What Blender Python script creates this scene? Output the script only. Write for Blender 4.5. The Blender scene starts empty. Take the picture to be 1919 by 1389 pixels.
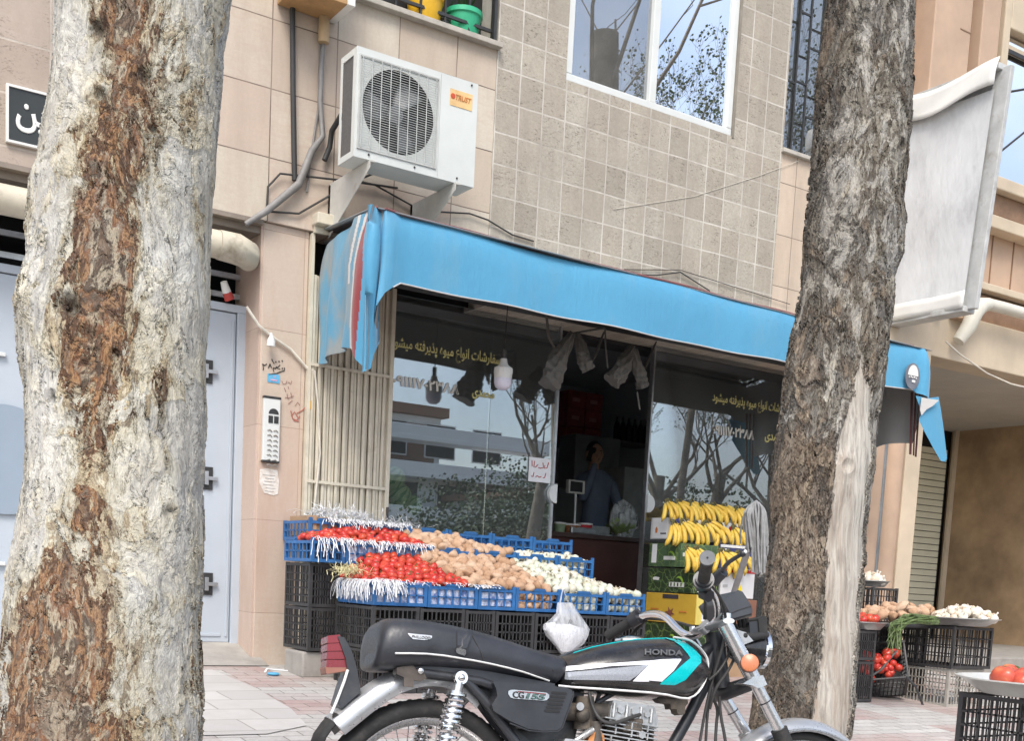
import bpy, math, random
from mathutils import Vector, Matrix, noise
random.seed(7)
S = bpy.context.scene
COL = S.collection
R = math.radians
V = Vector
# ------------------------------------------------------------ camera
CAM = V((0.0, -7.5, 0.6446))
RR = V((0.8389076, -0.5418416, 0.0513977)).normalized()
FF = V((0.5439588, 0.8314624, -0.1130448)).normalized()
UU = RR.cross(FF).normalized()
FPX = 2186.5; PCX = 960.0; PCY = 1340.0
def ray(x, y): return RR*((x-PCX)/FPX) - UU*((y-PCY)/FPX) + FF
def fy(x, y, Y=0.0):
    d = ray(x, y); return CAM + d*((Y-CAM.y)/d.y)
def fx(x, y, X):
    d = ray(x, y); return CAM + d*((X-CAM.x)/d.x)
def fz(x, y, Z):
    d = ray(x, y); return CAM + d*((Z-CAM.z)/d.z)
def fd(x, y, t): return CAM + ray(x, y)*t
def pj(p):
    q = V(p)-CAM; z = q.dot(FF); return (PCX+FPX*q.dot(RR)/z, PCY-FPX*q.dot(UU)/z)
cd = bpy.data.cameras.new("camera"); cam = bpy.data.objects.new("camera", cd); COL.objects.link(cam)
cam.matrix_world = Matrix(((RR.x, UU.x, -FF.x, CAM.x), (RR.y, UU.y, -FF.y, CAM.y), (RR.z, UU.z, -FF.z, CAM.z), (0, 0, 0, 1)))
cd.sensor_width = 36; cd.sensor_fit = 'HORIZONTAL'; cd.lens = FPX/1919*36
cd.shift_y = (PCY-694.5)/1919; cd.shift_x = -(PCX-959.5)/1919
cd.clip_start = 0.05; cd.clip_end = 2000
S.camera = cam
# ------------------------------------------------------------ world and sun
w = bpy.data.worlds.new("World"); S.world = w; w.use_nodes = True
nt = w.node_tree; bg = nt.nodes['Background']
sky = nt.nodes.new('ShaderNodeTexSky'); sky.sky_type = 'NISHITA'; sky.sun_disc = False
SUN_EL, SUN_AZ = R(52), R(215)     # azimuth clockwise from +Y
sky.sun_elevation = SUN_EL; sky.sun_rotation = SUN_AZ; sky.air_density = 1.0; sky.dust_density = 3.0; sky.ozone_density = 1.0
hs = nt.nodes.new('ShaderNodeHueSaturation'); hs.inputs['Saturation'].default_value = .88; hs.inputs['Value'].default_value = 1.06
nt.links.new(sky.outputs[0], hs.inputs['Color'])
geo = nt.nodes.new('ShaderNodeTexCoord'); cn = nt.nodes.new('ShaderNodeTexNoise'); cn.inputs['Scale'].default_value = 2.2; cn.inputs['Detail'].default_value = 6; nt.links.new(geo.outputs['Generated'], cn.inputs['Vector'])
cr = nt.nodes.new('ShaderNodeValToRGB'); cr.color_ramp.elements[0].position = .48; cr.color_ramp.elements[1].position = .74; cr.color_ramp.elements[0].color = (0, 0, 0, 1); cr.color_ramp.elements[1].color = (.6, .6, .6, 1); nt.links.new(cn.outputs['Fac'], cr.inputs[0])
mxs = nt.nodes.new('ShaderNodeMix'); mxs.data_type = 'RGBA'; nt.links.new(cr.outputs[0], mxs.inputs[0]); nt.links.new(hs.outputs[0], mxs.inputs[6]); mxs.inputs[7].default_value = (8.0, 8.6, 9.2, 1)
nt.links.new(mxs.outputs[2], bg.inputs[0]); bg.inputs[1].default_value = 0.15
sd = bpy.data.lights.new("sun", 'SUN'); sun = bpy.data.objects.new("sun", sd); COL.objects.link(sun)
sd.energy = 1.5; sd.angle = R(25); sd.color = (1, 0.965, 0.91)
sdir = V((math.sin(SUN_AZ)*math.cos(SUN_EL), math.cos(SUN_AZ)*math.cos(SUN_EL), math.sin(SUN_EL)))
sun.rotation_euler = sdir.to_track_quat('Z', 'Y').to_euler(); sun.location = (0, -10, 20)
S.view_settings.view_transform = 'Standard'; S.view_settings.look = 'None'; S.view_settings.gamma = 1
S.view_settings.exposure = 0.82
S.render.engine = 'CYCLES'
S.cycles.max_bounces = 8; S.cycles.transparent_max_bounces = 24; S.cycles.use_denoising = True
S.cycles.diffuse_bounces = 3; S.cycles.glossy_bounces = 4
# ------------------------------------------------------------ mesh builder
class MB:
    def __init__(s): s.v = []; s.f = []; s.m = []; s.sm = []; s.mi = 0
    def add(s, vs, fs, smooth=False):
        b = len(s.v); s.v += [tuple(p) for p in vs]
        for f in fs: s.f.append(tuple(i+b for i in f)); s.m.append(s.mi); s.sm.append(smooth)
        return s
    def box(s, x0, x1, y0, y1, z0, z1, M=None):
        vs = [V((x, y, z)) for z in (z0, z1) for y in (y0, y1) for x in (x0, x1)]
        if M is not None: vs = [M @ p for p in vs]
        return s.add(vs, [(0, 2, 3, 1), (4, 5, 7, 6), (0, 1, 5, 4), (2, 6, 7, 3), (0, 4, 6, 2), (1, 3, 7, 5)])
    def bar(s, a, b, w, h=None, up=(0, 0, 1)):
        a = V(a); b = V(b); h = h or w; d = (b-a).normalized(); u = V(up)
        if abs(d.dot(u)) > .95: u = V((1, 0, 0))
        x = d.cross(u).normalized(); z = x.cross(d)
        vs = [p + x*(sx*w/2) + z*(sz*h/2) for p in (a, b) for sz in (-1, 1) for sx in (-1, 1)]
        return s.add(vs, [(0, 1, 3, 2), (4, 6, 7, 5), (0, 4, 5, 1), (2, 3, 7, 6), (0, 2, 6, 4), (1, 5, 7, 3)])
    def tube(s, pts, r, n=10, cap=True, flat=1.0, ref=None):
        pts = [V(p) for p in pts]; k = len(pts)
        rs = list(r) if hasattr(r, '__len__') else [r]*k
        vs = []; t0 = (pts[1]-pts[0]).normalized()
        u = V(ref) if ref is not None else (V((0, 0, 1)) if abs(t0.z) < .9 else V((1, 0, 0)))
        u = (u - t0*u.dot(t0)).normalized()
        for i, p in enumerate(pts):
            t = (pts[min(i+1, k-1)]-pts[max(i-1, 0)]).normalized()
            u = (u - t*u.dot(t)); u = u.normalized() if u.length > 1e-6 else t.orthogonal().normalized()
            b = t.cross(u)
            for j in range(n):
                a = 2*math.pi*j/n; vs.append(p + (u*math.cos(a)*flat + b*math.sin(a))*rs[i])
        fs = [(i*n+j, i*n+(j+1) % n, (i+1)*n+(j+1) % n, (i+1)*n+j) for i in range(k-1) for j in range(n)]
        s.add(vs, fs, True)
        if cap: s.add(vs[:n], [tuple(range(n))[::-1]]); s.add(vs[-n:], [tuple(range(n))])
        return s
    def lathe(s, prof, n=20, M=None, smooth=True):
        vs = []
        for (r, z) in prof:
            for j in range(n):
                a = 2*math.pi*j/n; p = V((r*math.cos(a), r*math.sin(a), z)); vs.append(M @ p if M is not None else p)
        fs = [(i*n+j, i*n+(j+1) % n, (i+1)*n+(j+1) % n, (i+1)*n+j) for i in range(len(prof)-1) for j in range(n)]
        s.add(vs, fs, smooth)
        if tuple(prof[0]) == tuple(prof[-1]): return s
        if prof[0][0] > 1e-4: s.add(vs[:n], [tuple(range(n))[::-1]])
        if prof[-1][0] > 1e-4: s.add(vs[-n:], [tuple(range(n))])
        return s
    def ell(s, c, r, nu=14, nv=8, M=None, fn=None):
        c = V(c); vs = []; r = r if hasattr(r, '__len__') else (r, r, r)
        for i in range(nv+1):
            th = math.pi*i/nv
            for j in range(nu):
                a = 2*math.pi*j/nu; d = V((math.sin(th)*math.cos(a), math.sin(th)*math.sin(a), math.cos(th)))
                k = fn(d) if fn else 1.0
                p = V((d.x*r[0]*k, d.y*r[1]*k, d.z*r[2]*k))
                if M is not None: p = M @ p
                vs.append(c+p)
        return s.add(vs, [(i*nu+j, (i+1)*nu+j, (i+1)*nu+(j+1) % nu, i*nu+(j+1) % nu) for i in range(nv) for j in range(nu)], True)
    def prism(s, poly, f0, f1, smooth=False):
        """poly: 2d points; f0/f1 map a 2d point to the two 3d caps"""
        n = len(poly); a = [f0(*p) for p in poly]; b = [f1(*p) for p in poly]
        s.add(a, [tuple(range(n))]); s.add(b, [tuple(range(n))[::-1]])
        return s.add(a+b, [(i, i+n, (i+1) % n+n, (i+1) % n) for i in range(n)], smooth)
    def grid(s, fn, nu, nv, smooth=True, closed=False):
        vs = [fn(i/nu, j/nv) for i in range(nu+1) for j in range(nv+1)]
        w_ = nv+1
        return s.add(vs, [(i*w_+j, (i+1)*w_+j, (i+1)*w_+j+1, i*w_+j+1) for i in range(nu) for j in range(nv)], smooth)
    def mesh(s, name, mats, sharp=40, merge=False):
        me = bpy.data.meshes.new(name); me.from_pydata(s.v, [], s.f)
        mats = mats if isinstance(mats, (list, tuple)) else [mats]
        for m in mats: me.materials.append(m)
        me.polygons.foreach_set('material_index', s.m); me.polygons.foreach_set('use_smooth', s.sm)
        me.update()
        if sharp and any(s.sm): me.set_sharp_from_angle(angle=R(sharp))
        return me
    def build(s, name, mats, parent=None, sharp=40, bevel=0, solid=0, sub=0):
        me = s.mesh(name, mats, sharp)
        o = bpy.data.objects.new(name, me); COL.objects.link(o)
        if parent is not None: o.parent = parent
        if solid:
            md = o.modifiers.new('solid', 'SOLIDIFY'); md.thickness = solid; md.offset = 0
        if sub:
            md = o.modifiers.new('sub', 'SUBSURF'); md.levels = sub; md.render_levels = sub
        if bevel:
            md = o.modifiers.new('bevel', 'BEVEL'); md.width = bevel; md.segments = 2; md.limit_method = 'ANGLE'; md.angle_limit = R(40)
        return o
def tag(o, label=None, cat=None, group=None, kind=None):
    if label: o['label'] = label
    if cat: o['category'] = cat
    if group: o['group'] = group
    if kind: o['kind'] = kind
    return o
def empty(name, loc=(0, 0, 0), label=None, cat=None, group=None, rot=None):
    o = bpy.data.objects.new(name, None); COL.objects.link(o); o.location = loc; o.empty_display_size = .05
    if rot is not None: o.rotation_euler = rot
    return tag(o, label, cat, group)
def keep(parent, *obs):
    """parent objects whose meshes are in world space"""
    for o in obs:
        o.parent = parent; o.matrix_parent_inverse = parent.matrix_world.inverted() if False else Matrix.Translation(-V(parent.location))
def inst(o, loc, rot=None, scale=None, label=None, group=None, cat=None):
    c = o.copy(); COL.objects.link(c); c.location = loc
    if rot is not None: c.rotation_euler = rot
    if scale is not None: c.scale = scale if hasattr(scale, '__len__') else (scale,)*3
    tag(c, label, cat, group); return c
def dup(root, loc, rot=None, label=None, group=None, scale=None):
    r = inst(root, loc, rot, scale, label, group)
    for ch in list(root.children):
        c = ch.copy(); COL.objects.link(c); c.parent = r
        for g in ch.children:
            d = g.copy(); COL.objects.link(d); d.parent = c
    return r
def ground(y):
    if y > -0.25: return 0.0
    if y > -4.6: return 0.30*(y+0.25)/4.35
    return -0.30
# ------------------------------------------------------------ material helpers
class N:
    def __init__(s, name):
        s.m = bpy.data.materials.new(name); s.m.use_nodes = True; s.t = s.m.node_tree
        s.b = s.t.nodes['Principled BSDF']; s.out = s.t.nodes['Material Output']
    def n(s, typ, **k):
        o = s.t.nodes.new(typ)
        for a, b in k.items(): setattr(o, a, b)
        return o
    def l(s, a, b): s.t.links.new(a, b)
    def co(s, kind='Object', scale=(1, 1, 1), rot=(0, 0, 0), loc=(0, 0, 0)):
        c = s.n('ShaderNodeTexCoord'); m = s.n('ShaderNodeMapping')
        m.inputs['Scale'].default_value = scale; m.inputs['Rotation'].default_value = rot; m.inputs['Location'].default_value = loc
        s.l(c.outputs[kind], m.inputs[0]); return m.outputs[0]
    def noise(s, vec, scale, detail=4, rough=.55, dist=0, color=False):
        o = s.n('ShaderNodeTexNoise'); o.inputs['Scale'].default_value = scale; o.inputs['Detail'].default_value = detail
        o.inputs['Roughness'].default_value = rough; o.inputs['Distortion'].default_value = dist
        if vec is not None: s.l(vec, o.inputs['Vector'])
        return o.outputs['Color' if color else 'Fac']
    def vor(s, vec, scale, feature='F1', out='Distance', rnd=1.0):
        o = s.n('ShaderNodeTexVoronoi'); o.feature = feature; o.inputs['Scale'].default_value = scale
        o.inputs['Randomness'].default_value = rnd
        s.l(vec, o.inputs['Vector']); return o.outputs[out]
    def ramp(s, fac, stops, interp='LINEAR'):
        o = s.n('ShaderNodeValToRGB'); r = o.color_ramp; r.interpolation = interp
        while len(r.elements) > 1: r.elements.remove(r.elements[-1])
        for i, (p, c) in enumerate(stops):
            e = r.elements[0] if i == 0 else r.elements.new(p)
            e.position = p; e.color = (*c, 1) if hasattr(c, '__len__') else (c, c, c, 1)
        s.l(fac, o.inputs[0]); return o.outputs[0]
    def mix(s, fac, a, b, mode='MIX'):
        o = s.n('ShaderNodeMix', data_type='RGBA', blend_type=mode)
        for i, x in ((0, fac), (6, a), (7, b)):
            if hasattr(x, 'is_linked') or hasattr(x, 'node'): s.l(x, o.inputs[i])
            elif i == 0: o.inputs[0].default_value = x
            else: o.inputs[i].default_value = (*x, 1)
        return o.outputs[2]
    def math(s, op, a, b=None, c=None, clamp=False):
        o = s.n('ShaderNodeMath', operation=op); o.use_clamp = clamp
        for i, x in enumerate((a, b, c)):
            if x is None: continue
            if hasattr(x, 'node'): s.l(x, o.inputs[i])
            else: o.inputs[i].default_value = x
        return o.outputs[0]
    def vmath(s, op, a, b=None, scale=None):
        o = s.n('ShaderNodeVectorMath', operation=op)
        for i, x in enumerate((a, b)):
            if x is None: continue
            if hasattr(x, 'node'): s.l(x, o.inputs[i])
            else: o.inputs[i].default_value = x
        if scale is not None: o.inputs['Scale'].default_value = scale
        return o.outputs[0]
    def sep(s, v):
        o = s.n('ShaderNodeSeparateXYZ'); s.l(v, o.inputs[0]); return o.outputs
    def comb(s, x, y, z):
        o = s.n('ShaderNodeCombineXYZ')
        for i, a in enumerate((x, y, z)):
            if hasattr(a, 'node'): s.l(a, o.inputs[i])
            else: o.inputs[i].default_value = a
        return o.outputs[0]
    def bump(s, h, strength=.3, dist=.01):
        o = s.n('ShaderNodeBump'); o.inputs['Strength'].default_value = strength; o.inputs['Distance'].default_value = dist
        s.l(h, o.inputs['Height']); s.l(o.outputs[0], s.b.inputs['Normal']); return o
    def set(s, color=None, rough=None, metal=None, spec=None, **k):
        for key, x in (('Base Color', color), ('Roughness', rough), ('Metallic', metal), ('Specular IOR Level', spec)):
            if x is None: continue
            if hasattr(x, 'node'): s.l(x, s.b.inputs[key])
            else: s.b.inputs[key].default_value = (*x, 1) if key == 'Base Color' else x
        return s
def simple(name, c, rough=.6, metal=0.0, var=.18, scale=9.0, bump=.15, bd=.004, dirt=None, dirtc=(.08, .06, .045), spec=None):
    """worn plain surface: broad tone change, fine grain, optional dirt patches"""
    k = N(name); v = k.co('Object')
    n1 = k.noise(v, scale, 5, .6); n2 = k.noise(v, scale*9, 3, .6)
    lo = tuple(x*(1-var) for x in c); hi = tuple(min(1, x*(1+var)) for x in c)
    col = k.ramp(n1, [(.3, lo), (.7, hi)])
    if dirt:
        d = k.ramp(k.noise(v, scale*.6, 8, .7), [(1-dirt-.12, 0.0), (1-dirt+.1, 1.0)])
        col = k.mix(d, col, dirtc)
    k.set(col, None, metal, spec)
    k.l(k.ramp(n2, [(.2, max(0, rough-.1)), (.8, min(1, rough+.1))]), k.b.inputs['Roughness'])
    if bump: k.bump(k.math('ADD', n1, k.math('MULTIPLY', n2, .4)), bump, bd)
    return k.m
M = {}
M['black_plastic'] = simple('black_plastic', (.040, .039, .040), .5, var=.3, scale=14, dirt=.3, dirtc=(.075, .07, .065))
M['grey_plastic'] = simple('grey_plastic', (.30, .29, .26), .6, var=.15, scale=14, dirt=.35, dirtc=(.18, .11, .07))
M['blue_plastic'] = simple('blue_plastic', (.028, .135, .35), .42, var=.25, scale=12, dirt=.25, dirtc=(.05, .16, .40))
M['white_paint'] = simple('white_paint', (.72, .72, .69), .5, var=.06, scale=5, dirt=.2, dirtc=(.45, .42, .36))
M['white_metal'] = simple('white_metal', (.64, .66, .64), .4, var=.05, scale=4, dirt=.18, dirtc=(.52, .49, .42))
M['ivory_paint'] = simple('ivory_paint', (.60, .55, .44), .5, var=.12, scale=7, dirt=.3, dirtc=(.30, .22, .13))
M['dark'] = simple('dark_void', (.012, .012, .013), .7, var=.2)
M['dark_metal'] = simple('dark_metal', (.045, .045, .045), .45, .3, scale=20)
M['rust_metal'] = simple('rust_metal', (.085, .07, .06), .7, .2, var=.4, scale=25, dirt=.2, dirtc=(.16, .07, .04))
M['steel'] = simple('steel', (.55, .55, .55), .28, .95, var=.12, scale=15, bump=.05)
M['chrome'] = simple('chrome', (.78, .78, .78), .10, 1.0, var=.08, scale=12, bump=.0)
M['alu'] = simple('aluminium', (.50, .51, .52), .38, .85, var=.15, scale=18, dirt=.25, dirtc=(.25, .23, .2))
M['concrete'] = simple('concrete', (.33, .31, .28), .85, var=.18, scale=6, bump=.5, bd=.006, dirt=.3, dirtc=(.2, .18, .155))
M['cable'] = simple('cable_black', (.035, .034, .033), .6, scale=10)
M['cable_grey'] = simple('cable_grey', (.22, .21, .2), .6, scale=10)
M['cable_cream'] = simple('cable_cream', (.62, .58, .50), .6, scale=10)
M['gate_paint'] = simple('gate_paint', (.44, .49, .545), .38, var=.05, scale=2.5, bump=.08, dirt=.28, dirtc=(.34, .39, .44))
M['gate_paint_dark'] = simple('gate_paint_dark', (.26, .32, .39), .4, var=.05, scale=2.5, bump=.04)
M['pipe'] = simple('pipe_cream', (.56, .51, .40), .5, var=.12, scale=6, dirt=.35, dirtc=(.22, .18, .12))
M['white_pipe'] = simple('pipe_white', (.66, .64, .55), .5, var=.06, scale=6, dirt=.2, dirtc=(.42, .38, .3))
M['paper_white'] = simple('paper_white', (.78, .79, .80), .8, var=.05, scale=20)
M['ink'] = simple('ink', (.03, .03, .03), .7, bump=0)
M['white_ink'] = simple('white_lettering', (.80, .79, .74), .6, bump=0, var=.04)
M['yellow_ink'] = simple('yellow_lettering', (.70, .66, .30), .6, bump=0, var=.06)
M['red_ink'] = simple('red_ink', (.45, .06, .05), .7, bump=0)
def brick_mat(name, tw, th, cols, mortar, msize, offset, stain=None, pits=False, var=.1, origin=(0, 0, 0), wobble=.0, axis='XZ'):
    """facing slabs laid in a grid on a vertical wall (object coordinates = metres)"""
    k = N(name); v = k.co('Object', loc=tuple(-a for a in origin))
    s = k.sep(v); uv = k.comb(s[0] if axis == 'XZ' else s[1], s[2], 0.0)
    if wobble: uv = k.vmath('ADD', uv, k.vmath('SCALE', k.noise(v, 2.2, 2, color=True), None, wobble))
    b = k.n('ShaderNodeTexBrick'); b.offset = offset; b.squash = 1.0
    b.inputs['Scale'].default_value = 1.0; b.inputs['Brick Width'].default_value = tw; b.inputs['Row Height'].default_value = th
    b.inputs['Mortar Size'].default_value = msize; b.inputs['Mortar Smooth'].default_value = .15
    b.inputs['Color1'].default_value = (0, 0, 0, 1); b.inputs['Color2'].default_value = (1, 1, 1, 1); b.inputs['Mortar'].default_value = (.5, .5, .5, 1)
    k.l(uv, b.inputs['Vector'])
    # per-slab tone
    tile = k.comb(k.math('FLOOR', k.math('DIVIDE', k.sep(uv)[0], tw)), k.math('FLOOR', k.math('DIVIDE', k.sep(uv)[1], th)), 3.0)
    wn = k.n('ShaderNodeTexWhiteNoise'); k.l(tile, wn.inputs['Vector'])
    vein_v = k.vmath('ADD', v, k.vmath('SCALE', wn.outputs['Color'], None, 7.0))
    st = k.n('ShaderNodeMapping'); st.inputs['Scale'].default_value = (1, 1, 3.5); k.l(vein_v, st.inputs[0])
    vein = k.noise(st.outputs[0], 7, 8, .65, 1.2)
    fac = k.math('ADD', k.math('MULTIPLY', wn.outputs['Value'], .62), k.math('MULTIPLY', vein, .5))
    n = len(cols)
    col = k.ramp(fac, [(.12+.8*i/(n-1), c) for i, c in enumerate(cols)])
    fine = k.noise(v, 60, 6, .7)
    col = k.mix(k.ramp(fine, [(.35, .0), (.75, var*2)]), col, tuple(x*.62 for x in cols[0]))
    h = k.math('MULTIPLY', k.math('SUBTRACT', 1.0, b.outputs['Fac']), 1.0)
    if pits:
        pm = k.n('ShaderNodeMapping'); pm.inputs['Scale'].default_value = (1, 1, 2.6); k.l(vein_v, pm.inputs[0])
        pt = k.math('MULTIPLY', k.ramp(k.noise(pm.outputs[0], 42, 3, .7, .6), [(.57, 0.0), (.63, 1.0)]), k.ramp(k.noise(vein_v, 5, 3), [(.38, 0.0), (.58, 1.0)]))
        col = k.mix(k.math('MULTIPLY', pt, .75), col, (.13, .10, .075))
        h = k.math('SUBTRACT', h, k.math('MULTIPLY', pt, .7))
    mcol = k.mix(k.ramp(k.noise(v, 3.5, 5, .7), [(.45, .0), (.70, .65)]), mortar, tuple(x*.62 for x in cols[len(cols)//2]))
    col = k.mix(b.outputs['Fac'], col, mcol)
    if stain:
        gm = k.n('ShaderNodeMapping'); gm.inputs['Scale'].default_value = (1, 1, .28); k.l(v, gm.inputs[0])
        g = k.ramp(k.noise(gm.outputs[0], 2.6, 9, .72), [(.44, 0.0), (.74, .8)])
        col = k.mix(g, col, stain)
    k.set(col, .62, 0, .35); k.bump(k.math('ADD', h, k.math('MULTIPLY', fine, .12)), .55, .004)
    return k.m
M['slab'] = brick_mat('pink_stone_slab', .447, .42, [(.46, .385, .305), (.54, .455, .36), (.56, .45, .37), (.61, .55, .455), (.56, .49, .395)], (.13, .10, .08), .004, 0.0, stain=(.40, .31, .25), origin=(2.385, 0, .33), wobble=.01)
M['slab_wide'] = brick_mat('cream_stone_slab', .21, .42, [(.52, .42, .33), (.60, .49, .38), (.66, .54, .43)], (.16, .12, .1), .0035, 0.0, stain=(.38, .30, .24), origin=(7.3, 0, .33), wobble=.01)
M['travertine'] = brick_mat('travertine_tile', .2003, .2165, [(.34, .305, .25), (.41, .37, .305), (.46, .41, .335), (.50, .46, .385), (.44, .40, .335)], (.63, .595, .53), .0058, 0.0, stain=(.30, .255, .21), pits=True, origin=(4.50, 0, .154), var=.24, wobble=.012)
M['left_tile'] = brick_mat('rosy_travertine_tile', .29, .29, [(.36, .30, .245), (.43, .35, .29), (.48, .40, .34)], (.58, .52, .45), .006, 0.0, stain=(.33, .27, .22), pits=True, origin=(1.205, 0, .066))
M['pier_slab'] = brick_mat('pier_stone', .9, .62, [(.54, .45, .37), (.58, .485, .395), (.56, .45, .37), (.61, .53, .44)], (.34, .25, .2), .002, 0.0, stain=(.46, .30, .22), origin=(2.2, 0, .35))
M['side_slab'] = brick_mat('reveal_stone', .9, .62, [(.50, .38, .31), (.56, .43, .35), (.60, .47, .39)], (.34, .25, .2), .002, 0.0, stain=(.42, .30, .23), origin=(0, 0, .35), axis='YZ')
M['nb_plaster'] = simple('neighbour_stone', (.52, .37, .265), .7, var=.13, scale=2.2, bump=.2, dirt=.25, dirtc=(.40, .30, .22))
M['nb_dark'] = simple('neighbour_brown_stone', (.27, .165, .10), .65, var=.25, scale=6, bump=.2)
M['nb_cream'] = simple('neighbour_cream_stone', (.60, .50, .37), .7, var=.1, scale=3, bump=.2, dirt=.2, dirtc=(.36, .29, .21))
M['brown_wall'] = simple('brown_plaster', (.43, .30, .18), .8, var=.38, scale=1.7, bump=.35, bd=.006, dirt=.35, dirtc=(.46, .34, .215))
M['soffit'] = simple('grey_soffit', (.50, .47, .41), .85, var=.08, scale=2)
def glass(name, refl=1.0, tint=(.88, .93, .92), ior=1.5, extra=.0, dirt=.04):
    k = N(name); tr = k.n('ShaderNodeBsdfTransparent'); tr.inputs[0].default_value = (*tint, 1)
    gl = k.n('ShaderNodeBsdfGlossy'); gl.inputs['Roughness'].default_value = 0.0; gl.inputs['Color'].default_value = (.93, .96, 1.0, 1)
    fr = k.n('ShaderNodeFresnel'); fr.inputs['IOR'].default_value = ior
    f = k.math('ADD', k.math('MULTIPLY', fr.outputs[0], refl), extra, clamp=True)
    mx = k.n('ShaderNodeMixShader'); k.l(f, mx.inputs[0]); k.l(tr.outputs[0], mx.inputs[1]); k.l(gl.outputs[0], mx.inputs[2])
    df = k.n('ShaderNodeBsdfDiffuse'); df.inputs[0].default_value = (.45, .45, .42, 1)
    mx2 = k.n('ShaderNodeMixShader'); k.l(mx.outputs[0], mx2.inputs[1]); k.l(df.outputs[0], mx2.inputs[2])
    k.l(k.ramp(k.noise(k.co('Object'), 3, 7, .7), [(.35, dirt*1.0), (.8, dirt*2.6)]), mx2.inputs[0])
    k.l(mx2.outputs[0], k.out.inputs[0]); return k.m
M['window_glass_dim'] = glass('screened_window_glass', 1.0, (.25, .3, .32), extra=.38, dirt=.10)
M['shop_glass'] = glass('shop_glass', 2.3, extra=.17)
M['door_glass'] = glass('door_glass', 1.0)
M['window_glass'] = glass('reflective_window_glass', 1.0, (.25, .3, .32), extra=.85, dirt=.02)
def paving():
    k = N('paving_blocks'); v = k.co('Object'); s = k.sep(v)
    wob = k.vmath('SCALE', k.noise(v, 1.3, 3, color=True), None, .05)
    wz = k.vmath('ADD', v, wob)
    r = k.n('ShaderNodeMapping'); r.inputs['Rotation'].default_value = (0, 0, R(2)); k.l(wz, r.inputs[0])
    b = k.n('ShaderNodeTexBrick'); b.offset = .5
    b.inputs['Scale'].default_value = 1; b.inputs['Brick Width'].default_value = .21; b.inputs['Row Height'].default_value = .105
    b.inputs['Mortar Size'].default_value = .004; b.inputs['Mortar Smooth'].default_value = .2
    b.inputs['Color1'].default_value = (0, 0, 0, 1); b.inputs['Color2'].default_value = (1, 1, 1, 1)
    k.l(r.outputs[0], b.inputs['Vector'])
    # red and grey fields of blocks, one tone per patch of blocks
    rv = k.sep(r.outputs[0])
    cell = k.comb(k.math('FLOOR', k.math('DIVIDE', rv[0], .315)), k.math('FLOOR', k.math('DIVIDE', rv[1], .21)), 0.0)
    big = k.noise(k.vmath('SCALE', cell, None, .31), 1.6, 2, .5)
    wn = k.n('ShaderNodeTexWhiteNoise'); k.l(cell, wn.inputs['Vector'])
    red = k.ramp(k.math('ADD', big, k.math('MULTIPLY', wn.outputs['Value'], .10)), [(.535, 0.0), (.55, 1.0)])
    g = k.ramp(b.outputs['Color'], [(0, (.44, .43, .41)), (1, (.56, .55, .52))])
    rd = k.ramp(b.outputs['Color'], [(0, (.36, .25, .23)), (1, (.45, .335, .31))])
    col = k.mix(red, g, rd)
    dirt = k.ramp(k.noise(v, 1.7, 9, .75), [(.38, 0.0), (.66, .85)])
    col = k.mix(dirt, col, (.47, .44, .41))
    fine = k.noise(v, 45, 5, .7)
    col = k.mix(k.ramp(fine, [(.45, 0.0), (.8, .4)]), col, (.16, .14, .12))
    col = k.mix(k.math('MULTIPLY', b.outputs['Fac'], .8), col, (.17, .15, .13))
    k.set(col, .82, 0, .3)
    k.bump(k.math('ADD', k.math('SUBTRACT', 1.0, b.outputs['Fac']), k.math('MULTIPLY', fine, .25)), .6, .006)
    return k.m
M['paving'] = paving()
def pale_slabs():
    k = N('pale_paving_slabs'); v = k.co('Object'); 
    wz = k.vmath('ADD', v, k.vmath('SCALE', k.noise(v, 1.5, 3, color=True), None, .04))
    b = k.n('ShaderNodeTexBrick'); b.offset = .3
    b.inputs['Scale'].default_value = 1; b.inputs['Brick Width'].default_value = .55; b.inputs['Row Height'].default_value = .27
    b.inputs['Mortar Size'].default_value = .005; b.inputs['Color1'].default_value = (.45, .43, .41, 1); b.inputs['Color2'].default_value = (.54, .52, .49, 1); b.inputs['Mortar'].default_value = (.3, .28, .25, 1)
    k.l(wz, b.inputs['Vector'])
    col = k.mix(k.ramp(k.noise(v, 4, 8, .7), [(.45, 0.0), (.8, .7)]), b.outputs[0], (.42, .39, .35))
    k.set(col, .8); k.bump(k.math('SUBTRACT', k.noise(v, 50, 5, .7), b.outputs['Fac']), .4, .005); return k.m
M['pale_slabs'] = pale_slabs()
M['asphalt'] = simple('asphalt', (.055, .055, .056), .9, var=.2, scale=5, bump=.6, bd=.01)
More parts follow.
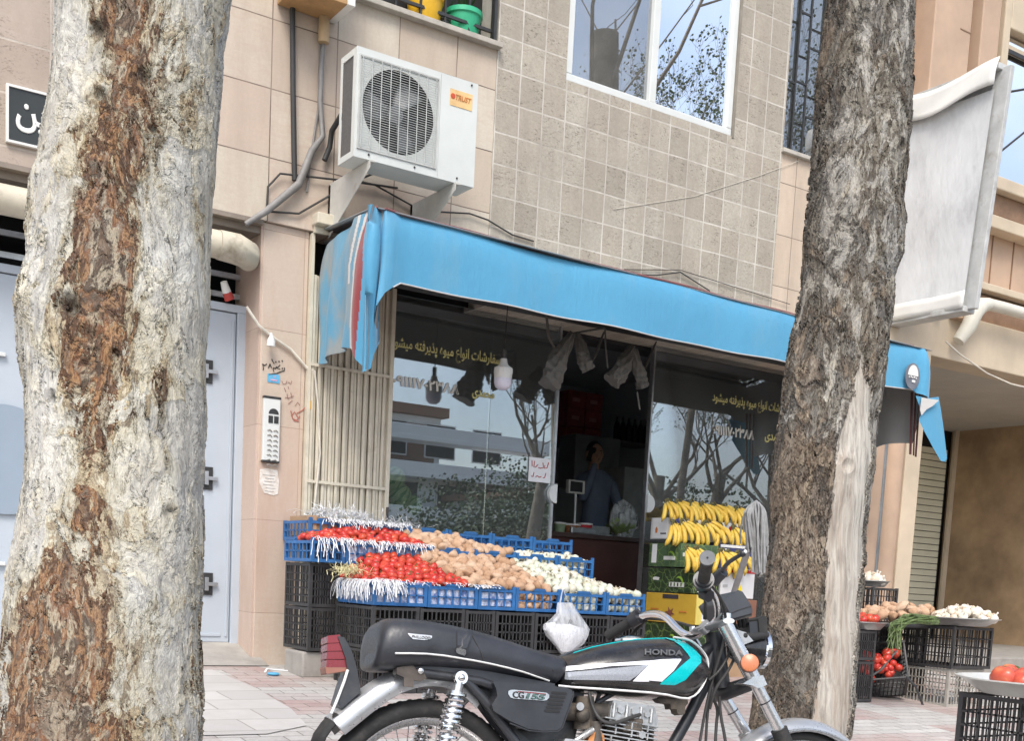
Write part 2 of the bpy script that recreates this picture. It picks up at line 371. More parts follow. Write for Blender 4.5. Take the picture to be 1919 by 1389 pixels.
# awning fabric
def fabric(name, c, wear=None, wearc=None):
    k = N(name); v = k.co('Object'); n1 = k.noise(v, 1.2, 5, .6); n2 = k.noise(v, 260, 2, .5)
    col = k.ramp(n1, [(.3, tuple(x*.92 for x in c)), (.7, tuple(min(1, x*1.06) for x in c))])
    if wear:
        st = k.n('ShaderNodeMapping'); st.inputs['Scale'].default_value = (1.5, 1.5, .6); k.l(v, st.inputs[0])
        col = k.mix(k.ramp(k.noise(st.outputs[0], 2.6, 6, .62), [(.5-wear*.3, .95), (.56-wear*.1, 0.0)] if wear > 0 else [(.52, 0.0), (.78, .55)]), col, wearc)
    k.set(col, .55, 0, .35)
    k.b.inputs['Sheen Weight'].default_value = .15
    fold = k.n('ShaderNodeMapping'); fold.inputs['Scale'].default_value = (1, 1, .25); fold.inputs['Rotation'].default_value = (0, .25, 0); k.l(v, fold.inputs[0])
    k.bump(k.math('ADD', k.math('ADD', k.math('MULTIPLY', k.noise(v, 9, 4, .6), .8), k.math('MULTIPLY', k.noise(fold.outputs[0], 3.2, 5, .6, .8), 2.2)), k.math('MULTIPLY', n2, .12)), .45, .014); return k.m
M['awn_blue'] = fabric('awning_blue_canvas', (.085, .325, .52), -.55, (.17, .33, .43))
M['awn_worn'] = fabric('awning_faded_canvas', (.10, .28, .41), .35, (.26, .28, .27))
M['awn_top'] = fabric('awning_dusty_top', (.20, .25, .28), .3, (.30, .29, .27))
M['awn_red'] = fabric('awning_red_stripe', (.27, .04, .045))
M['awn_white'] = fabric('awning_pale_stripe', (.55, .54, .52))
M['awn_grey'] = fabric('awning_grey_lining', (.27, .27, .265))
# ------------------------------------------------------------ ground, street
def gsheet(name, x0, x1, ys, mat, dz=0, label=None):
    m = MB(); n = len(ys)
    vs = []
    for y in ys:
        vs += [(x0, y, ground(y)+dz), (x1, y, ground(y)+dz)]
    m.add(vs, [(2*i, 2*i+1, 2*i+3, 2*i+2) for i in range(n-1)])
    return tag(m.build(name, mat), kind='structure')
gsheet('pavement', -60, 90, [-5.9, -4.6, -.25, 8.0], M['paving'])
m = MB(); m.box(-60, 90, -6.05, -5.9, -.75, -.29); tag(m.build('kerb', M['concrete'], bevel=.01), kind='structure')
m = MB(); m.add([(-400, -400, -.46), (400, -400, -.46), (400, -6.05, -.46), (-400, -6.05, -.46)], [(0, 1, 2, 3)]); tag(m.build('road', M['asphalt']), kind='structure')
m = MB(); m.add([(-400, -16.5, -.44), (400, -16.5, -.44), (400, -400, -.44), (-400, -400, -.44)], [(0, 3, 2, 1)]); tag(m.build('ground', simple('verge_earth', (.2, .19, .14), .9, var=.3, scale=.5)), kind='structure')
m = MB()
pc = []
for px_, py_ in [(372, 1262), (398, 1258), (470, 1288), (545, 1330), (575, 1362), (500, 1378), (372, 1378)]:
    p = fz(px_, py_, -.1)
    for _ in range(8): p = fz(px_, py_, ground(p.y))
    pc.append((p.x, p.y))
pc[0] = (pc[0][0]-1.6, pc[0][1]); pc[-1] = (pc[-1][0]-1.6, pc[-1][1])
m.add([(x, y, ground(y)+.005) for x, y in pc], [tuple(range(len(pc)))[::-1]])
tag(m.build('path', M['pale_slabs']), kind='structure')
# ------------------------------------------------------------ shop building
bl = empty('shop_building', (0, 0, 0), 'two storey stone faced building holding the greengrocer shop, with pale grey metal gates', 'building')
WT = 8.2      # wall top
wallth = .25
def wallbox(mb, x0, x1, z0, z1, Y=0, th=wallth): mb.box(x0, x1, Y, Y+th, z0, z1)
m = MB()   # pink slab wall above gate and AC, around the planter window (3.0..4.488 x, 4.41..5.6)
wallbox(m, 1.62, 4.488, 2.875, 4.41); wallbox(m, 1.62, 3.02, 4.41, WT); wallbox(m, 3.02, 4.488, 5.7, WT)
m.build('pink_stone_wall', M['slab'], bl)
m = MB(); wallbox(m, -9, 1.618, 2.86, WT); m.build('tiled_wall', M['left_tile'], bl)
m = MB(); wallbox(m, 4.49, 7.318, 2.62, 4.332, -.006); wallbox(m, 4.49, 5.086, 4.332, 5.9, -.006); wallbox(m, 6.74, 7.318, 4.332, 5.9, -.006); wallbox(m, 4.49, 7.318, 5.9, WT, -.006)
m.build('travertine_wall', M['travertine'], bl)
m = MB(); wallbox(m, 7.32, 8.60, 2.62, 4.373); wallbox(m, 8.25, 8.60, 4.373, WT); wallbox(m, 7.32, 8.25, 5.9, WT); m.build('cream_stone_wall', M['slab_wide'], bl)
# pier by the gate with stone reveal
m = MB(); m.box(2.815, 3.13, .03, .5, -.05, 2.873); m.build('stone_pier', M['pier_slab'], bl, bevel=.006)
m = MB(); m.box(2.80, 2.815, .035, .5, -.05, 2.873); m.build('pier_reveal', M['side_slab'], bl)
# beams under upper floor
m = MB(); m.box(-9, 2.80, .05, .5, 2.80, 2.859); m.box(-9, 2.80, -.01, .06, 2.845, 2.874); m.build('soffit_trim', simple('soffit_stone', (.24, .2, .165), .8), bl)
# fascia over shop opening
m = MB(); m.box(3.13, 8.6, .26, .5, 2.60, 3.0); m.build('lintel', M['dark_metal'], bl); m = MB(); m.box(3.30, 8.4, -.30, -.012, 2.615, 2.855); m.build('added_shade_box', M['dark_metal'], bl, bevel=.01)  # lintel coloured dark and a dark box added, standing in for awning shade
m = MB(); m.box(3.14, 8.5, -.035, -.007, 2.86, 2.93); m.box(3.14, 8.5, -.05, -.037, 2.90, 2.915); m.build('awning_rail_trim', M['ivory_paint'], bl)
# grille zone above gate
m = MB(); m.box(-9, 3.0, .9, .95, 0, 2.9); m.build('transom_void', M['dark'], bl)
m = MB(); m.box(3.165, 3.735, .05, .055, .02, 2.6); m.build('gate_backing', simple('gate_backing', (.30, .27, .21), .7, var=.2), bl)
for z in (2.47, 2.60, 2.72): m = MB(); m.bar((-9, .42, z), (2.80, .42, z-.01), .02, .035); m.build('transom_bar', M['alu'], bl)
# gates
gt = empty('gate', (0, 0, 0)); gt.parent = bl
GY = .30
x_r = fy(450, 900, GY).x; m = MB()
m.box(-9, x_r+.02, GY-.02, GY+.06, 2.33, 2.38); m.box(x_r-.05, x_r+.02, GY-.02, GY+.06, .10, 2.33); m.build('gate_frame', M['gate_paint'], gt, bevel=.004)
m = MB(); xs = x_r-.055
m.box(1.85, xs, GY, GY+.04, .13, 2.325); m.build('door_leaf', M['gate_paint'], gt, bevel=.004)
m = MB(); m.box(-9, 1.84, GY, GY+.04, .13, 2.325); m.build('door_leaf', M['gate_paint'], gt, bevel=.004)
m = MB(); m.box(1.97, xs-.06, GY-.008, GY, .17, .19); m.box(xs-.03, xs-.015, GY-.008, GY, .17, 2.28); m.build('gate_moulding', M['gate_paint'], gt, bevel=.002)
cg = fy(8, 862, GY)
m = MB(); m.lathe([(.33, 0), (.33, .012)], 48, Matrix.Translation((cg.x, GY-.012, cg.z)) @ Matrix.Rotation(R(90), 4, 'X') @ Matrix.Translation((0, 0, -.0))); m.build('round_panel', M['gate_paint_dark'], gt)
for yy in (697, 897, 1095):
    c = fy(391, yy, GY); m = MB(); m.box(c.x-.10, c.x+.025, GY-.012, GY, c.z-.075, c.z+.075); hp = m.build('hinge_plate', M['dark_metal'], gt, bevel=.002)
    m = MB(); m.box(c.x-.03, c.x+.055, GY-.03, GY-.012, c.z-.012, c.z+.012); m.box(c.x-.035, c.x-.01, GY-.035, GY-.012, c.z-.045, c.z+.045); m.build('hinge_bar', M['alu'], hp, bevel=.002)
for yy in (665, 1057):
    c = fy(3, yy, GY); m = MB(); m.box(c.x-.08, c.x+.02, GY-.03, GY-.005, c.z-.012, c.z+.012); m.build('handle', M['white_metal'], gt, bevel=.004)
m = MB(); m.box(-9, x_r-.05, GY+.05, .9, .02, .13); m.build('door_sill', M['dark'], gt)
# ramp in front of door
m = MB(); xr = x_r+.06
m.add([(-9, .3, .13), (xr, .3, .13), (xr+.02, -.12, .006), (-9, -.12, .006), (xr, .3, 0), (xr+.02, -.12, 0)], [(0, 3, 2, 1), (1, 2, 5, 4)]); m.build('door_ramp', M['concrete'], bl)
# planter window (top left), travertine window, grilled window
def frame(mb, x0, x1, z0, z1, Y, t, d):
    mb.box(x0, x1, Y, Y+d, z0, z0+t); mb.box(x0, x1, Y, Y+d, z1-t, z1); mb.box(x0, x0+t, Y, Y+d, z0+t, z1-t); mb.box(x1-t, x1, Y, Y+d, z0+t, z1-t)
wi = empty('window'); wi.parent = bl
m = MB(); m.box(2.98, 4.50, -.06, .02, 4.375, 4.41); m.build('window_sill', simple('sill_stone', (.42, .39, .34), .7), wi, bevel=.004)
m = MB(); m.box(3.0, 4.5, .24, .28, 4.4, 5.8); m.build('pane', M['dark'], wi)
m = MB()
for z in (4.50, 4.95): m.bar((3.02, .03, z), (4.47, .03, z), .02)
for i in range(8): x = 4.455-i*.19; m.bar((x, .03, 4.42), (x, .03, 5.6), .014)
m.bar((4.46, -.0, 4.42), (4.46, -.0, 5.6), .022); m.build('window_bars', M['dark_metal'], wi)
wi = empty('window'); wi.parent = bl
m = MB(); frame(m, 5.087, 6.738, 4.333, 5.899, .0, .055, .07); m.box(5.88, 5.945, .005, .06, 4.388, 5.84); m.build('window_frame', M['white_metal'], wi, bevel=.006)
m = MB(); m.box(5.14, 5.88, .045, .05, 4.388, 5.845); m.build('pane', M['window_glass_dim'], wi)
m = MB(); m.box(5.945, 6.685, .030, .035, 4.388, 5.845); m.build('pane', M['window_glass'], wi)
m = MB(); m.box(5.0, 6.8, .3, .33, 4.3, 6); m.build('window_backing', M['dark'], wi)
m = MB(); m.box(6.738, 6.76, -.012, .1, 4.32, 5.9); m.build('window_reveal', simple('reveal', (.25, .22, .18), .7), wi)
wi = empty('window'); wi.parent = bl
m = MB(); m.box(7.30, 8.27, -.04, .02, 4.34, 4.372); m.build('window_sill', simple('sill_stone_b', (.45, .42, .37), .7), wi, bevel=.004)
def curtain(u, v): return V((7.32+.93*u, .16+.012*math.sin(u*70)+.01*math.sin(u*31+v*5), 4.38+1.5*v))
m = MB(); m.grid(curtain, 80, 8); m.build('curtain', simple('curtain_cloth', (.42, .42, .42), .9, var=.15, scale=18), wi)
m = MB(); m.box(7.32, 8.25, .10, .105, 4.38, 5.9); m.build('pane', M['shop_glass'], wi)
m = MB(); xs = [7.43, 7.56, 7.72, 7.86, 8.02, 8.16]
for x in xs: m.bar((x, .02, 4.375), (x, .02, 5.9), .016)
for i, x in enumerate(xs[:-1]):
    for z in ((4.95, 5.5) if i % 2 == 0 else (4.7, 5.25)): m.bar((x, .02, z), (xs[i+1], .02, z), .014)
m.bar((7.32, .02, 4.93), (7.43, .02, 4.93), .014); m.build('window_bars', M['dark_metal'], wi)
# room behind the shop front
m = MB()
for a in ((3.1, 8.7, 4.2, 4.25, 0, 3.1), (3.05, 3.1, .5, 4.25, 0, 3.1), (8.6, 8.7, .0, 4.25, 0, 3.1), (3.1, 8.7, .5, 4.25, 3.0, 3.1)): m.box(*a)
m.build('room_walls', simple('room_wall', (.42, .43, .45), .8, var=.1, scale=1.5), bl)
m = MB(); m.box(3.1, 8.6, .14, 4.2, .0, .06); m.build('room_floor', simple('room_floor', (.10, .095, .09), .5), bl)
m = MB(); m.box(-9, 3.05, .96, 5, 0, 8); m.box(8.7, 12.9, 3.2, 5, 0, 8); m.box(3.05, 8.7, 4.26, 5, 0, 8); m.box(3.0, 8.6, .5, 4.2, 3.2, 3.3)
m.build('core_wall', M['dark'], bl)
# right hand piers at end of shop
m = MB(); m.box(8.60, 8.72, -.03, .3, -.05, 2.62); m.box(9.20, 9.42, -.02, .5, -.05, 3.0); m.build('stone_pier', M['nb_cream'], bl, bevel=.01)
m = MB(); m.lathe([(.10, -.05), (.10, 2.62)], 20, Matrix.Translation((8.82, .05, 0))); m.lathe([(.11, -.05), (.11, 2.62)], 20, Matrix.Translation((9.08, .05, 0))); m.build('round_pilaster', M['nb_plaster'], bl)
m = MB(); m.box(8.60, 9.3, .16, .4, -.05, 2.62); m.build('recess_wall', M['nb_dark'], bl)
m = MB(); m.tube([(8.95, .03, 0), (8.95, .03, 2.6)], .03, 12); m.build('downpipe', simple('grey_pipe', (.20, .22, .23), .5), bl)
m = MB(); m.box(8.50, 9.42, -.035, .5, 2.62, 3.36); m.build('stone_block', M['nb_cream'], bl, bevel=.01)
# shop front glass
GL = .15
def pane(name, pa, pb, z0, z1, mat, Y=GL):
    m = MB(); m.box(pa, pb, Y, Y+.008, z0, z1); return m.build(name, mat, bl)
X_A, X_B, X_C = 3.80, 5.268, 6.215
g1 = pane('glass_panel', 3.80, 4.66, .30, 2.62, M['shop_glass']); g1b = pane('glass_panel', 4.665, 5.268, .10, 2.62, M['shop_glass'], GL+.002)
g2 = pane('glass_panel', X_C, 8.55, .10, 2.62, M['shop_glass'])
m = MB(); m.box(X_B-.004, X_B+.012, GL-.01, GL+.02, .06, 2.62); m.box(X_C-.018, X_C-.002, GL-.015, GL+.03, .06, 2.62); m.build('glass_edge_trim', M['alu'], bl)
m = MB(); m.box(3.74, 3.80, .10, .22, .0, 2.62); m.box(3.74, 8.6, .11, .2, 0, .10); m.box(3.8, 5.27, .11, .2, .1, .30); m.build('shopfront_frame', M['alu'], bl)
m = MB(); m.box(7.05, 7.13, GL+.10, GL+.18, .06, 2.62); m.build('shopfront_post', M['alu'], bl)
def halfdisc(mb, c, r, side, th):
    n = 18; pts = [(math.sin(math.pi*i/n)*r*side, math.cos(math.pi*i/n)*r) for i in range(n+1)]
    mb.prism(pts, lambda a, b: V((c.x+a, c.y, c.z+b)), lambda a, b: V((c.x+a, c.y-th, c.z+b)))
m = MB(); c = fy(1040, 926, GL); halfdisc(m, c, .075, -1, .03); m.build('door_handle', M['white_metal'], bl, bevel=.004)
m = MB(); c = fy(1208, 944, GL); c.x += .01; halfdisc(m, c, .075, 1, .03); m.build('door_handle', M['white_metal'], bl, bevel=.004)
# folding scissor gate beside the pier
fg = empty('folding_gate', (0, 0, 0), 'ivory painted concertina steel gate folded against the pink pier, rust along its bars', 'gate')
m = MB(); n = 25
for i in range(n):
    x = 3.17+.585*i/(n-1); y = -.005+(.016 if i % 2 else 0)+.004*math.sin(i*2.3)
    p = MB(); p.box(x-.0098, x+.0098, y, y+.022, .02+.0, 2.60); p.build('gate_slat', M['ivory_paint'], fg, bevel=.003)
for z in (.5, 1.25, 2.02): m = MB(); m.bar((3.15, -.012, z), (3.76, -.012, z-.005), .006, .02); m.build('cross_bar', M['ivory_paint'], fg)
m = MB(); m.box(3.735, 3.765, -.02, .06, .02, 2.61); m.build('gate_post', M['ivory_paint'], fg, bevel=.003)
m = MB(); m.box(3.744, 3.76, -.035, -.02, 1.0, 1.12); m.build('lock', M['rust_metal'], fg, bevel=.003)
m = MB(); m.box(3.133, 3.155, -.01, .05, .02, 2.86); m.build('gate_post', M['ivory_paint'], fg)
# ------------------------------------------------------------ neighbour building
nb = empty('neighbour_building', (10, 0, 0), 'tan and brown stone building with stepped mouldings right of the shop, garage recess below', 'building')
def nbk(o): o.parent = nb; o.matrix_parent_inverse = Matrix.Translation((-10, 0, 0)); return o
def nbox(name, mat, *bs, bevel=.01):
    m = MB()
    for b in bs: m.box(*b)
    return nbk(m.build(name, mat, bevel=bevel))
nbox('wall', M['nb_plaster'], (8.6, 8.97, .20, .5, 3.36, 9), (9.633, 9.70, .1, .5, 4.9, 9), (9.42, 20, .08, .5, 3.38, 4.55))
nbox('dark_recess', M['nb_dark'], (8.605, 9.0, .12, .2, 3.36, 9), (9.48, 9.64, .12, .2, 3.5, 9), (9.89, 10.05, .06, .2, 4.9, 9), (9.5, 20, .02, .08, 3.42, 3.68), (9.9, 20, -.03, .08, 4.42, 4.62))
nbox('pilaster', M['nb_plaster'], (8.97, 9.482, -.10, .3, 3.36, 9))
nbox('pilaster', M['nb_plaster'], (9.633, 9.895, -.10, .3, 3.36, 9))
nbox('pilaster_joint', M['nb_dark'], (9.33, 9.484, -.104, -.09, 5.26, 5.27), bevel=0)
nbox('pilaster_joint', M['nb_dark'], (9.33, 9.484, -.104, -.09, 5.86, 5.87), bevel=0)
nbox('window_surround', M['nb_cream'], (10.04, 10.14, -.04, .2, 4.6, 9), (10.14, 20, -.04, .2, 6.12, 6.5), (10.0, 20, -.12, .2, 4.62, 4.74), bevel=.012)
nbox('lower_moulding', M['nb_cream'], (9.7, 20, -.08, .1, 4.28, 4.40), (9.6, 20, -.06, .1, 3.70, 3.77), (9.425, 20, -.02, .3, 2.985, 3.42))
for x in (9.98, 10.32, 10.66, 11.0, 11.34, 11.7, 12.1): nbox('panel_joint', M['nb_dark'], (x, x+.012, .07, .085, 3.77, 4.28), bevel=0)
nbox('soffit', M['soffit'], (9.43, 20, .30, 2.99, 2.99, 3.03), bevel=0)
nbox('window_frame', M['nb_cream'], (10.14, 20, .02, .06, 5.96, 6.02), (10.14, 10.17, .02, .06, 4.74, 6.1))
nbox('dark_rail', M['dark_metal'], (10.14, 20, .0, .02, 5.93, 5.965), bevel=0)
nbox('pane', M['window_glass'], (10.15, 20, .05, .06, 4.74, 6.1), bevel=0)
nbox('pane_backing', M['dark'], (10.15, 20, .3, .34, 4.6, 6.2), bevel=0)
nbox('side_wall', M['brown_wall'], (13.8, 20, -6, 3.1, .0, 3.0), bevel=0)
nbox('back_wall', M['nb_cream'], (9.42, 13.22, 3.0, 3.2, 0, 3.0), bevel=0)
nbox('corner_strip', M['nb_cream'], (13.72, 13.80, 2.86, 2.9, .0, 3.0), bevel=0)
m = MB(); zz = .16; i = 0
while zz < 2.7:
    m.box(13.1, 13.70, 2.95, 2.98-.012, zz, zz+.078); zz += .086
nbk(m.build('roller_shutter', simple('shutter_green_cream', (.78, .76, .60), .5, var=.06, scale=3), bevel=.006))
nbox('shutter_backing', M['dark'], (13.05, 13.80, 2.985, 2.995, .1, 3.0), bevel=0)
nbox('garage_floor', M['concrete'], (9.5, 20, -.55, 3.1, -.08, .155), bevel=.015)
# ------------------------------------------------------------ pipes on the facade (things)
m = MB(); pz = 2.66
m.tube([(-9, .02, pz+.03), (1.5, .0, pz+.01), (2.5, -.02, pz)], .085, 20); m.tube([(2.5, -.02, pz), (2.62, -.02, pz-.005), (2.70, .02, pz-.015), (2.74, .1, pz-.03)], [.09, .095, .09, .07], 20)
tag(m.build('drain_pipe', M['pipe']), 'thick stained cream drain pipe running along the wall above the gates', 'pipe')
m = MB(); m.tube([(20, -.20, 3.56), (10.2, -.18, 3.53), (10.0, -.18, 3.525)], .055, 16)
m.tube([(10.0, -.18, 3.525), (9.9, -.18, 3.5), (9.82, -.17, 3.42), (9.76, -.16, 3.28), (9.68, -.12, 3.14)], [.06, .075, .08, .075, .06], 16)
tag(m.build('drain_pipe', M['white_pipe']), 'off-white drain pipe with an elbow under the neighbouring ledge', 'pipe')
def cable(name, pts, r, mat, label, parent=None, cat='cable', n=8, group=None):
    m = MB(); m.tube(pts, r, n); o = m.build(name, mat, parent)
    if parent is None: tag(o, label, cat, group)
    return o
cable('cable', [fy(1772, 640, -.1), fy(1800, 665, -.15), fy(1850, 700, -.2), fy(1895, 720, -.25), fy(1960, 735, -.3)], .008, M['cable_cream'], 'thin white cable looping down from the elbow of the white pipe')
# ------------------------------------------------------------ street trees
def bark_mat(name, pal, disp=.013, s1=11, s2=27, wood=None):
    """flaking plane bark: plates at two sizes with ragged rims, each plate its own age and tone; attributes steer where old, young or bare wood lies"""
    k = N(name); v0 = k.co('Object')
    mp = k.n('ShaderNodeMapping'); mp.inputs['Scale'].default_value = (1, 1, .5); k.l(v0, mp.inputs[0]); v = mp.outputs[0]
    w1 = k.vmath('SCALE', k.vmath('SUBTRACT', k.noise(v, 5, 3, .6, color=True), (.5, .5, .5)), None, .10)
    p = k.vmath('ADD', v, w1)
    def flakes(scale, levels, off):
        """contours of a noise field as overlapping flakes: level number, distance inside the level, random tone"""
        n_ = k.noise(k.vmath('ADD', p, off), scale, 6, .64, .5); x = k.math('MULTIPLY', n_, levels)
        i = k.math('FLOOR', x); f = k.math('FRACT', x)
        wn = k.n('ShaderNodeTexWhiteNoise', noise_dimensions='4D'); k.l(k.vor(k.vmath('ADD', p, off), scale*.55, out='Color'), wn.inputs['Vector']); k.l(i, wn.inputs['W'])
        return i, f, wn.outputs['Value']
    i1, f1, r1 = flakes(s1, 13.0, (0, 0, 0)); i2, f2, r2 = flakes(s2, 10.0, (4, 2, 7))
    st = k.n('ShaderNodeMapping'); st.inputs['Scale'].default_value = (1, 1, .22); k.l(v0, st.inputs[0])
    streak = k.noise(k.vmath('ADD', st.outputs[0], w1), 8, 6, .62, .4); big = k.noise(v0, 2.6, 4, .6)
    at = k.n('ShaderNodeAttribute', attribute_name='age'); age = at.outputs['Fac']
    aw = k.n('ShaderNodeAttribute', attribute_name='wood'); ad = k.n('ShaderNodeAttribute', attribute_name='scar')
    L = k.math('ADD', k.math('MULTIPLY', r1, .27), k.math('MULTIPLY', r2, .20)); L = k.math('ADD', L, k.math('MULTIPLY', streak, .55))
    L = k.math('ADD', L, k.math('MULTIPLY', big, .25)); L = k.math('ADD', L, k.math('MULTIPLY', age, .62)); L = k.math('SUBTRACT', L, .46)
    fine = k.noise(p, 85, 6, .75); mid = k.noise(p, 30, 6, .72)
    L = k.math('ADD', L, k.math('MULTIPLY', k.math('SUBTRACT', mid, .5), .55))
    col = k.ramp(L, pal)
    col = k.mix(1.0, col, k.ramp(r2, [(0, (.90, .90, .92)), (.5, (1, 1, 1)), (1, (1.06, 1.02, .95))]), 'MULTIPLY')
    col = k.mix(k.ramp(k.noise(v0, 4.5, 5, .65), [(.42, .45), (.62, 0.0)]), col, k.mix(1.0, col, (.66, .62, .56), 'MULTIPLY'))
    rough_ = k.ramp(L, [(.30, .25), (.55, 1.0)])
    col = k.mix(k.math('MULTIPLY', k.ramp(mid, [(.52, 0.0), (.64, .8)]), rough_), col, (.085, .065, .05))
    col = k.mix(k.math('MULTIPLY', k.ramp(fine, [(.55, 0.0), (.72, .5)]), rough_), col, (.55, .50, .42))
    cr1 = k.ramp(f1, [(.0, 1.0), (.10, 0.0)]); cr2 = k.ramp(f2, [(.0, .8), (.13, 0.0)])
    cr = k.math('MAXIMUM', k.math('MULTIPLY', cr1, k.ramp(k.noise(v0, 9, 4), [(.38, 0.0), (.58, 1.0)])), k.math('MULTIPLY', cr2, k.ramp(k.noise(v0, 16, 3), [(.42, 0.0), (.60, 1.0)])))
    cr = k.math('MULTIPLY', cr, k.ramp(L, [(.22, .35), (.5, 1.0)]))
    col = k.mix(k.math('MULTIPLY', cr, .8), col, (.07, .055, .045))
    col = k.mix(k.math('MULTIPLY', ad.outputs['Fac'], .9), col, (.035, .026, .02))
    h = k.math('ADD', k.math('MULTIPLY', r1, .34), k.math('MULTIPLY', r2, .26)); h = k.math('ADD', h, k.math('MULTIPLY', f1, .16)); h = k.math('ADD', h, k.math('MULTIPLY', f2, .10))
    h = k.math('ADD', h, k.math('MULTIPLY', k.math('MULTIPLY', mid, rough_), .55)); h = k.math('ADD', h, k.math('MULTIPLY', fine, .12))
    h = k.math('SUBTRACT', h, k.math('MULTIPLY', cr, .35))
    if wood:
        gm = k.n('ShaderNodeMapping'); gm.inputs['Scale'].default_value = (1, 1, .10); k.l(v0, gm.inputs[0])
        gr = k.noise(k.vmath('ADD', gm.outputs[0], k.vmath('SCALE', k.noise(v0, 2.5, 3, color=True), None, .05)), 55, 7, .65, .3)
        wc = k.ramp(gr, [(.3, tuple(x*.42 for x in wood)), (.55, wood), (.8, tuple(min(.8, x*1.2) for x in wood))])
        wc = k.mix(k.ramp(k.noise(gm.outputs[0], 7, 7, .75, .5), [(.46, 0.0), (.66, .75)]), wc, (.27, .20, .15))
        wm = k.ramp(k.math('ADD', aw.outputs['Fac'], k.math('MULTIPLY', k.math('SUBTRACT', k.noise(st.outputs[0], 11, 7, .74, .6), .5), 2.6)), [(.46, 0.0), (.54, 1.0)])
        col = k.mix(wm, col, wc)
        h = k.math('ADD', k.math('MULTIPLY', h, k.math('SUBTRACT', 1.0, wm)), k.math('MULTIPLY', k.math('MULTIPLY', gr, .35), wm))
    k.set(col, .85, 0, .25)
    d = k.n('ShaderNodeDisplacement'); d.inputs['Scale'].default_value = disp; d.inputs['Midlevel'].default_value = .75
    k.l(h, d.inputs['Height']); k.l(d.outputs[0], k.out.inputs['Displacement']); k.m.displacement_method = 'BOTH'
    return k.m
PALE = [(.0, (.50, .49, .45)), (.12, (.61, .60, .54)), (.20, (.40, .39, .36)), (.26, (.60, .585, .51)), (.34, (.46, .44, .37)), (.39, (.57, .54, .43)), (.43, (.26, .21, .15)), (.47, (.50, .44, .31)), (.51, (.17, .095, .055)), (.56, (.07, .042, .030)), (.60, (.36, .22, .12)), (.65, (.15, .068, .038)), (.72, (.42, .37, .28)), (.77, (.075, .055, .042)), (.84, (.22, .155, .11)), (.91, (.36, .31, .24)), (1.0, (.05, .04, .034))]
GREY = [(.0, (.52, .50, .45)), (.14, (.30, .29, .265)), (.22, (.44, .42, .37)), (.30, (.13, .12, .108)), (.40, (.24, .225, .195)), (.47, (.075, .068, .060)), (.55, (.19, .155, .125)), (.61, (.30, .255, .20)), (.67, (.12, .085, .065)), (.74, (.38, .33, .26)), (.80, (.15, .10, .07)), (.87, (.27, .19, .13)), (.93, (.08, .06, .05)), (1.0, (.30, .25, .19))]
def interp(tab, y):
    if y <= tab[0][0]: return tab[0][1]
    for (a, b), (c, d) in zip(tab, tab[1:]):
        if y <= c: t = (y-a)/(c-a); t = t*t*(3-2*t)*.5+t*.5; return b+(d-b)*t
    return tab[-1][1]
def trunk(name, depth, Ltab, Rtab, mat, y0, y1, rows, cols, knots, attrs, parent):
    """rows of rings; centre and radius vary with height"""
    vs = []; age = []; wood = []; scar = []
    c_mid = fd((interp(Ltab, 700)+interp(Rtab, 700))/2, 700, depth)
    side = RR.copy(); side.z = 0; side.normalize(); fwd = V((-side.y, side.x, 0))
    kn = []
    for (kx, ky, kr, kh, kd) in knots:
        a = (kx-(interp(Ltab, ky)+interp(Rtab, ky))/2)/((interp(Rtab, ky)-interp(Ltab, ky))/2)
        kn.append((math.asin(max(-.99, min(.99, a))), ky, kr, kh, kd))
    for i in range(rows+1):
        y = y0+(y1-y0)*i/rows
        l = interp(Ltab, y); r = interp(Rtab, y)
        A = fd(l, y, depth); B = fd(r, y, depth)
        c = (A+B)/2; rad = (B-A).length/2-.004
        for j in range(cols):
            th = 2*math.pi*j/cols-math.pi     # 0 faces the camera
            px_ = math.sin(th)
            d = side*math.sin(th) - fwd*math.cos(th)
            pos = c+d*rad
            q = V((pos.x, pos.y, pos.z*.7))
            rr = rad*(1+.05*noise.noise(q*3.1)+.025*noise.noise(q*9+V((5, 1, 2))))
            rr -= rad*.0
            sc = 0.0
            for (ka, ky, kr, kh, kd) in kn:
                dy = (y-ky)/FPX*depth
                if abs(dy) > kr*1.6: continue
                da = (th-ka)*rad; dd = math.hypot(da, dy)/kr*(1+.35*noise.noise(q*22))
                if dd < 1.6:
                    rr += kh*math.exp(-dd*dd*2.2); 
                    if kd: rr -= kh*1.5*math.exp(-(dd*2.6)**2); sc = max(sc, math.exp(-(dd*2.4)**2)*kd)
            pos = c+d*rr; vs.append(pos)
            a_, w_ = attrs(px_ if abs(th) < math.pi/2 else (1.0 if th > 0 else -1.0), y, abs(th) < math.pi/2)
            age.append(a_); wood.append(w_); scar.append(sc)
    fs = [(i*cols+j, (i+1)*cols+j, (i+1)*cols+(j+1) % cols, i*cols+(j+1) % cols) for i in range(rows) for j in range(cols)]
    m = MB(); m.add(vs, fs, True); me = m.mesh('trunk', mat, sharp=0)
    for nm, arr in (('age', age), ('wood', wood), ('scar', scar)):
        at = me.attributes.new(nm, 'FLOAT', 'POINT'); at.data.foreach_set('value', arr)
    o = bpy.data.objects.new('trunk', me); COL.objects.link(o)
    return o
LT_L = [(-60, 106), (0, 106), (60, 104), (140, 107), (210, 100), (260, 92), (320, 84), (370, 66), (440, 62), (500, 61), (560, 48), (610, 42), (680, 44), (750, 57), (800, 59), (870, 58), (950, 50), (1000, 39), (1080, 22), (1150, 16), (1230, 14), (1270, 6), (1330, 8), (1389, 0), (1460, -8)]
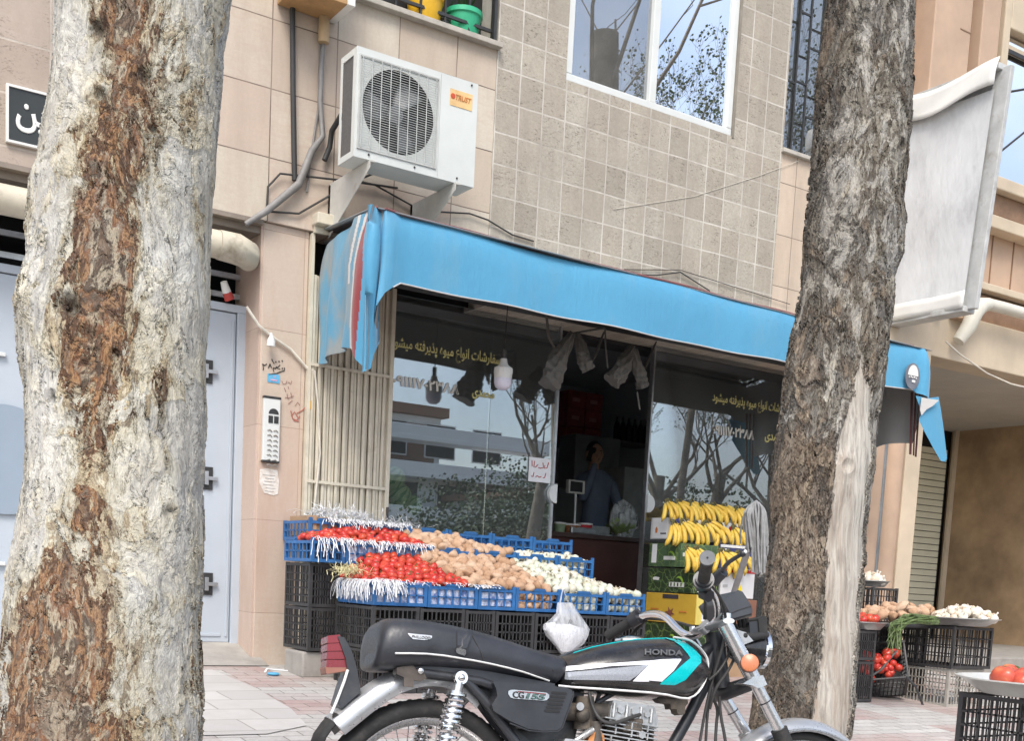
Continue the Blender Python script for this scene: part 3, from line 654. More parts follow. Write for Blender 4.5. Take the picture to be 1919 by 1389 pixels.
LT_R = [(-60, 446), (0, 438), (80, 424), (200, 413), (300, 406), (360, 399), (430, 394), (500, 391), (560, 392), (640, 386), (700, 386), (780, 390), (850, 385), (920, 378), (1000, 379), (1100, 379), (1180, 373), (1250, 372), (1320, 377), (1389, 373), (1460, 378)]
RT_L = [(-60, 1553), (0, 1549), (60, 1544), (110, 1537), (170, 1530), (230, 1529), (280, 1521), (370, 1511), (440, 1506), (520, 1500), (580, 1490), (650, 1479), (700, 1470), (760, 1463), (830, 1451), (880, 1443), (950, 1441), (1020, 1440), (1100, 1431), (1200, 1423), (1300, 1412), (1389, 1400), (1500, 1385)]
RT_R = [(-60, 1716), (0, 1713), (80, 1712), (150, 1706), (220, 1705), (300, 1698), (380, 1690), (410, 1697), (470, 1692), (520, 1677), (570, 1677), (640, 1665), (720, 1655), (790, 1645), (850, 1640), (930, 1632), (1000, 1622), (1080, 1618), (1150, 1612), (1250, 1605), (1320, 1600), (1389, 1592), (1500, 1588)]
def sst(a, b, x):
    t = min(1, max(0, (x-a)/(b-a))); return t*t*(3-2*t)
def attrL(u, y, front):
    n = noise.noise(V((u*2.2, y*.004, 3)))*.5+noise.noise(V((u*6, y*.012, 9)))*.25
    band = math.exp(-((u-(.0+.12*math.sin(y*.004)))/.46)**2)
    a = .08+.62*band+.42*n
    if y > 1040: a += min(.36, (y-1040)/420)*(1-.3*max(0, u))
    a += .12*(1-sst(100, 170, y))*(1-sst(.55, .85, abs(u)))
    a -= .25*math.exp(-((y-200)/60)**2-((u+.25)/.22)**2)
    a -= .30*sst(730, 820, y)*(1-sst(1020, 1130, y))*(1-sst(-.25, .0, u))
    a -= .12*sst(.35, .6, u)
    return a, 0.0
def attrR(u, y, front):
    n = noise.noise(V((u*2.2+9, y*.004, 3)))*.5+noise.noise(V((u*6, y*.012, 19)))*.3
    a = .24+.46*n
    a += .14*(1-sst(-.5, -.15, u))
    a += .30*sst(760, 900, y)*(1-sst(-.1, .25, u))
    a -= .04*(1-sst(280, 380, y))+.14*sst(1080, 1240, y)
    w = 0.0
    if front and y > 560:
        c = .28+.14*min(1, max(0, (y-690)/210)); hw = -.14+.60*min(1, max(0, (y-600)/250))+.03*math.sin(y*.02)
        w = max(0.0, min(1.0, .5+(hw-abs(u-c))*2.8))
    return a, w
left_tree = empty('plane_tree', (0, 0, 0), 'thick pale trunk with flaking cream and rust brown bark before the grey gates', 'tree')
o = trunk('trunk', 2.94, LT_L, LT_R, bark_mat('bark_pale', PALE, .016, s1=5, s2=13), -70, 1470, 640, 420,
    [(236, 125, .055, .018, .9), (318, 205, .050, .020, .6), (240, 243, .045, .022, .5), (192, 615, .075, .028, .9), (95, 585, .085, .022, 0), (228, 660, .05, .014, .7), (150, 770, .04, .012, .4), (345, 960, .04, .010, .5), (90, 1100, .03, .010, .6), (80, 1230, .05, .016, .5), (270, 690, .03, .015, .8), (330, 290, .035, .012, .6), (125, 325, .018, .006, .8)], attrL, left_tree)
o.parent = left_tree
right_tree = empty('plane_tree', (0, 0, 0), 'dark grey plane tree trunk with a long strip of bare pale wood, beside the bananas', 'tree')
o = trunk('trunk', 4.4, RT_L, RT_R, bark_mat('bark_dark', GREY, .022, s1=6, s2=15, wood=(.49, .46, .405)), -70, 1520, 760, 420,
    [(1500, 860, .07, .02, .3), (1675, 290, .05, .025, .6), (1565, 880, .05, .015, .9), (1640, 405, .05, .02, 0), (1600, 60, .04, .012, .3), (1480, 700, .06, .02, 0), (1550, 640, .05, .015, .4), (1580, 130, .05, .015, .5)], attrR, right_tree)
o.parent = right_tree
# limbs above the frame and bare trees whose twigs show in the window reflections
M['limb'] = simple('limb_bark', (.20, .17, .13), .85, var=.35, scale=6, bump=.5, dirt=.3, dirtc=(.36, .34, .28))
M['bud'] = simple('young_leaf', (.10, .14, .05), .7, var=.3, scale=3, bump=0)
def branch(mb, lv, p, d, L, r, depth, rnd, up=.25):
    pts = [p.copy()]; rs = [r]; n = 4 if depth > 1 else 3
    for i in range(n):
        d = (d+V((rnd.uniform(-.28, .28), rnd.uniform(-.28, .28), rnd.uniform(-.12, .28)+up*.2))).normalized()
        p = p+d*(L/n); pts.append(p.copy()); rs.append(r*(1-.55*(i+1)/n))
    mb.tube(pts, rs, 8 if r > .05 else (5 if r > .015 else 3), cap=False)
    if depth == 0:
        for i in range(3):
            q = pts[1+i % (len(pts)-1)]+V((rnd.uniform(-.05, .05),)*3); s = rnd.uniform(.03, .07)
            a = V((rnd.uniform(-1, 1), rnd.uniform(-1, 1), rnd.uniform(-1, 1))).normalized()*s; b = a.orthogonal().normalized()*s*.6
            lv.add([q, q+a*.5+b, q+a, q+a*.5-b], [(0, 1, 2, 3)])
        return
    for k in range(rnd.choice((2, 3, 3)) if depth > 1 else 3):
        t = rnd.uniform(.35, 1.0); i = min(n-1, int(t*n)); q = pts[i].lerp(pts[i+1], t*n-i)
        ax = V((rnd.uniform(-1, 1), rnd.uniform(-1, 1), rnd.uniform(-.3, .6))).normalized()
        nd = (d*.75+ax*.75).normalized()
        branch(mb, lv, q, nd, L*rnd.uniform(.58, .8), max(.004, rs[i]*.62), depth-1, rnd, up)
def bare_tree(name, base, h, r, label, seed, stub=None, spread=1.0, group=None, lr=.34, dep=5):
    rnd = random.Random(seed); t = empty(name, (0, 0, 0), label, 'tree', group)
    base = V(base); m = MB(); n = 10; pts = []; rs = []
    for i in range(n+1):
        f = i/n; pts.append(base+V((.12*math.sin(f*4+seed), .12*math.cos(f*3+seed), h*f))); rs.append(r*(1.25-.5*f) if i == 0 else r*(1.0-.3*f))
    m.tube(pts, rs, 20); top = pts[-1]
    m.build('trunk', M['limb'], t)
    br = MB(); lv = MB()
    for k in range(5):
        a = 2*math.pi*k/5+rnd.uniform(-.4, .4)
        branch(br, lv, top-V((0, 0, rnd.uniform(0, h*.25))), V((math.cos(a)*.8*spread, math.sin(a)*.8*spread, .8)).normalized(), h*.5, r*lr, dep, rnd)
    if stub: br.tube([stub[0], stub[1]], [r*.75, r*.7], 16)
    c = br.build('crown', M['limb'], t); lv.build('foliage', M['bud'], c)
    return t
for tr, px_, dep, rad in ((left_tree, 272, 2.94, .20), (right_tree, 1633, 4.4, .155)):
    rnd = random.Random(int(px_)); b = fd(px_, -65, dep); m = MB(); lv = MB()
    top = b+V((.05, -.05, 1.6)); m.tube([b-V((0, 0, .1)), b+V((0, 0, .8)), top], [rad*1.02, rad*.97, rad*.85], 20)
    for k in range(4):
        a = 2*math.pi*k/4+.5; branch(m, lv, top-V((0, 0, .1)), V((math.cos(a)*.5, math.sin(a)*.4-.45, 1.0)).normalized(), 1.9, rad*.5, 4, rnd)
    c = m.build('crown', M['limb'], tr); lv.build('foliage', M['bud'], c)
# ------------------------------------------------------------ far side of the street (seen in the glass)
def mirror(px_, py_, Y, G=GL):
    g = fy(px_, py_, G); d = ray(px_, py_); t = (G-Y)/d.y
    return V((g.x+d.x*t, Y, g.z+d.z*t))
def leafy(mb, c, r, n, rnd, s=(.10, .22)):
    for _ in range(n):
        u = V((rnd.gauss(0, 1), rnd.gauss(0, 1), rnd.gauss(0, 1))).normalized()*(rnd.random()**.4)
        k = 1+.35*noise.noise(u*2.3+V(c)*.3)
        q = V(c)+V((u.x*r[0], u.y*r[1], u.z*r[2]))*k
        if noise.noise(q*1.3) < -.18: continue
        L = rnd.uniform(*s); a = V((rnd.uniform(-1, 1), rnd.uniform(-1, 1), rnd.uniform(-1, 1))).normalized()*L; b = a.orthogonal().normalized()*L*.5
        mb.add([q, q+a*.5+b, q+a, q+a*.5-b], [(0, 1, 2, 3)])
M['leaf'] = simple('evergreen_leaf', (.05, .085, .03), .6, var=.5, scale=.9, bump=0)
M['far_white'] = simple('white_render', (.82, .83, .82), .7, var=.06, scale=.4)
M['far_brown'] = simple('brown_roof', (.22, .13, .09), .8, var=.2, scale=.5)
rnd = random.Random(3)
p0 = mirror(735, 820, -46); p1 = mirror(1000, 820, -46)
ex = p0.x; dx = p1.x-p0.x
bb = empty('apartment_block', (0, 0, 0), 'white apartment block with long balconies across the street, mirrored in the shop window', 'building')
m = MB(); m.box(ex-8, ex+dx*.95, -60, -46, -1, 6.2); m.box(ex-8, ex+dx*.42, -60, -47.5, 6.2, 9.0); m.build('wall', M['far_white'], bb)
m = MB(); m.box(ex-9, ex+dx*.44, -61, -46.9, 9.0, 9.5); m.build('roof', M['far_brown'], bb)
m = MB(); m.box(ex-.5, ex+dx*.38, -47.6, -47.45, 6.3, 8.6); m.build('roof_room', M['far_brown'], bb)
for z in (1.2, 3.4, 5.6, 7.4):
    m = MB(); m.box(ex-8, ex+dx*1.02, -46.05, -44.6, z, z+.25); m.box(ex-8, ex+dx*1.02, -44.8, -44.62, z+.2, z+.75); m.build('balcony', M['far_white'], bb, bevel=.03)
rows = 0
for z in (.3, 3.4, 6.6):
    for i in range(7):
        x = ex-6+i*2.9
        if x > ex+dx*.9: break
        w_ = empty('window'); w_.parent = bb; m = MB(); m.box(x-.08, x+1.78, -46.0 if z < 6 else -47.45, -45.92 if z < 6 else -47.4, z+.3, z+2.1); m.build('window_frame', M['white_paint'], w_)
        m = MB(); m.box(x, x+1.7, -45.93 if z < 6 else -47.41, -45.90 if z < 6 else -47.38, z+.38, z+2.02); m.build('pane', M['dark'], w_)
p2 = mirror(960, 820, -40); bb = empty('white_house', (0, 0, 0), 'low white house beyond the trees across the street', 'building')
m = MB(); m.box(p2.x, p2.x+9, -50, -40, -1, 4.6); m.build('wall', M['far_white'], bb); m = MB(); m.box(p2.x-.4, p2.x+9.4, -50.4, -39.6, 4.6, 4.9); m.build('roof', M['far_brown'], bb)
for i in range(3):
    m = MB(); m.box(p2.x+1+i*2.7, p2.x+2.5+i*2.7, -40, -39.95, 1.2, 3.0); m.build('window', M['dark'], bb)
m = MB(); m.box(-40, 70, -21.3, -21.0, -.5, 1.2); tag(m.build('boundary_wall', simple('boundary_stone', (.24, .22, .19), .9, var=.3, scale=1.2, bump=.6)), 'long stone boundary wall across the street', 'wall')
spots = [(1290, -22.6, 2.2, 3.0), (1360, -22.6, 2.2, 3.4), (1240, -22.6, 2.0, 2.6), (960, -22.6, 2.2, 2.6), (1020, -22.5, 2.0, 3.0), (815, -24, 2.2, 2.9), (880, -26, 2.6, 4.2), (935, -24, 2.0, 3.4), (985, -27, 2.6, 5.2), (1010, -25, 1.8, 4.5), (780, -26, 2.0, 2.4), (1260, -26, 2.4, 4.6), (1330, -25, 2.6, 5.0), (1400, -27, 2.6, 4.5), (1130, -25, 2.4, 4.4), (740, -28, 2.0, 2.0), (1480, -25, 2.6, 4.8)]
for i, (px_, Y, w_, h_) in enumerate(spots):
    p = mirror(px_, 1000, Y); t = empty('evergreen_tree', (p.x, Y, -.44), 'dark green leafy tree behind the boundary wall across the street', 'tree', 'leafy trees across the street')
    m = MB(); m.tube([(0, 0, 0), (.1, .1, h_*.6)], [.16, .08], 8); m.build('trunk', M['limb'], t)
    m = MB(); leafy(m, (0, 0, h_*.60), (w_*.95, w_*.8, h_*.48), 4200, rnd, (.06, .14)); m.build('crown', M['leaf'], t)
for i, (px_, Y, h_) in enumerate([(1245, -17.5, 4.2), (1350, -18.0, 4.5), (1010, -18.4, 4.2), (1440, -18, 4.5)]):
    p = mirror(px_, 900, Y); bare_tree('plane_tree', (p.x, Y, -.44), h_, .22, 'bare budding plane tree at the kerb across the street', 20+i, group='bare trees across the street')
sp = mirror(1135, 62, -4.9, .03); sq = mirror(1138, 230, -4.9, .03)
bare_tree('plane_tree', (sp.x+.05, -4.9, -.3), sq.z+.3, .26, 'bare pollarded tree further along the pavement, mirrored upstairs', 77, stub=(sq-V((0, 0, .5)), sp), spread=.8, lr=.13, dep=6)
q = mirror(1300, 120, -12, .03); bare_tree('plane_tree', (q.x+1.2, -12.5, -.44), q.z-4.6, .10, 'bare budding tree out in the verge, mirrored upstairs', 91, spread=1.1, lr=.5, dep=6)
# parked white car seen in the glass
cp = mirror(850, 1000, -15.0)
car = empty('parked_car', (cp.x, -15.0, -.46), 'white hatchback parked across the street, mirrored in the shop window', 'car')
prof = [(-2.0, .35), (-2.05, .75), (-1.95, 1.0), (-1.25, 1.42), (-.2, 1.48), (.55, 1.40), (1.15, .98), (1.9, .85), (2.1, .65), (2.1, .35)]
m = MB(); m.prism(prof, lambda a, b: V((a, .82-max(0, b-.9)*.35, b)), lambda a, b: V((a, -.82+max(0, b-.9)*.35, b))); m.build('body', simple('car_white', (.75, .76, .78), .25, bump=0, var=.02), car, bevel=.05)
for s in (-1, 1):
    m = MB(); m.prism([(-1.5, 1.02), (-1.15, 1.34), (.45, 1.34), (.98, 1.0)], lambda a, b: V((a, s*(.835-max(0, b-.9)*.35), b)), lambda a, b: V((a, s*(.80-max(0, b-.9)*.35), b))); m.build('window', M['dark'], car)
    for x in (-1.3, 1.35):
        m = MB(); m.lathe([(.1, -.1), (.31, -.1), (.31, .1), (.1, .1)], 20, Matrix.Translation((x, s*.76, .31)) @ Matrix.Rotation(R(90), 4, 'X')); m.build('wheel', M['black_plastic'], car)
# ------------------------------------------------------------ text helper (letters already shaped and ordered for drawing)
def text_mesh(body, mat, parent, name, origin, right, up, size, extrude=.0015, shear=0, width=None, bold=.0, spacing=1.0):
    c = bpy.data.curves.new('t', 'FONT'); c.body = body; c.size = 1; c.extrude = 0; c.shear = shear; c.bevel_depth = bold; c.bevel_resolution = 0; c.space_character = spacing
    o = bpy.data.objects.new('t', c); COL.objects.link(o); bpy.context.view_layer.update()
    me = bpy.data.meshes.new_from_object(o.evaluated_get(bpy.context.evaluated_depsgraph_get())); bpy.data.objects.remove(o)
    xs = [v.co.x for v in me.vertices]; ys = [v.co.y for v in me.vertices]
    if not xs: return None
    x0, x1, y0, y1 = min(xs), max(xs), min(ys), max(ys)
    sx = (width/(x1-x0)) if width else size/(y1-y0); sy = size/(y1-y0)
    origin = V(origin); right = V(right).normalized(); up = V(up).normalized(); nrm = right.cross(up)
    for v in me.vertices: v.co = origin+right*((v.co.x-x0)*sx)+up*((v.co.y-y0)*sy)+nrm*(extrude+v.co.z*.01)
    me.name = name; me.materials.clear(); me.materials.append(mat)
    ob = bpy.data.objects.new(name, me); COL.objects.link(ob)
    if parent is not None: ob.parent = parent
    return ob
FORMS = {'ا': (0xFE8D, 0xFE8E, None, None), 'آ': (0xFE81, 0xFE82, None, None), 'ب': (0xFE8F, 0xFE90, 0xFE91, 0xFE92), 'ت': (0xFE95, 0xFE96, 0xFE97, 0xFE98), 'د': (0xFEA9, 0xFEAA, None, None), 'ذ': (0xFEAB, 0xFEAC, None, None),
 'ر': (0xFEAD, 0xFEAE, None, None), 'س': (0xFEB1, 0xFEB2, 0xFEB3, 0xFEB4), 'ش': (0xFEB5, 0xFEB6, 0xFEB7, 0xFEB8), 'ع': (0xFEC9, 0xFECA, 0xFECB, 0xFECC), 'ف': (0xFED1, 0xFED2, 0xFED3, 0xFED4), 'م': (0xFEE1, 0xFEE2, 0xFEE3, 0xFEE4),
 'ن': (0xFEE5, 0xFEE6, 0xFEE7, 0xFEE8), 'و': (0xFEED, 0xFEEE, None, None), 'ه': (0xFEE9, 0xFEEA, 0xFEEB, 0xFEEC), 'ی': (0xFBFC, 0xFBFD, 0xFBFE, 0xFBFF), 'پ': (0xFB56, 0xFB57, 0xFB58, 0xFB59), 'ح': (0xFEA1, 0xFEA2, 0xFEA3, 0xFEA4), 'ک': (0xFB8E, 0xFB8F, 0xFB90, 0xFB91)}
def fa(s):
    out = []
    for i, ch in enumerate(s):
        f = FORMS.get(ch)
        if not f: out.append(ch); continue
        prev = i > 0 and s[i-1] in FORMS and FORMS[s[i-1]][2] is not None
        nxt = i < len(s)-1 and s[i+1] in FORMS and f[2] is not None
        out.append(chr(f[3] if prev and nxt else f[1] if prev else f[2] if nxt else f[0]))
    return ''.join(out)[::-1]
def stroke(mb, pts, r, Y=None, n=5):
    mb.tube([V(p) for p in pts], r, n, flat=.35, ref=(0, 1, 0))
def put_text(s, pxa, pya, pxb, hpx, mat, name, Y, parent, shape=True, bold=.02, dy=-.004, spacing=1.0):
    a = fy(pxa, pya, Y); b = fy(pxb, pya, Y); w_ = b.x-a.x; h_ = hpx
    return text_mesh(fa(s) if shape else s, mat, parent, name, (a.x, Y+dy, a.z), (1, 0, 0), (0, 0, 1), h_, 0, width=w_, bold=bold, spacing=spacing)
L1 = 'سفارشات انواع میوه پذیرفته میشود'; L2 = '۰۹۱۱۱۷۰۲۳۸۸'; L3 = 'محمدی'
put_text(L1, 731, 659, 940, .115, M['yellow_ink'], 'lettering', GL, g1)
put_text(L2, 735, 722, 861, .105, M['white_ink'], 'lettering', GL, g1, shape=False, bold=.045)
put_text(L3, 884, 747, 926, .07, M['yellow_ink'], 'lettering', GL, g1, bold=.04)
put_text(L1, 1334, 760, 1480, .115, M['yellow_ink'], 'lettering', GL, g2)
put_text(L2, 1335, 814, 1413, .115, M['white_ink'], 'lettering', GL, g2, shape=False, bold=.045)
put_text(L3, 1432, 829, 1470, .08, M['yellow_ink'], 'lettering', GL, g2, bold=.04)
# paper note on the glass
c = fy(989, 902, GL); pn = None
m = MB(); m.box(c.x, c.x+.205, GL-.006, GL-.004, c.z, c.z+.185); pn = tag(m.build('paper_note', M['paper_white']), 'white handwritten paper note taped inside the doorway edge of the shop glass', 'note')
m = MB()
def sc(x, z): return V((c.x+x*.205, GL-.008, c.z+z*.185))
for L in ([(.88, .85), (.82, .62), (.70, .60), (.72, .72)], [(.62, .82), (.66, .62), (.52, .58), (.42, .60)], [(.40, .72), (.30, .60), (.22, .60), (.24, .85)], [(.14, .62), (.12, .86)], [(.78, .40), (.74, .22), (.66, .20)], [(.58, .24), (.48, .20), (.40, .26), (.32, .20)], [(.24, .38), (.2, .2), (.12, .22)]): stroke(m, [sc(*q) for q in L], .004)
m.build('handwriting', M['red_ink'], pn)
# ------------------------------------------------------------ black house sign (left)
sg = empty('name_sign', (0, 0, 0), 'black glazed name sign with white Persian lettering on the upper left wall', 'sign')
m = MB(); frame(m, 1.255, 1.86, 2.985, 3.30, -.03, .013, .03); m.build('sign_frame', M['white_paint'], sg)
m = MB(); m.box(1.265, 1.85, -.02, -.001, 2.995, 3.29); m.build('sign_plate', simple('sign_black', (.03, .035, .035), .35, var=.1), sg)
a = fy(28, 247, 0); b = fy(88, 247, 0)
text_mesh(fa('ین'), M['white_paint'], sg, 'lettering', (a.x, -.024, a.z), (1, 0, 0), (0, 0, 1), .16, 0, width=b.x-a.x, bold=.03)
# ------------------------------------------------------------ air conditioner
AY = -.60; AX0, AX1, AZ0, AZ1 = 3.140, 4.000, 3.190, 3.832
ac = empty('air_conditioner', (0, 0, 0), 'white outdoor air conditioner unit with a round fan grille on wall brackets above the awning', 'air conditioner')
cx, cz, cr = 3.435, 3.515, .247
m = MB(); sx0, sx1 = AX0+.012, AX1-.012
n = 64; ring = []; rect = []
for i in range(n):
    a = 2*math.pi*i/n; ring.append(V((cx+cr*math.cos(a), AY, cz+cr*math.sin(a))))
    # square panel corner points
    dx_, dz_ = math.cos(a), math.sin(a); s_ = .272/max(abs(dx_), abs(dz_)); rect.append(V((cx+dx_*s_, AY, cz+dz_*s_)))
m.add(ring+rect, [(i, (i+1) % n, (i+1) % n+n, i+n) for i in range(n)])
for b in ((cx+.272, AX1, AZ0, AZ1), (AX0, cx-.272, AZ0, AZ1), (cx-.272, cx+.272, AZ0, cz-.272), (cx-.272, cx+.272, cz+.272, AZ1)):
    m.add([(b[0], AY, b[2]), (b[1], AY, b[2]), (b[1], AY, b[3]), (b[0], AY, b[3])], [(0, 1, 2, 3)])
D_ = .235
m.box(AX0, AX1, AY+.004, AY+D_, AZ1-.004, AZ1); m.box(AX0, AX1, AY+.004, AY+D_, AZ0, AZ0+.004); m.box(AX1-.004, AX1, AY+.001, AY+D_, AZ0, AZ1); m.box(AX0, AX0+.004, AY+.001, AY+.05, AZ0, AZ1); m.box(AX0, AX0+.004, AY+D_-.03, AY+D_, AZ0, AZ1); m.box(AX0, AX0+.004, AY+.05, AY+D_-.03, AZ1-.04, AZ1); m.box(AX0, AX0+.004, AY+.05, AY+D_-.03, AZ0, AZ0+.04)
m.build('casing', simple('ac_white', (.60, .625, .60), .42, var=.05, scale=4, dirt=.22, dirtc=(.45, .43, .37)), ac, bevel=.004)
m = MB(); m.box(AX0+.006, AX0+.02, AY+.05, AY+D_-.03, AZ0+.04, AZ1-.04); m.build('side_coil', simple('coil', (.10, .10, .10), .6, scale=60), ac)
m = MB(); m.box(AX0+.02, AX1-.02, AY+.12, AY+.13, AZ0+.02, AZ1-.02); m.build('inner_back', M['black_plastic'], ac)
T_ = Matrix.Translation((cx, AY+.06, cz)) @ Matrix.Rotation(R(90), 4, 'X')
m = MB(); m.lathe([(.0, .03), (.05, .025), (.06, -.02)], 24, T_)
for kk in range(3):
    a0 = 2*math.pi*kk/3+.6
    m.grid(lambda u, v, a0=a0: T_ @ V(((.05+.175*u)*math.cos(a0+v*(1.1-.35*u)), (.05+.175*u)*math.sin(a0+v*(1.1-.35*u)), .03-.05*v)), 6, 6)
m.build('fan', simple('fan_grey', (.16, .165, .17), .4), ac, solid=.003)
m = MB(); n = 38
for i in range(n):
    z = cz-.262+.524*i/(n-1); m.bar((cx-.266, AY-.006, z), (cx+.266, AY-.006, z), .002, .0026)
for i in range(9): x = cx-.255+.51*i/8; m.bar((x, AY-.009, cz-.266), (x, AY-.009, cz+.266), .004, .0045)
for r_ in (.05, .11): pass
m.build('grille', simple('grille_white', (.46, .48, .46), .45), ac)
m = MB(); frame(m, cx-.278, cx+.278, cz-.274, cz+.274, AY-.008, .008, .008); m.box(cx+.29, cx+.2925, AY-.002, AY, AZ0+.01, AZ1-.01); m.build('grille_frame', simple('ac_seam', (.48, .49, .47), .5), ac)
lb = MB(); lb.box(3.795, 3.96, AY-.003, AY-.001, 3.655, 3.755); lo = lb.build('logo_sticker', simple('sticker_orange', (.72, .48, .22), .5, var=.2, scale=8, bump=0), ac)
text_mesh('TRUST', simple('logo_orange', (.55, .20, .05), .5, bump=0), lo, 'lettering', (3.833, AY-.006, 3.695), (1, 0, 0), (0, 0, 1), .034, 0, width=.118, bold=.03, shear=.25)
m = MB(); m.lathe([(.017, 0), (.017, .002)], 20, Matrix.Translation((3.815, AY-.003, 3.712)) @ Matrix.Rotation(R(90), 4, 'X')); m.build('logo_dot', simple('logo_red', (.55, .08, .03), .5, bump=0), lo)
for bx in (3.26, 3.87):
    m = MB(); m.box(bx-.018, bx+.018, AY-.02, -.002, AZ0-.012, AZ0-.002); m.box(bx-.018, bx-.012, -.03, -.001, AZ0-.34, AZ0-.01)
    m.prism([(-.001, AZ0-.34), (-.03, AZ0-.345), (AY-.02, AZ0-.05), (AY-.02, AZ0-.012), (-.001, AZ0-.012)], lambda a, b: V((bx-.018, a, b)), lambda a, b: V((bx-.014, a, b)))
    m.build('bracket', simple('bracket_%d' % int(bx*100), (.52, .51, .47), .5, var=.1, dirt=.3, dirtc=(.3, .26, .2)), ac)
for (x, z) in ((AX0+.10, AZ0+.03), (AX1-.13, AZ0+.03), (AX0+.42, AZ0+.028), (AX1-.05, AZ1-.02)): m = MB(); m.ell((x, AY-.003, z), .007, 8, 5); m.build('screw', M['dark_metal'], ac)
# ------------------------------------------------------------ awning
aw = empty('awning', (0, 0, 0), 'long bright blue canvas awning over the shop front with a red stripe and drooping corners', 'awning')
def topz(x): return 2.812-(x-3.26)*.0142
def botz(x):
    return 2.405-(x-3.4)*.004
FY = -.95
AWX0, AWX1 = 3.085, 8.27
path = []   # (x, y, ztop, zbot, mat)
def addp(x, y, zt, zb): path.append((x, y, zt, zb))
NS = 104
for i in range(NS+1):
    f = i/NS; y = -.0+FY*f; x = 3.205+(AWX0-3.205)*f+.018*math.sin(f*15)*math.sin(math.pi*f)
    zb = 2.03-.02*math.sin(f*9)-(.17*max(0, (f-.75)/.25)**1.3)
    zt = 2.80+.02*f
    addp(x, y, zt, zb)
side_n = len(path)
for (pxx, pyb, dy_) in ((700, 690, -.02), (706, 665, .02), (711, 640, .05), (706, 610, .03), (712, 575, -.01), (722, 548, -.03), (738, 538, -.02)):
    p = fy(pxx, pyb, FY+dy_); addp(p.x, FY+dy_, topz(max(3.2, p.x))-.004, p.z)
x = path[-1][0]+.06
while x < 8.10:
    r_ = .018*math.sin(x*1.9)+.010*math.sin(x*4.3+1); addp(x, FY+r_, topz(x)+.003*math.sin(x*7), botz(x)+.006*math.sin(x*3.1)+.004*math.sin(x*8)); x += .06
fr_n = len(path)
for (xx, dy_, zb) in ((8.12, -.0, 2.37), (8.16, -.03, 2.36), (8.20, -.04, 2.35), (8.235, -.02, 2.34), (8.27, -.0, 2.335), (8.30, .03, 2.335)):
    addp(xx, FY+dy_, topz(xx)-max(0, (xx-8.14))*.5, zb)
for i in range(1, 19):
    f = i/18; addp(8.30+.03*math.sin(f*12)*math.sin(math.pi*f), FY*(1-f), 2.66+.04*math.sin(f*3), (1.97 if i > 2 else 2.2)+.03*math.sin(f*5))
NT = 64
def awn_pt(i, t, off=0):
    x, y, zt, zb = path[i]; z = zt+(zb-zt)*t
    a = path[max(0, i-1)]; b = path[min(len(path)-1, i+1)]
    d = V((b[0]-a[0], b[1]-a[1], 0)).normalized(); nn = V((d.y, -d.x, 0))
    ii = i/4 if i < side_n else 26+(i-side_n)
    bl_ = (.012*math.sin(t*5+ii*.5)+.02*t*math.sin(ii*.9)) if i < side_n+5 else .008*t*math.sin(ii*.33)
    curl = -.035*(1-t)**6
    return V((x, y, z))+nn*(bl_+curl-off)
m = MB(); mb_ = MB()
for i in range(len(path)-1):
    for j in range(NT):
        t0, t1 = j/NT, (j+1)/NT
        if i < side_n-1:
            s_ = 1-i/(side_n-2); k_ = 0
            mi = 1
            s_c = (i+.5)/4
            if s_c < 13: mi = 1
            # red wedge and pale piping near the corner
            wdt = 4.6*max(0, min(1, (t0-.06)/.30))*(1-.62*max(0, (t0-.42)/.58))+.3
            c_ = 22.8-1.2*t0
            if abs(s_c-c_) < wdt/2: mi = 2
            elif abs(s_c-(c_-wdt/2-.7)) < .55: mi = 3
            elif s_c > c_: mi = 0
            elif abs(s_c-(c_-wdt/2-3.2)) < .5 and t0 < .5: mi = 3
        elif i >= len(path)-17: mi = 2 if i < len(path)-14 else 1
        else: mi = 0
        m.mi = mi; m.add([awn_pt(i, t0), awn_pt(i+1, t0), awn_pt(i+1, t1), awn_pt(i, t1)], [(0, 3, 2, 1)], True)
        mb_.add([awn_pt(i, t0, .008), awn_pt(i+1, t0, .008), awn_pt(i+1, t1, .008), awn_pt(i, t1, .008)], [(0, 1, 2, 3)], True)
def weld(o, d=.0002):
    import bmesh
    b = bmesh.new(); b.from_mesh(o.data); bmesh.ops.remove_doubles(b, verts=b.verts, dist=d); b.to_mesh(o.data); b.free()
o = m.build('canvas_valance', [M['awn_blue'], M['awn_worn'], M['awn_red'], M['awn_white']], aw, sharp=0); weld(o)
o = mb_.build('lining', M['awn_grey'], aw, sharp=0); weld(o)
m = MB()
m.grid(lambda u, v: V((3.13+.075*v+(8.28-3.13-.075*v)*u, FY+.012+(-FY-.03)*v, topz(3.1+5.1*u)-.004+(.085+.015*u)*v+.012*math.sin(u*40)*math.sin(v*3.1))), 80, 8)
m.build('canvas_roof', M['awn_top'], aw, solid=.006)
m = MB(); m.tube([(3.16, FY+.06, 2.755), (8.22, FY+.06, 2.68)], .018, 10)
for x in (3.24, 4.8, 6.4, 8.2): m.tube([(x, FY+.06, topz(x)-.06), (x, .02, 2.82)], .014, 8)
m.build('awning_frame', M['dark_metal'], aw)
m = MB(); hem = [awn_pt(i, 1.0)+V((0, -.004, 0)) for i in range(side_n+6, fr_n)]
m.tube(hem, .0045, 6); m.build('hem', M['awn_white'], aw)
m = MB(); hem = [awn_pt(i, 0.0)+V((0, -.002, .004)) for i in range(side_n, fr_n)]; m.tube(hem, .008, 6); m.build('top_piping', simple('piping_maroon', (.22, .09, .09), .7), aw)
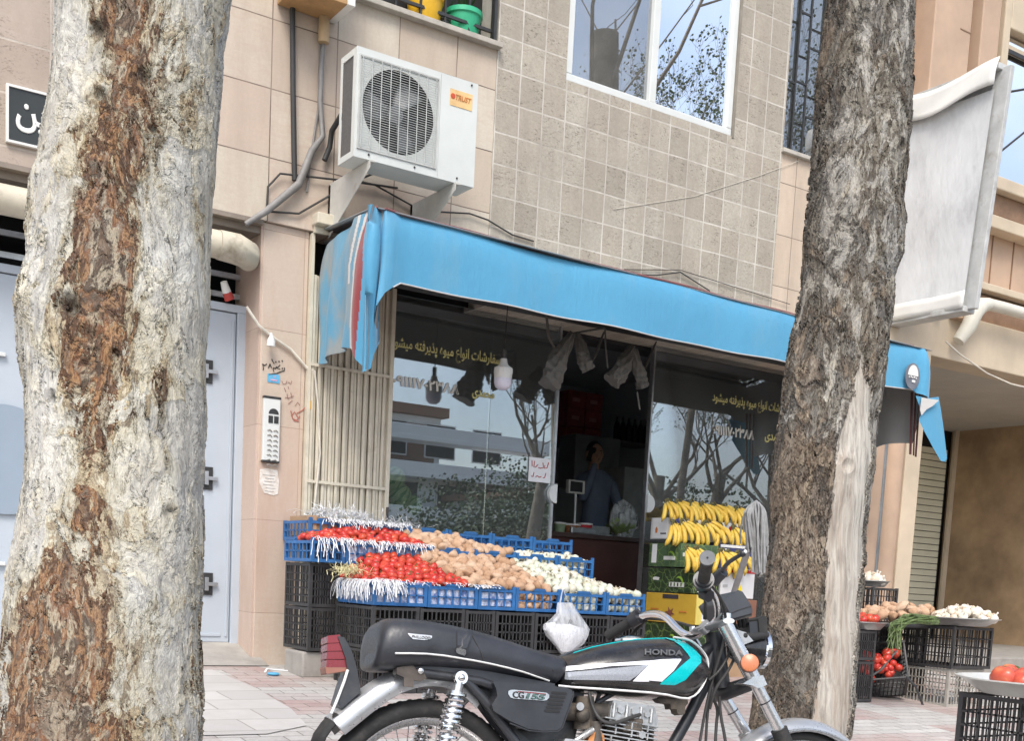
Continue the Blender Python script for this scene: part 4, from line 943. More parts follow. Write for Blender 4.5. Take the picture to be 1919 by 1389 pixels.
m = MB(); m.prism([(1716, 742), (1740, 746), (1759, 744), (1763, 766), (1768, 800), (1775, 860), (1771, 866), (1763, 864), (1750, 842), (1734, 812), (1722, 788), (1727, 772)], lambda a, b: fy(a, b, FY-.015), lambda a, b: fy(a, b, FY-.009)); m.build('corner_flap', M['awn_blue'], aw)
m = MB(); m.prism([(1727, 745), (1744, 748), (1760, 750), (1748, 761), (1736, 768), (1727, 779), (1724, 768)], lambda a, b: fy(a, b, FY-.030-.0006*(a-1724)), lambda a, b: fy(a, b, FY-.022-.0006*(a-1724))); m.build('folded_corner', M['awn_white'], aw)
for xa, xb, w__ in ((1709, 1706, .022), (1724, 1716, .016), (1716, 1712, .012)):
    m = MB(); m.bar(fy(xa, 735, FY+.12), fy(xb, 852+(xa-1709)*.3, FY+.12), w__, .008, up=(0, 1, 0)); m.build('hanging_strap', simple('strap_maroon%d' % xa, (.10, .035, .035), .7), aw)
m = MB(); m.grid(lambda u, v: V((3.17+.06*v+(8.25-3.17-.06*v)*u, FY+.03+(-FY-.05)*v, topz(3.1+5.1*u)-.016+(.085+.015*u)*v+.012*math.sin(u*40)*math.sin(v*3.1))), 80, 8); m.build('roof_shade_sheet', simple('roof_shade_sheet', (.045, .045, .045), .9), aw)  # dark sheet added below the canvas; its colour stands for underside shade
# shop emblem on the right of the valance: oval badge, pale upper half
e = fy(1705, 706, FY); m = MB(); n = 28
el = [(.105*math.cos(2*math.pi*i/n)*.85, .105*math.sin(2*math.pi*i/n)) for i in range(n)]
m.prism(el, lambda a, b: V((e.x+a, FY-.030, e.z+b)), lambda a, b: V((e.x+a, FY-.024, e.z+b))); eb = m.build('emblem', simple('emblem_grey', (.16, .17, .20), .6), aw)
m = MB(); up_ = [(.07*math.cos(math.pi*i/n)*.9, .085*math.sin(math.pi*i/n)+.004) for i in range(n+1)]
m.prism(up_, lambda a, b: V((e.x+a, FY-.034, e.z+b)), lambda a, b: V((e.x+a, FY-.031, e.z+b))); m.build('emblem_face', M['white_paint'], eb)
m = MB()
for i in range(5): m.bar((e.x-.055+i*.022, FY-.036, e.z-.012), (e.x-.045+i*.022, FY-.036, e.z-.012+.008*(i % 2)), .004, .012)
m.box(e.x-.01, e.x+.03, FY-.036, FY-.032, e.z-.05, e.z-.03); m.build('emblem_writing', M['white_paint'], eb)
# cream box at the awning's wall end
m = MB(); m.box(3.13, 3.42, -.10, -.002, 2.905, 2.975); tag(m.build('cable_box', M['ivory_paint'], bevel=.006), 'cream rectangular box on the wall above the left end of the awning', 'box')
# ------------------------------------------------------------ lamp bulb
lp = empty('hanging_lamp', (0, 0, 0), 'white ribbed bulb hanging by a thin wire under the awning', 'lamp')
b = fy(943, 700, -.35); 
m = MB(); m.tube([b+V((0, 0, .16)), b+V((.005, 0, .28)), b+V((.012, 0, .62))], .004, 6); m.build('wire', M['cable'], lp)
TT = Matrix.Translation(b)
m = MB(); m.lathe([(.016, .10), (.018, .16), (.012, .165)], 16, TT); m.build('socket', M['black_plastic'], lp)
m = MB(); m.lathe([(.062, -.035), (.064, .0), (.062, .035), (.03, .062), (.022, .10)], 24, TT)
for i in range(12):
    a = 2*math.pi*i/12; m.bar(b+V((.063*math.cos(a), .063*math.sin(a), .0)), b+V((.06*math.cos(a), .06*math.sin(a), .04)), .006)
m.build('ribbed_body', M['white_paint'], lp)
m = MB(); m.lathe([(.0, -.115), (.03, -.112), (.052, -.095), (.061, -.07), (.062, -.036)], 24, TT); m.build('bulb', simple('bulb_opal', (.70, .69, .80), .3, bump=0, var=.02), lp)
# ------------------------------------------------------------ bundled grey cloths under the awning
M['grey_cloth'] = fabric('grey_bundle_cloth', (.10, .095, .085))
def cloth_roll(pa, pb, ra, rb, mat, parent, name, seed, turns=7, n=26):
    pa = V(pa); pb = V(pb); m = MB(); rnd = random.Random(seed); k = 22; vs = []
    d = (pb-pa); ax = d.normalized(); u = ax.orthogonal().normalized(); w_ = ax.cross(u)
    for i in range(k+1):
        f = i/k; r = ra+(rb-ra)*math.sin(f*math.pi*.62)/math.sin(math.pi*.62); c_ = pa+d*f+u*.02*math.sin(f*4+seed)
        for j in range(n):
            a = 2*math.pi*j/n
            q = 1+.20*math.sin(a*3+f*7+seed)+.10*math.sin(a*7-f*11)+.12*math.sin(f*turns*6.28+a*1.0)*f
            vs.append(c_+(u*math.cos(a)+w_*math.sin(a)*.75)*r*q)
    m.add(vs, [(i*n+j, (i+1)*n+j, (i+1)*n+(j+1) % n, i*n+(j+1) % n) for i in range(k) for j in range(n)], True)
    m.add(vs[:n], [tuple(range(n))]); m.add(vs[-n:], [tuple(range(n))[::-1]])
    return m.build(name, mat, parent)
cb = empty('cloth_bundle', (0, 0, 0), 'grey rolled cloth bundle with loose flap hanging under the awning, nearer the bulb', 'cloth bundle', )
Yc = -.45
cloth_roll(fy(1072, 628, Yc), fy(1026, 718, Yc), .03, .085, M['grey_cloth'], cb, 'rolled_cloth', 1)
cloth_roll(fy(1078, 626, Yc), fy(1104, 692, Yc), .03, .06, M['grey_cloth'], cb, 'loose_flap', 5)
m = MB(); m.tube([fy(1132, 622, Yc), fy(1118, 660, Yc), fy(1100, 695, Yc)], [.012, .02, .016], 6, flat=.3); m.tube([fy(1024, 590, Yc), fy(1028, 630, Yc), fy(1040, 655, Yc)], [.014, .018, .012], 6, flat=.3); m.tube([fy(1066, 632, Yc), fy(1075, 625, Yc), fy(1133, 615, Yc)], .008, 6); m.build('tie_strap', M['grey_cloth'], cb)
cb = empty('cloth_bundle', (0, 0, 0), 'grey cloth coiled like a rose with a dangling string, hanging nearer the dark tree', 'cloth bundle')
cloth_roll(fy(1186, 652, Yc), fy(1148, 716, Yc), .035, .075, M['grey_cloth'], cb, 'rolled_cloth', 3)
m = MB(); q = fy(1153, 704, Yc-.05)
sp_ = [q+V((.018*t_*math.cos(t_*2.4), -.0-.012*(3.2-t_), .016*t_*math.sin(t_*2.4)*.8)) for t_ in [i*.13 for i in range(26)]]
m.tube(sp_, .010, 6, flat=.5); m.build('cloth_coil', M['grey_cloth'], cb)
cloth_roll(fy(1188, 655, Yc), fy(1204, 728, Yc), .035, .055, M['grey_cloth'], cb, 'loose_flap', 8)
m = MB(); m.tube([fy(1194, 735, Yc), fy(1197, 755, Yc), fy(1199, 768, Yc)], .007, 6); m.build('string', M['grey_cloth'], cb); m = MB(); m.tube([fy(1230, 640, Yc), fy(1212, 680, Yc), fy(1202, 705, Yc)], [.01, .02, .02], 6, flat=.3); m.build('side_strap', M['grey_cloth'], cb); m = MB(); m.tube([fy(1134, 618, Yc), fy(1135, 650, Yc), fy(1139, 690, Yc)], .007, 6); m.build('tie_strap', M['grey_cloth'], cb)
# ------------------------------------------------------------ cables and fittings on the wall
W = -.012
cable('cable', [fy(548, -20, -.03), fy(549, 160, -.03), fy(552, 338, -.03)], .018, M['cable'], 'thick black vertical conduit on the pink wall left of the air conditioner', n=10)
cable('cable', [fy(597, -5, W), fy(600, 90, W), fy(597, 200, W), fy(580, 310, W), fy(575, 360, W)], .008, M['cable_grey'], 'thin grey wire dropping beside the taped conduit')
cable('cable', [fy(607, 70, -.03), fy(602, 130, -.03), fy(600, 190, -.03), fy(605, 255, -.04), (3.1, -.04, 3.36), fy(560, 345, -.045), fy(500, 395, -.05), fy(460, 420, -.03)], [.012, .016, .017, .018, .024, .026, .022, .016], M['cable_grey'], 'fat grey taped conduit bending down over the pier top', n=10)
cable('cable', [fy(500, 388, -.02), fy(502, 350, -.02), fy(525, 325, -.03), fy(590, 332, -.03), fy(660, 340, -.03), fy(745, 352, -.03)], .007, M['cable'], 'thin black cable looping from the pier to the air conditioner bracket')
cable('cable', [fy(498, 396, -.03), fy(560, 400, -.02), fy(612, 370, -.02), fy(650, 345, -.02), fy(700, 325, -.05)], .007, M['cable'], 'thin black cable rising under the air conditioner')
cable('cable', [fy(640, 215, -.20), fy(622, 245, -.08), fy(618, 275, -.04), fy(608, 300, -.04)], .018, M['cable'], 'black insulated hose leaving the side of the air conditioner', n=10)
cable('cable', [fy(700, 345, -.02), fy(790, 395, -.02), fy(880, 400, -.02), fy(914, 412, -.025), fy(960, 440, -.02), fy(1000, 452, -.02)], .006, M['cable'], 'thin dark cable sagging along the wall between bracket and travertine')
cable('cable', [fy(1150, 512, -.02), fy(1230, 516, -.02), fy(1275, 510, -.03), fy(1330, 545, -.02)], .005, M['cable'], 'short dark cable over the awning rail in the middle of the travertine')
cable('cable', [fy(1170, 505, -.015), fy(1275, 506, -.02), fy(1400, 545, -.02), fy(1480, 570, -.02)], .003, M['cable'], 'hair thin cable above the right half of the awning')
cable('cable', [fy(1150, 392, -.010), fy(1300, 368, -.010), fy(1420, 330, -.010), fy(1500, 300, -.010)], .0018, M['cable_cream'], 'hair thin wire crossing the travertine under the white window')
cable('cable', [fy(462, 575, .01), fy(485, 610, .01), fy(515, 635, .01), fy(545, 655, .01), fy(575, 690, .01), fy(590, 697, .0)], .010, M['cable_cream'], 'cream cable slanting down across the pier above the intercom')
cable('cable', [fy(590, 697, -.02), fy(596, 760, -.02), fy(600, 850, -.02), fy(588, 960, -.02)], .007, M['cable_cream'], 'cream cable hanging down between pier and folding gate')
m = MB()
for a_ in ((1690, 255, 1850, 'x'),): pass
cable('overhead_wire', [fy(1866, 176, -.6), fy(1890, 172, -.6), fy(1990, 155, -.6)], .010, M['cable'], 'black overhead wire passing in front of the neighbouring window, upper', cat='wire')
cable('overhead_wire', [fy(1846, 302, -.6), fy(1870, 288, -.6), fy(1960, 215, -.6)], .010, M['cable'], 'black overhead wire passing in front of the neighbouring window, lower', cat='wire')
# small wall lamp on pier
wl = empty('wall_lamp', (0, 0, 0), 'small white cone lamp on a stem hanging on the pink pier', 'lamp'); q = fy(505, 640, .0); q.y = -.03
m = MB(); m.lathe([(.028, -.035), (.026, 0), (.012, .03), (.006, .05)], 16, Matrix.Translation(q)); m.build('lamp_shade', M['white_paint'], wl)
m = MB(); m.tube([q+V((0, .0, .04)), q+V((0, .03, .045)), q+V((0, .055, .05))], .006, 6); m.build('stem', M['white_paint'], wl)
# wall lamp over gate
wl = empty('gate_lamp', (0, 0, 0), 'small white bulb in a red collar in the gap above the grey gate', 'lamp'); q = fy(425, 548, .25)
m = MB(); m.tube([q, q+V((-.03, -.02, .06))], [.03, .022], 12); m.build('bulb', M['white_paint'], wl); m = MB(); m.tube([q+V((.025, .01, -.04)), q], [.035, .03], 12); m.build('collar', M['red_ink'], wl)
# intercom
ic = empty('intercom', (0, 0, 0), 'tall white door intercom panel with a speaker grille and rows of buttons on the pier', 'intercom')
a = fy(489, 865, .03); b = fy(521, 748, .03); x0, x1, z0, z1 = a.x, b.x+.008, a.z, b.z
m = MB(); m.box(x0, x1, .0, .03, z0, z1); m.build('panel', M['white_metal'], ic, bevel=.004)
m = MB(); m.box(x0-.003, x1+.003, -.004, .03, z1-.008, z1+.008); m.box(x0-.003, x1+.003, -.004, .03, z0-.004, z0+.01); m.build('end_cap', M['dark_metal'], ic, bevel=.003)
m = MB(); cxx = (x0+x1)/2+.01
arch = [(-.035, 0), (.035, 0)]+[(.035*math.cos(math.pi*i/8), .035*math.sin(math.pi*i/8)) for i in range(1, 8)]
m.prism(arch, lambda a, b: V((cxx+a, -.003, z1-.105+b)), lambda a, b: V((cxx+a, 0.0, z1-.105+b)))
m.box(cxx-.035, cxx-.004, -.003, 0, z1-.165, z1-.118); m.box(cxx+.004, cxx+.035, -.003, 0, z1-.165, z1-.118); m.build('speaker_grille', M['dark_metal'], ic)
for i in range(8):
    m = MB(); z = z1-.215-i*.032
    for dx_ in (-.022, .020): m.tube([(cxx+dx_-.018, -.002, z), (cxx+dx_, -.005, z+.006), (cxx+dx_+.014, -.002, z-.006)], .0035, 6)
    m.build('button_row', M['grey_plastic'], ic)
# stickers and writing on pier
m = MB(); a = fy(501, 716, .03); m.box(a.x, a.x+.085, .026, .029, a.z, a.z+.055); st = tag(m.build('sticker', simple('sticker_blue', (.12, .40, .62), .5, bump=0)), 'small bright blue sticker under the handwritten figures on the pier', 'sticker')
m = MB(); m.box(a.x+.02, a.x+.065, .0235, .0255, a.z+.012, a.z+.022); m.box(a.x+.04, a.x+.055, .0235, .0255, a.z+.035, a.z+.042); m.build('sticker_print', simple('sticker_pink', (.6, .35, .5), .5, bump=0), st)
k = N('torn_paper'); k.set(k.ramp(k.noise(k.co('Object'), 30, 6, .7), [(.4, (.62, .55, .48)), (.6, (.74, .71, .66))]), .9); M['torn'] = k.m
m = MB(); outl = [(487, 880), (500, 878), (520, 882), (523, 905), (521, 926), (512, 929), (495, 924), (486, 905)]
m.prism(outl, lambda a, b: fy(a, b, .0265), lambda a, b: fy(a, b, .0295)); pp = tag(m.build('torn_paper', M['torn']), 'torn white paper notice pasted below the intercom', 'paper')
m = MB()
for i in range(6): stroke(m, [fy(492+((i*5) % 7), 890+i*6, .025), fy(503, 891+i*6, .025), fy(516-((i*3) % 6), 892+i*6, .025)], .0018)
m.build('print_lines', simple('faint_print', (.35, .32, .3), .8, bump=0), pp)
m = MB(); a = fy(576, 766, -.01); m.box(a.x, a.x+.028, -.008, -.004, a.z, a.z+.055); tag(m.build('sticker', simple('sticker_orange2', (.65, .36, .04), .5, bump=0)), 'small orange sticker on the strip beside the folding gate', 'sticker')
wr = MB()
def pl(L, r=.0035): stroke(wr, [fy(x, y, .026) for x, y in L], r)
pl([(492, 682), (494, 690), (493, 694)]); pl([(492, 682), (496, 685), (500, 682)]); pl([(506, 682), (503, 690)]); pl([(506, 682), (509, 690)])
pl([(509, 673), (514, 682)]); pl([(512, 690), (513, 697)]); pl([(512, 689), (516, 691), (519, 687)]); pl([(525, 684), (519, 690), (525, 692)])
for q in ((517, 678), (523, 677), (529, 676), (529, 690), (533, 690)): pl([(q[0]-1, q[1]), (q[0]+1, q[1]+1)], .005)
pl([(504, 702), (518, 700), (534, 694)])
wr_o = tag(wr.build('wall_writing', M['ink']), 'black handwritten Persian numbers on the pink pier above the blue sticker', 'writing')
wr = MB()
for L in ([(528, 714), (531, 720), (536, 719), (538, 714)], [(540, 716), (545, 720), (547, 714)], [(533, 727), (536, 735)], [(540, 724), (541, 729)], [(534, 745), (542, 746), (550, 742)], [(538, 738), (540, 748)], [(545, 736), (547, 746)], [(540, 757), (548, 751)], [(553, 761), (558, 754), (562, 760)]): pl(L, .0025)
tag(wr.build('wall_writing', simple('faded_ink', (.30, .17, .15), .8, bump=0)), 'faint reddish handwriting beside the intercom', 'writing')
wr = MB()
for L in ([(545, 770), (549, 785), (556, 788), (562, 780)], [(546, 780), (552, 772), (558, 782)], [(556, 775), (566, 770), (574, 762)], [(550, 788), (560, 790)]): pl(L, .004)
tag(wr.build('wall_writing', simple('red_scribble', (.42, .15, .11), .8, bump=0)), 'red scribble low on the pier near the orange sticker', 'writing')
wr = MB()
def pr(L, r=.02): stroke(wr, [fy(x, y, 2.995) for x, y in L], r)
pr([(1694, 975), (1696, 968), (1703, 962), (1705, 972), (1696, 975)], .018); pr([(1690, 1000), (1692, 994), (1698, 993), (1706, 994)], .03); pr([(1706, 880), (1712, 888)], .008); pr([(1712, 876), (1718, 882), (1714, 892)], .008)
tag(wr.build('wall_writing', M['ink']), 'black sprayed marks on the cream wall left of the roller shutter', 'writing')
# ------------------------------------------------------------ projecting sign board (seen from its blank side)
bs = empty('projecting_sign', (0, 0, 0), 'blank white projecting light box sign, torn at its top, beyond the dark tree', 'sign')
p1 = fx(1875, 122, 8.80); p2 = fx(1808, 578, 8.80); zt, zb_ = p1.z, p2.z; yn1, yn2 = p1.y, p2.y
def bpnt(u, v, x=8.80):  # u 0 wall .. 1 street, v 0 top .. 1 bottom
    yn = yn1+(yn2-yn1)*v; return V((x, -.02+(yn+.02)*u, zt+(zb_-zt)*v))
k = N('sign_plastic'); vv = k.co('Object'); gmm = k.n('ShaderNodeMapping'); gmm.inputs['Scale'].default_value = (1, 1, .5); k.l(vv, gmm.inputs[0])
k.set(k.ramp(k.noise(gmm.outputs[0], 2.6, 6, .65), [(.3, (.42, .43, .44)), (.5, (.62, .64, .65)), (.8, (.74, .76, .77))]), .5); k.bump(k.noise(gmm.outputs[0], 2.4, 5, .6), .55, .05); M['sign_face'] = k.m
m = MB(); m.grid(lambda u, v: bpnt(.02+.95*u, .09+.84*v, 8.80+.012*math.sin(u*3.1)*math.sin(v*9)), 12, 24); m.build('sign_face', M['sign_face'], bs)
m = MB(); m.grid(lambda u, v: bpnt(.02+.95*u, .03+.94*v, 8.93), 2, 2); m.build('sign_face', M['sign_face'], bs)
m = MB()
m.bar(bpnt(0, 0, 8.86), bpnt(1, 0, 8.86), .16, .05); m.bar(bpnt(0, 1, 8.86), bpnt(1, 1, 8.86), .16, .05); m.bar(bpnt(1, 0, 8.86), bpnt(1, 1, 8.86), .16, .05); m.bar(bpnt(0.01, 0, 8.86), bpnt(.01, 1, 8.86), .16, .05)
m.build('sign_frame', simple('sign_frame', (.50, .51, .50), .5, var=.15, scale=8, dirt=.35, dirtc=(.28, .25, .22)), bs, bevel=.006)
m = MB(); m.grid(lambda u, v: bpnt(.0+1.0*u, -.015+.115*v+.02*math.sin(u*5), 8.775-.03*v-.012*math.sin(u*6+v*4)), 16, 5); m.build('torn_strip', M['white_paint'], bs, solid=.006)
m = MB(); m.grid(lambda u, v: bpnt(.0+1.0*u, .925+.075*v, 8.775-.01*math.sin(u*7)), 16, 3); m.build('bottom_strip', M['white_paint'], bs, solid=.006)
m = MB(); m.bar((8.86, .0, 4.9), (8.86, -.3, 4.9), .03); m.bar((8.86, 0, 3.4), (8.86, -.3, 3.4), .03); m.build('mounting_arm', M['dark_metal'], bs)
# ------------------------------------------------------------ planter pots on the sill, wooden box and pipe at the top
def pot(name, c, r, h, mat, label, leaf=True):
    t = empty(name, c, label, 'flower pot'); m = MB()
    m.lathe([(r*.72, 0), (r*.8, .02), (r*.95, h*.8), (r, h*.82), (r*1.04, h*.84), (r*1.04, h), (r*.96, h), (r*.9, h*.8), (r*.5, h*.78), (.0, h*.78)], 24); m.build('pot_body', mat, t)
    m = MB(); rr_ = random.Random(len(name)+int(c[0]*10))
    for i in range(26):
        a = rr_.uniform(0, 6.28); L = rr_.uniform(.08, .22); d = V((math.cos(a)*.6, math.sin(a)*.6, 1)).normalized()
        b0 = V((0, 0, h*.8)); m.tube([b0, b0+d*L*.6, b0+d*L+V((0, 0, -.02))], [.006, .012, .002], 4, flat=.3)
    m.build('plant', M['leaf'], t)
a = fy(800, 32, .12); pot('flower_pot', (a.x-.02, .12, 4.415), .13, .2, simple('pot_yellow', (.72, .42, .02), .45, var=.1), 'yellow flower pot behind the window bars')
a = fy(868, 48, .13); pot('flower_pot', (a.x+.0, .13, 4.415), .13, .19, simple('pot_green', (.04, .42, .22), .45, var=.1), 'green flower pot behind the window bars')
a = fy(835, 20, .13); pot('flower_pot', (a.x, .18, 4.415), .08, .12, simple('pot_dark', (.05, .05, .05), .45, var=.1), 'small dark flower pot between the yellow and green ones')
m = MB(); q0 = fy(575, 27, -.01); q1 = fy(662, 14, -.28)
m.box(q1.x-.40, q1.x-.05, -.30, -.01, q0.z+.0, q0.z+.5); wb = tag(m.build('wall_cabinet', simple('cabinet_wood', (.42, .25, .11), .6, var=.2), bevel=.004), 'brown cabinet with a white edge fixed high on the pink wall', 'cabinet')
m = MB(); m.box(q1.x-.05, q1.x, -.31, -.01, q0.z, q0.z+.5); m.build('white_edge', M['white_paint'], wb)
m = MB(); q = fy(607, 55, -.05); m.tube([q+V((0, 0, .3)), q+V((0, 0, -.08))], .035, 14); tag(m.build('pipe_stub', simple('pipe_tan', (.45, .32, .18), .6)), 'short tan pipe stub under the wall cabinet', 'pipe')
# ------------------------------------------------------------ plastic crates
def crate_mesh(w, d, h, mat, cols=5, rows=2, slots=False, lip=.012, arch=True, name='crate'):
    """open plastic crate, origin bottom front left, x right, y back"""
    m = MB(); t = .008
    m.box(.003, w-.003, .003, d-.003, .0, .008)
    for x in (0, w-.022):
        for y in (0, d-.022): m.box(x, x+.022, y, y+.022, 0, h)
    def wall(L, put):
        put(.022, L-.022, h-.022, h-.004, t+.003); put(.022, L-.022, .0, .020, t+.002)
        for r in range(1, rows): z = .02+(h-.042)*r/rows; put(.022, L-.022, z-.004, z+.004, t)
        n = max(3, int(round(L/(.065 if not slots else .10))))
        for i in range(1, n):
            x = .022+(L-.044)*i/n; put(x-.005, x+.005, .02, h-.022, t-.001)
        if slots:   # narrow slots: extra thin uprights
            k = n*3
            for i in range(k):
                if i % 3 == 0: continue
                x = .022+(L-.044)*i/k; put(x-.0035, x+.0035, .02, h-.022, t-.004)
    wall(w, lambda a, b, c, e, tt: m.box(a, b, .0, tt, c, e)); wall(w, lambda a, b, c, e, tt: m.box(a, b, d-tt, d, c, e))
    wall(d, lambda a, b, c, e, tt: m.box(.0, tt, a, b, c, e)); wall(d, lambda a, b, c, e, tt: m.box(w-tt, w, a, b, c, e))
    if arch:
        for y in (0, d-.01):
            m.prism([(w/2-.06, h-.006), (w/2-.045, h+.014), (w/2+.045, h+.014), (w/2+.06, h-.006)], lambda a, b: V((a, y, b)), lambda a, b: V((a, y+.009, b)))
        for x in (0, w-.022): m.box(x, x+.022, 0, .012, h, h+.016)
    return m.mesh(name, mat)
def place(name, me, loc, label, cat, group, rot=None):
    o = bpy.data.objects.new(name, me); COL.objects.link(o); o.location = loc
    if rot is not None: o.rotation_euler = rot
    return tag(o, label, cat, group)
FR_Y, FR_Z, FR_H = -1.20, .465, .135
SR_Y, SR_Z, SR_H = -.70, .705, .135
TR_Y, TR_Z, TR_H = -.42, .845, .13
fr_b = [fy(x, 1120, FR_Y).x for x in (700, 802, 897, 967, 1052, 1137, 1211)]
sr_b = [fy(x, 1040, SR_Y).x for x in (583, 648, 727, 808, 890, 968, 1047, 1115)]
tr_b = [fy(x, 1000, TR_Y).x for x in (579, 640, 700, 765, 841, 923, 1000, 1075)]
what = ['tomatoes and shredded paper, at the gate end', 'tomatoes, second from the gate end', 'large potatoes', 'potatoes beside the onions', 'white onions, behind the plastic bag', 'white onions, at the banana end']
for i in range(6):
    w_ = fr_b[i+1]-fr_b[i]-.004
    place('blue_crate', crate_mesh(w_, .50, FR_H, M['blue_plastic']), (fr_b[i], FR_Y, FR_Z-.002*i), 'blue crate in the lowest row holding '+what[i], 'crate', 'blue crates of the stall')
what = ['tomatoes, leftmost beside the pier', 'tomatoes trimmed with white paper', 'the last tomatoes beside the potatoes', 'potatoes', 'potatoes next to onions', 'white onions', 'white onions, at the open doorway']
for i in range(7):
    w_ = sr_b[i+1]-sr_b[i]-.004
    place('blue_crate', crate_mesh(w_, .44, SR_H, M['blue_plastic']), (sr_b[i], SR_Y, SR_Z-.002*i), 'blue crate in the middle row holding '+what[i], 'crate', 'blue crates of the stall')
what = ['stuffed with cardboard and paper, nearest the pier', 'heaped with white shredded paper', 'covered in shredded paper at the gate post', 'empty, beside the cardboard box', 'empty, in front of the left shop pane', 'empty, under the door edge', 'empty, at the counter end']
for i in range(7):
    w_ = tr_b[i+1]-tr_b[i]-.004
    place('blue_crate', crate_mesh(w_, .44, TR_H, M['blue_plastic'], arch=True), (tr_b[i], TR_Y, TR_Z-.003*i), 'blue plastic crate in the top row, '+what[i], 'crate', 'blue crates of the stall')
# black crates beneath
M['orange_plastic'] = simple('orange_plastic', (.42, .10, .05), .5, var=.2, scale=14, dirt=.35, dirtc=(.06, .05, .045))
bk = [fy(x, 1150, FR_Y-.02).x for x in (698, 788, 873, 930, 1004, 1075, 1145, 1212)]
place_w = ['at the gate corner', 'second from the gate corner', 'third from the gate corner', 'fourth from the gate corner', 'behind the plastic bag', 'with an orange rim beneath it', 'beside the banana boxes']
for i in range(7):
    w_ = bk[i+1]-bk[i]-.006
    for k_ in range(2):
        h_ = .262; z = FR_Z-.004-h_*(k_+1)-.002*i
        mt = M['orange_plastic'] if (i == 5 and k_ == 1) else M['black_plastic']
        place('stacked_crate', crate_mesh(w_, .52, h_-.002, mt, rows=4, slots=True, arch=False), (bk[i], FR_Y-.02, z),
              ('orange' if mt is M['orange_plastic'] else 'black')+' slatted plastic crate, '+('upper' if k_ == 0 else 'lower')+' one, '+place_w[i], 'crate', 'black crates under the stall')
for i in range(7):
    w_ = sr_b[i+1]-sr_b[i]-.006
    for k_ in range(2):
        z = SR_Z-.004-.278*(k_+1)-.002*i
        if i > 0 and k_ == 1: continue
        place('stacked_crate', crate_mesh(w_-(.09 if i == 0 else 0)+(0 if i else .07), .40, .276, M['black_plastic'], rows=5, slots=True, arch=False), (sr_b[i]+(.02 if i == 0 else 0), SR_Y+.06, z), ('black slatted crate in the back stack beside the pier, '+('upper' if k_ == 0 else 'lower')) if i == 0 else 'black slatted crate in the back stack under the middle blue row', 'crate', 'back row of black crates')
m = MB(); m.box(2.90, 3.20, -.62, -.32, -.03, .137); tag(m.build('concrete_block', M['concrete'], bevel=.012), 'rough concrete block propping the black crates beside the pier', 'block')
# ------------------------------------------------------------ produce
def lump(seed, amp, f=1.3, dim=None):
    o = V((seed*3.7, seed*1.3, seed*.7))
    def fn(d):
        k = 1+amp*noise.noise(d*f+o)+amp*.25*noise.noise(d*f*2.7+o)
        if dim: k -= dim*math.exp(-((1-d.z)/.05)**2)
        return k
    return fn
k = N('tomato_skin'); vv = k.co('Object'); oi = k.n('ShaderNodeObjectInfo')
k.set(k.mix(k.ramp(k.noise(vv, 16, 3), [(.42, 0.0), (.75, .5)]), k.ramp(oi.outputs['Random'], [(0, (.48, .028, .026)), (.6, (.56, .040, .034)), (1, (.60, .075, .035))]), (.72, .16, .05)), .22, 0, .5); k.b.inputs['Subsurface Weight'].default_value = .08; k.b.inputs['Subsurface Radius'].default_value = (.01, .003, .002); M['tomato'] = k.m
k = N('potato_skin'); vv = k.co('Object'); oi = k.n('ShaderNodeObjectInfo'); n1 = k.noise(vv, 22, 6, .7)
c_ = k.ramp(oi.outputs['Random'], [(0, (.46, .28, .17)), (.5, (.55, .36, .235)), (1, (.60, .43, .30))])
c_ = k.mix(k.ramp(n1, [(.45, 0.0), (.72, .6)]), c_, (.30, .17, .09)); c_ = k.mix(k.ramp(k.vor(vv, 55), [(.0, .6), (.12, 0.0)]), c_, (.20, .11, .06))
k.set(c_, .75, 0, .3); k.bump(n1, .3, .003); M['potato'] = k.m
k = N('onion_skin'); vv = k.co('Object'); oi = k.n('ShaderNodeObjectInfo'); s_ = k.sep(vv)
ang = k.math('ARCTAN2', s_[1], s_[0]); wv = k.noise(k.comb(k.math('MULTIPLY', ang, 2.6), k.math('MULTIPLY', s_[2], 9.0), 0.0), 3.0, 4, .6)
c_ = k.ramp(oi.outputs['Random'], [(0, (.60, .62, .48)), (.5, (.70, .70, .60)), (.85, (.74, .72, .64)), (1, (.58, .50, .36))])
c_ = k.mix(k.ramp(wv, [(.48, 0.0), (.62, .45)]), c_, (.50, .54, .34)); c_ = k.mix(k.ramp(s_[2], [(.024, 0.0), (.034, .8)]), c_, (.34, .26, .16))
k.set(c_, .4, 0, .45); M['onion'] = k.m
M['stalk'] = simple('tomato_stalk', (.06, .12, .03), .7)
def tomato_mesh(i):
    m = MB(); m.ell((0, 0, 0), (.031, .031, .026), 18, 12, fn=lambda d: (1+.10*noise.noise(d*1.6+V((i, i*2, 0)))+.02*math.cos(5*math.atan2(d.y, d.x))*max(0, d.z)-.16*math.exp(-((1-d.z)/.035)**2)))
    m.mi = 1
    if i % 2 == 0:
        for a in range(5):
            a_ = a*1.256; m.tube([(0, 0, .021), (.008*math.cos(a_), .008*math.sin(a_), .0245), (.014*math.cos(a_), .014*math.sin(a_), .0225)], [.002, .0022, .0006], 4)
    return m.mesh('tomato', [M['tomato'], M['stalk']], sharp=0)
def potato_mesh(i):
    r_ = random.Random(i); a, b, c = r_.uniform(.036, .058), r_.uniform(.029, .039), r_.uniform(.026, .036)
    m = MB(); m.ell((0, 0, 0), (a, b, c), 18, 12, fn=lump(i*1.7+1, .30, 1.2)); return m.mesh('potato', M['potato'], sharp=0)
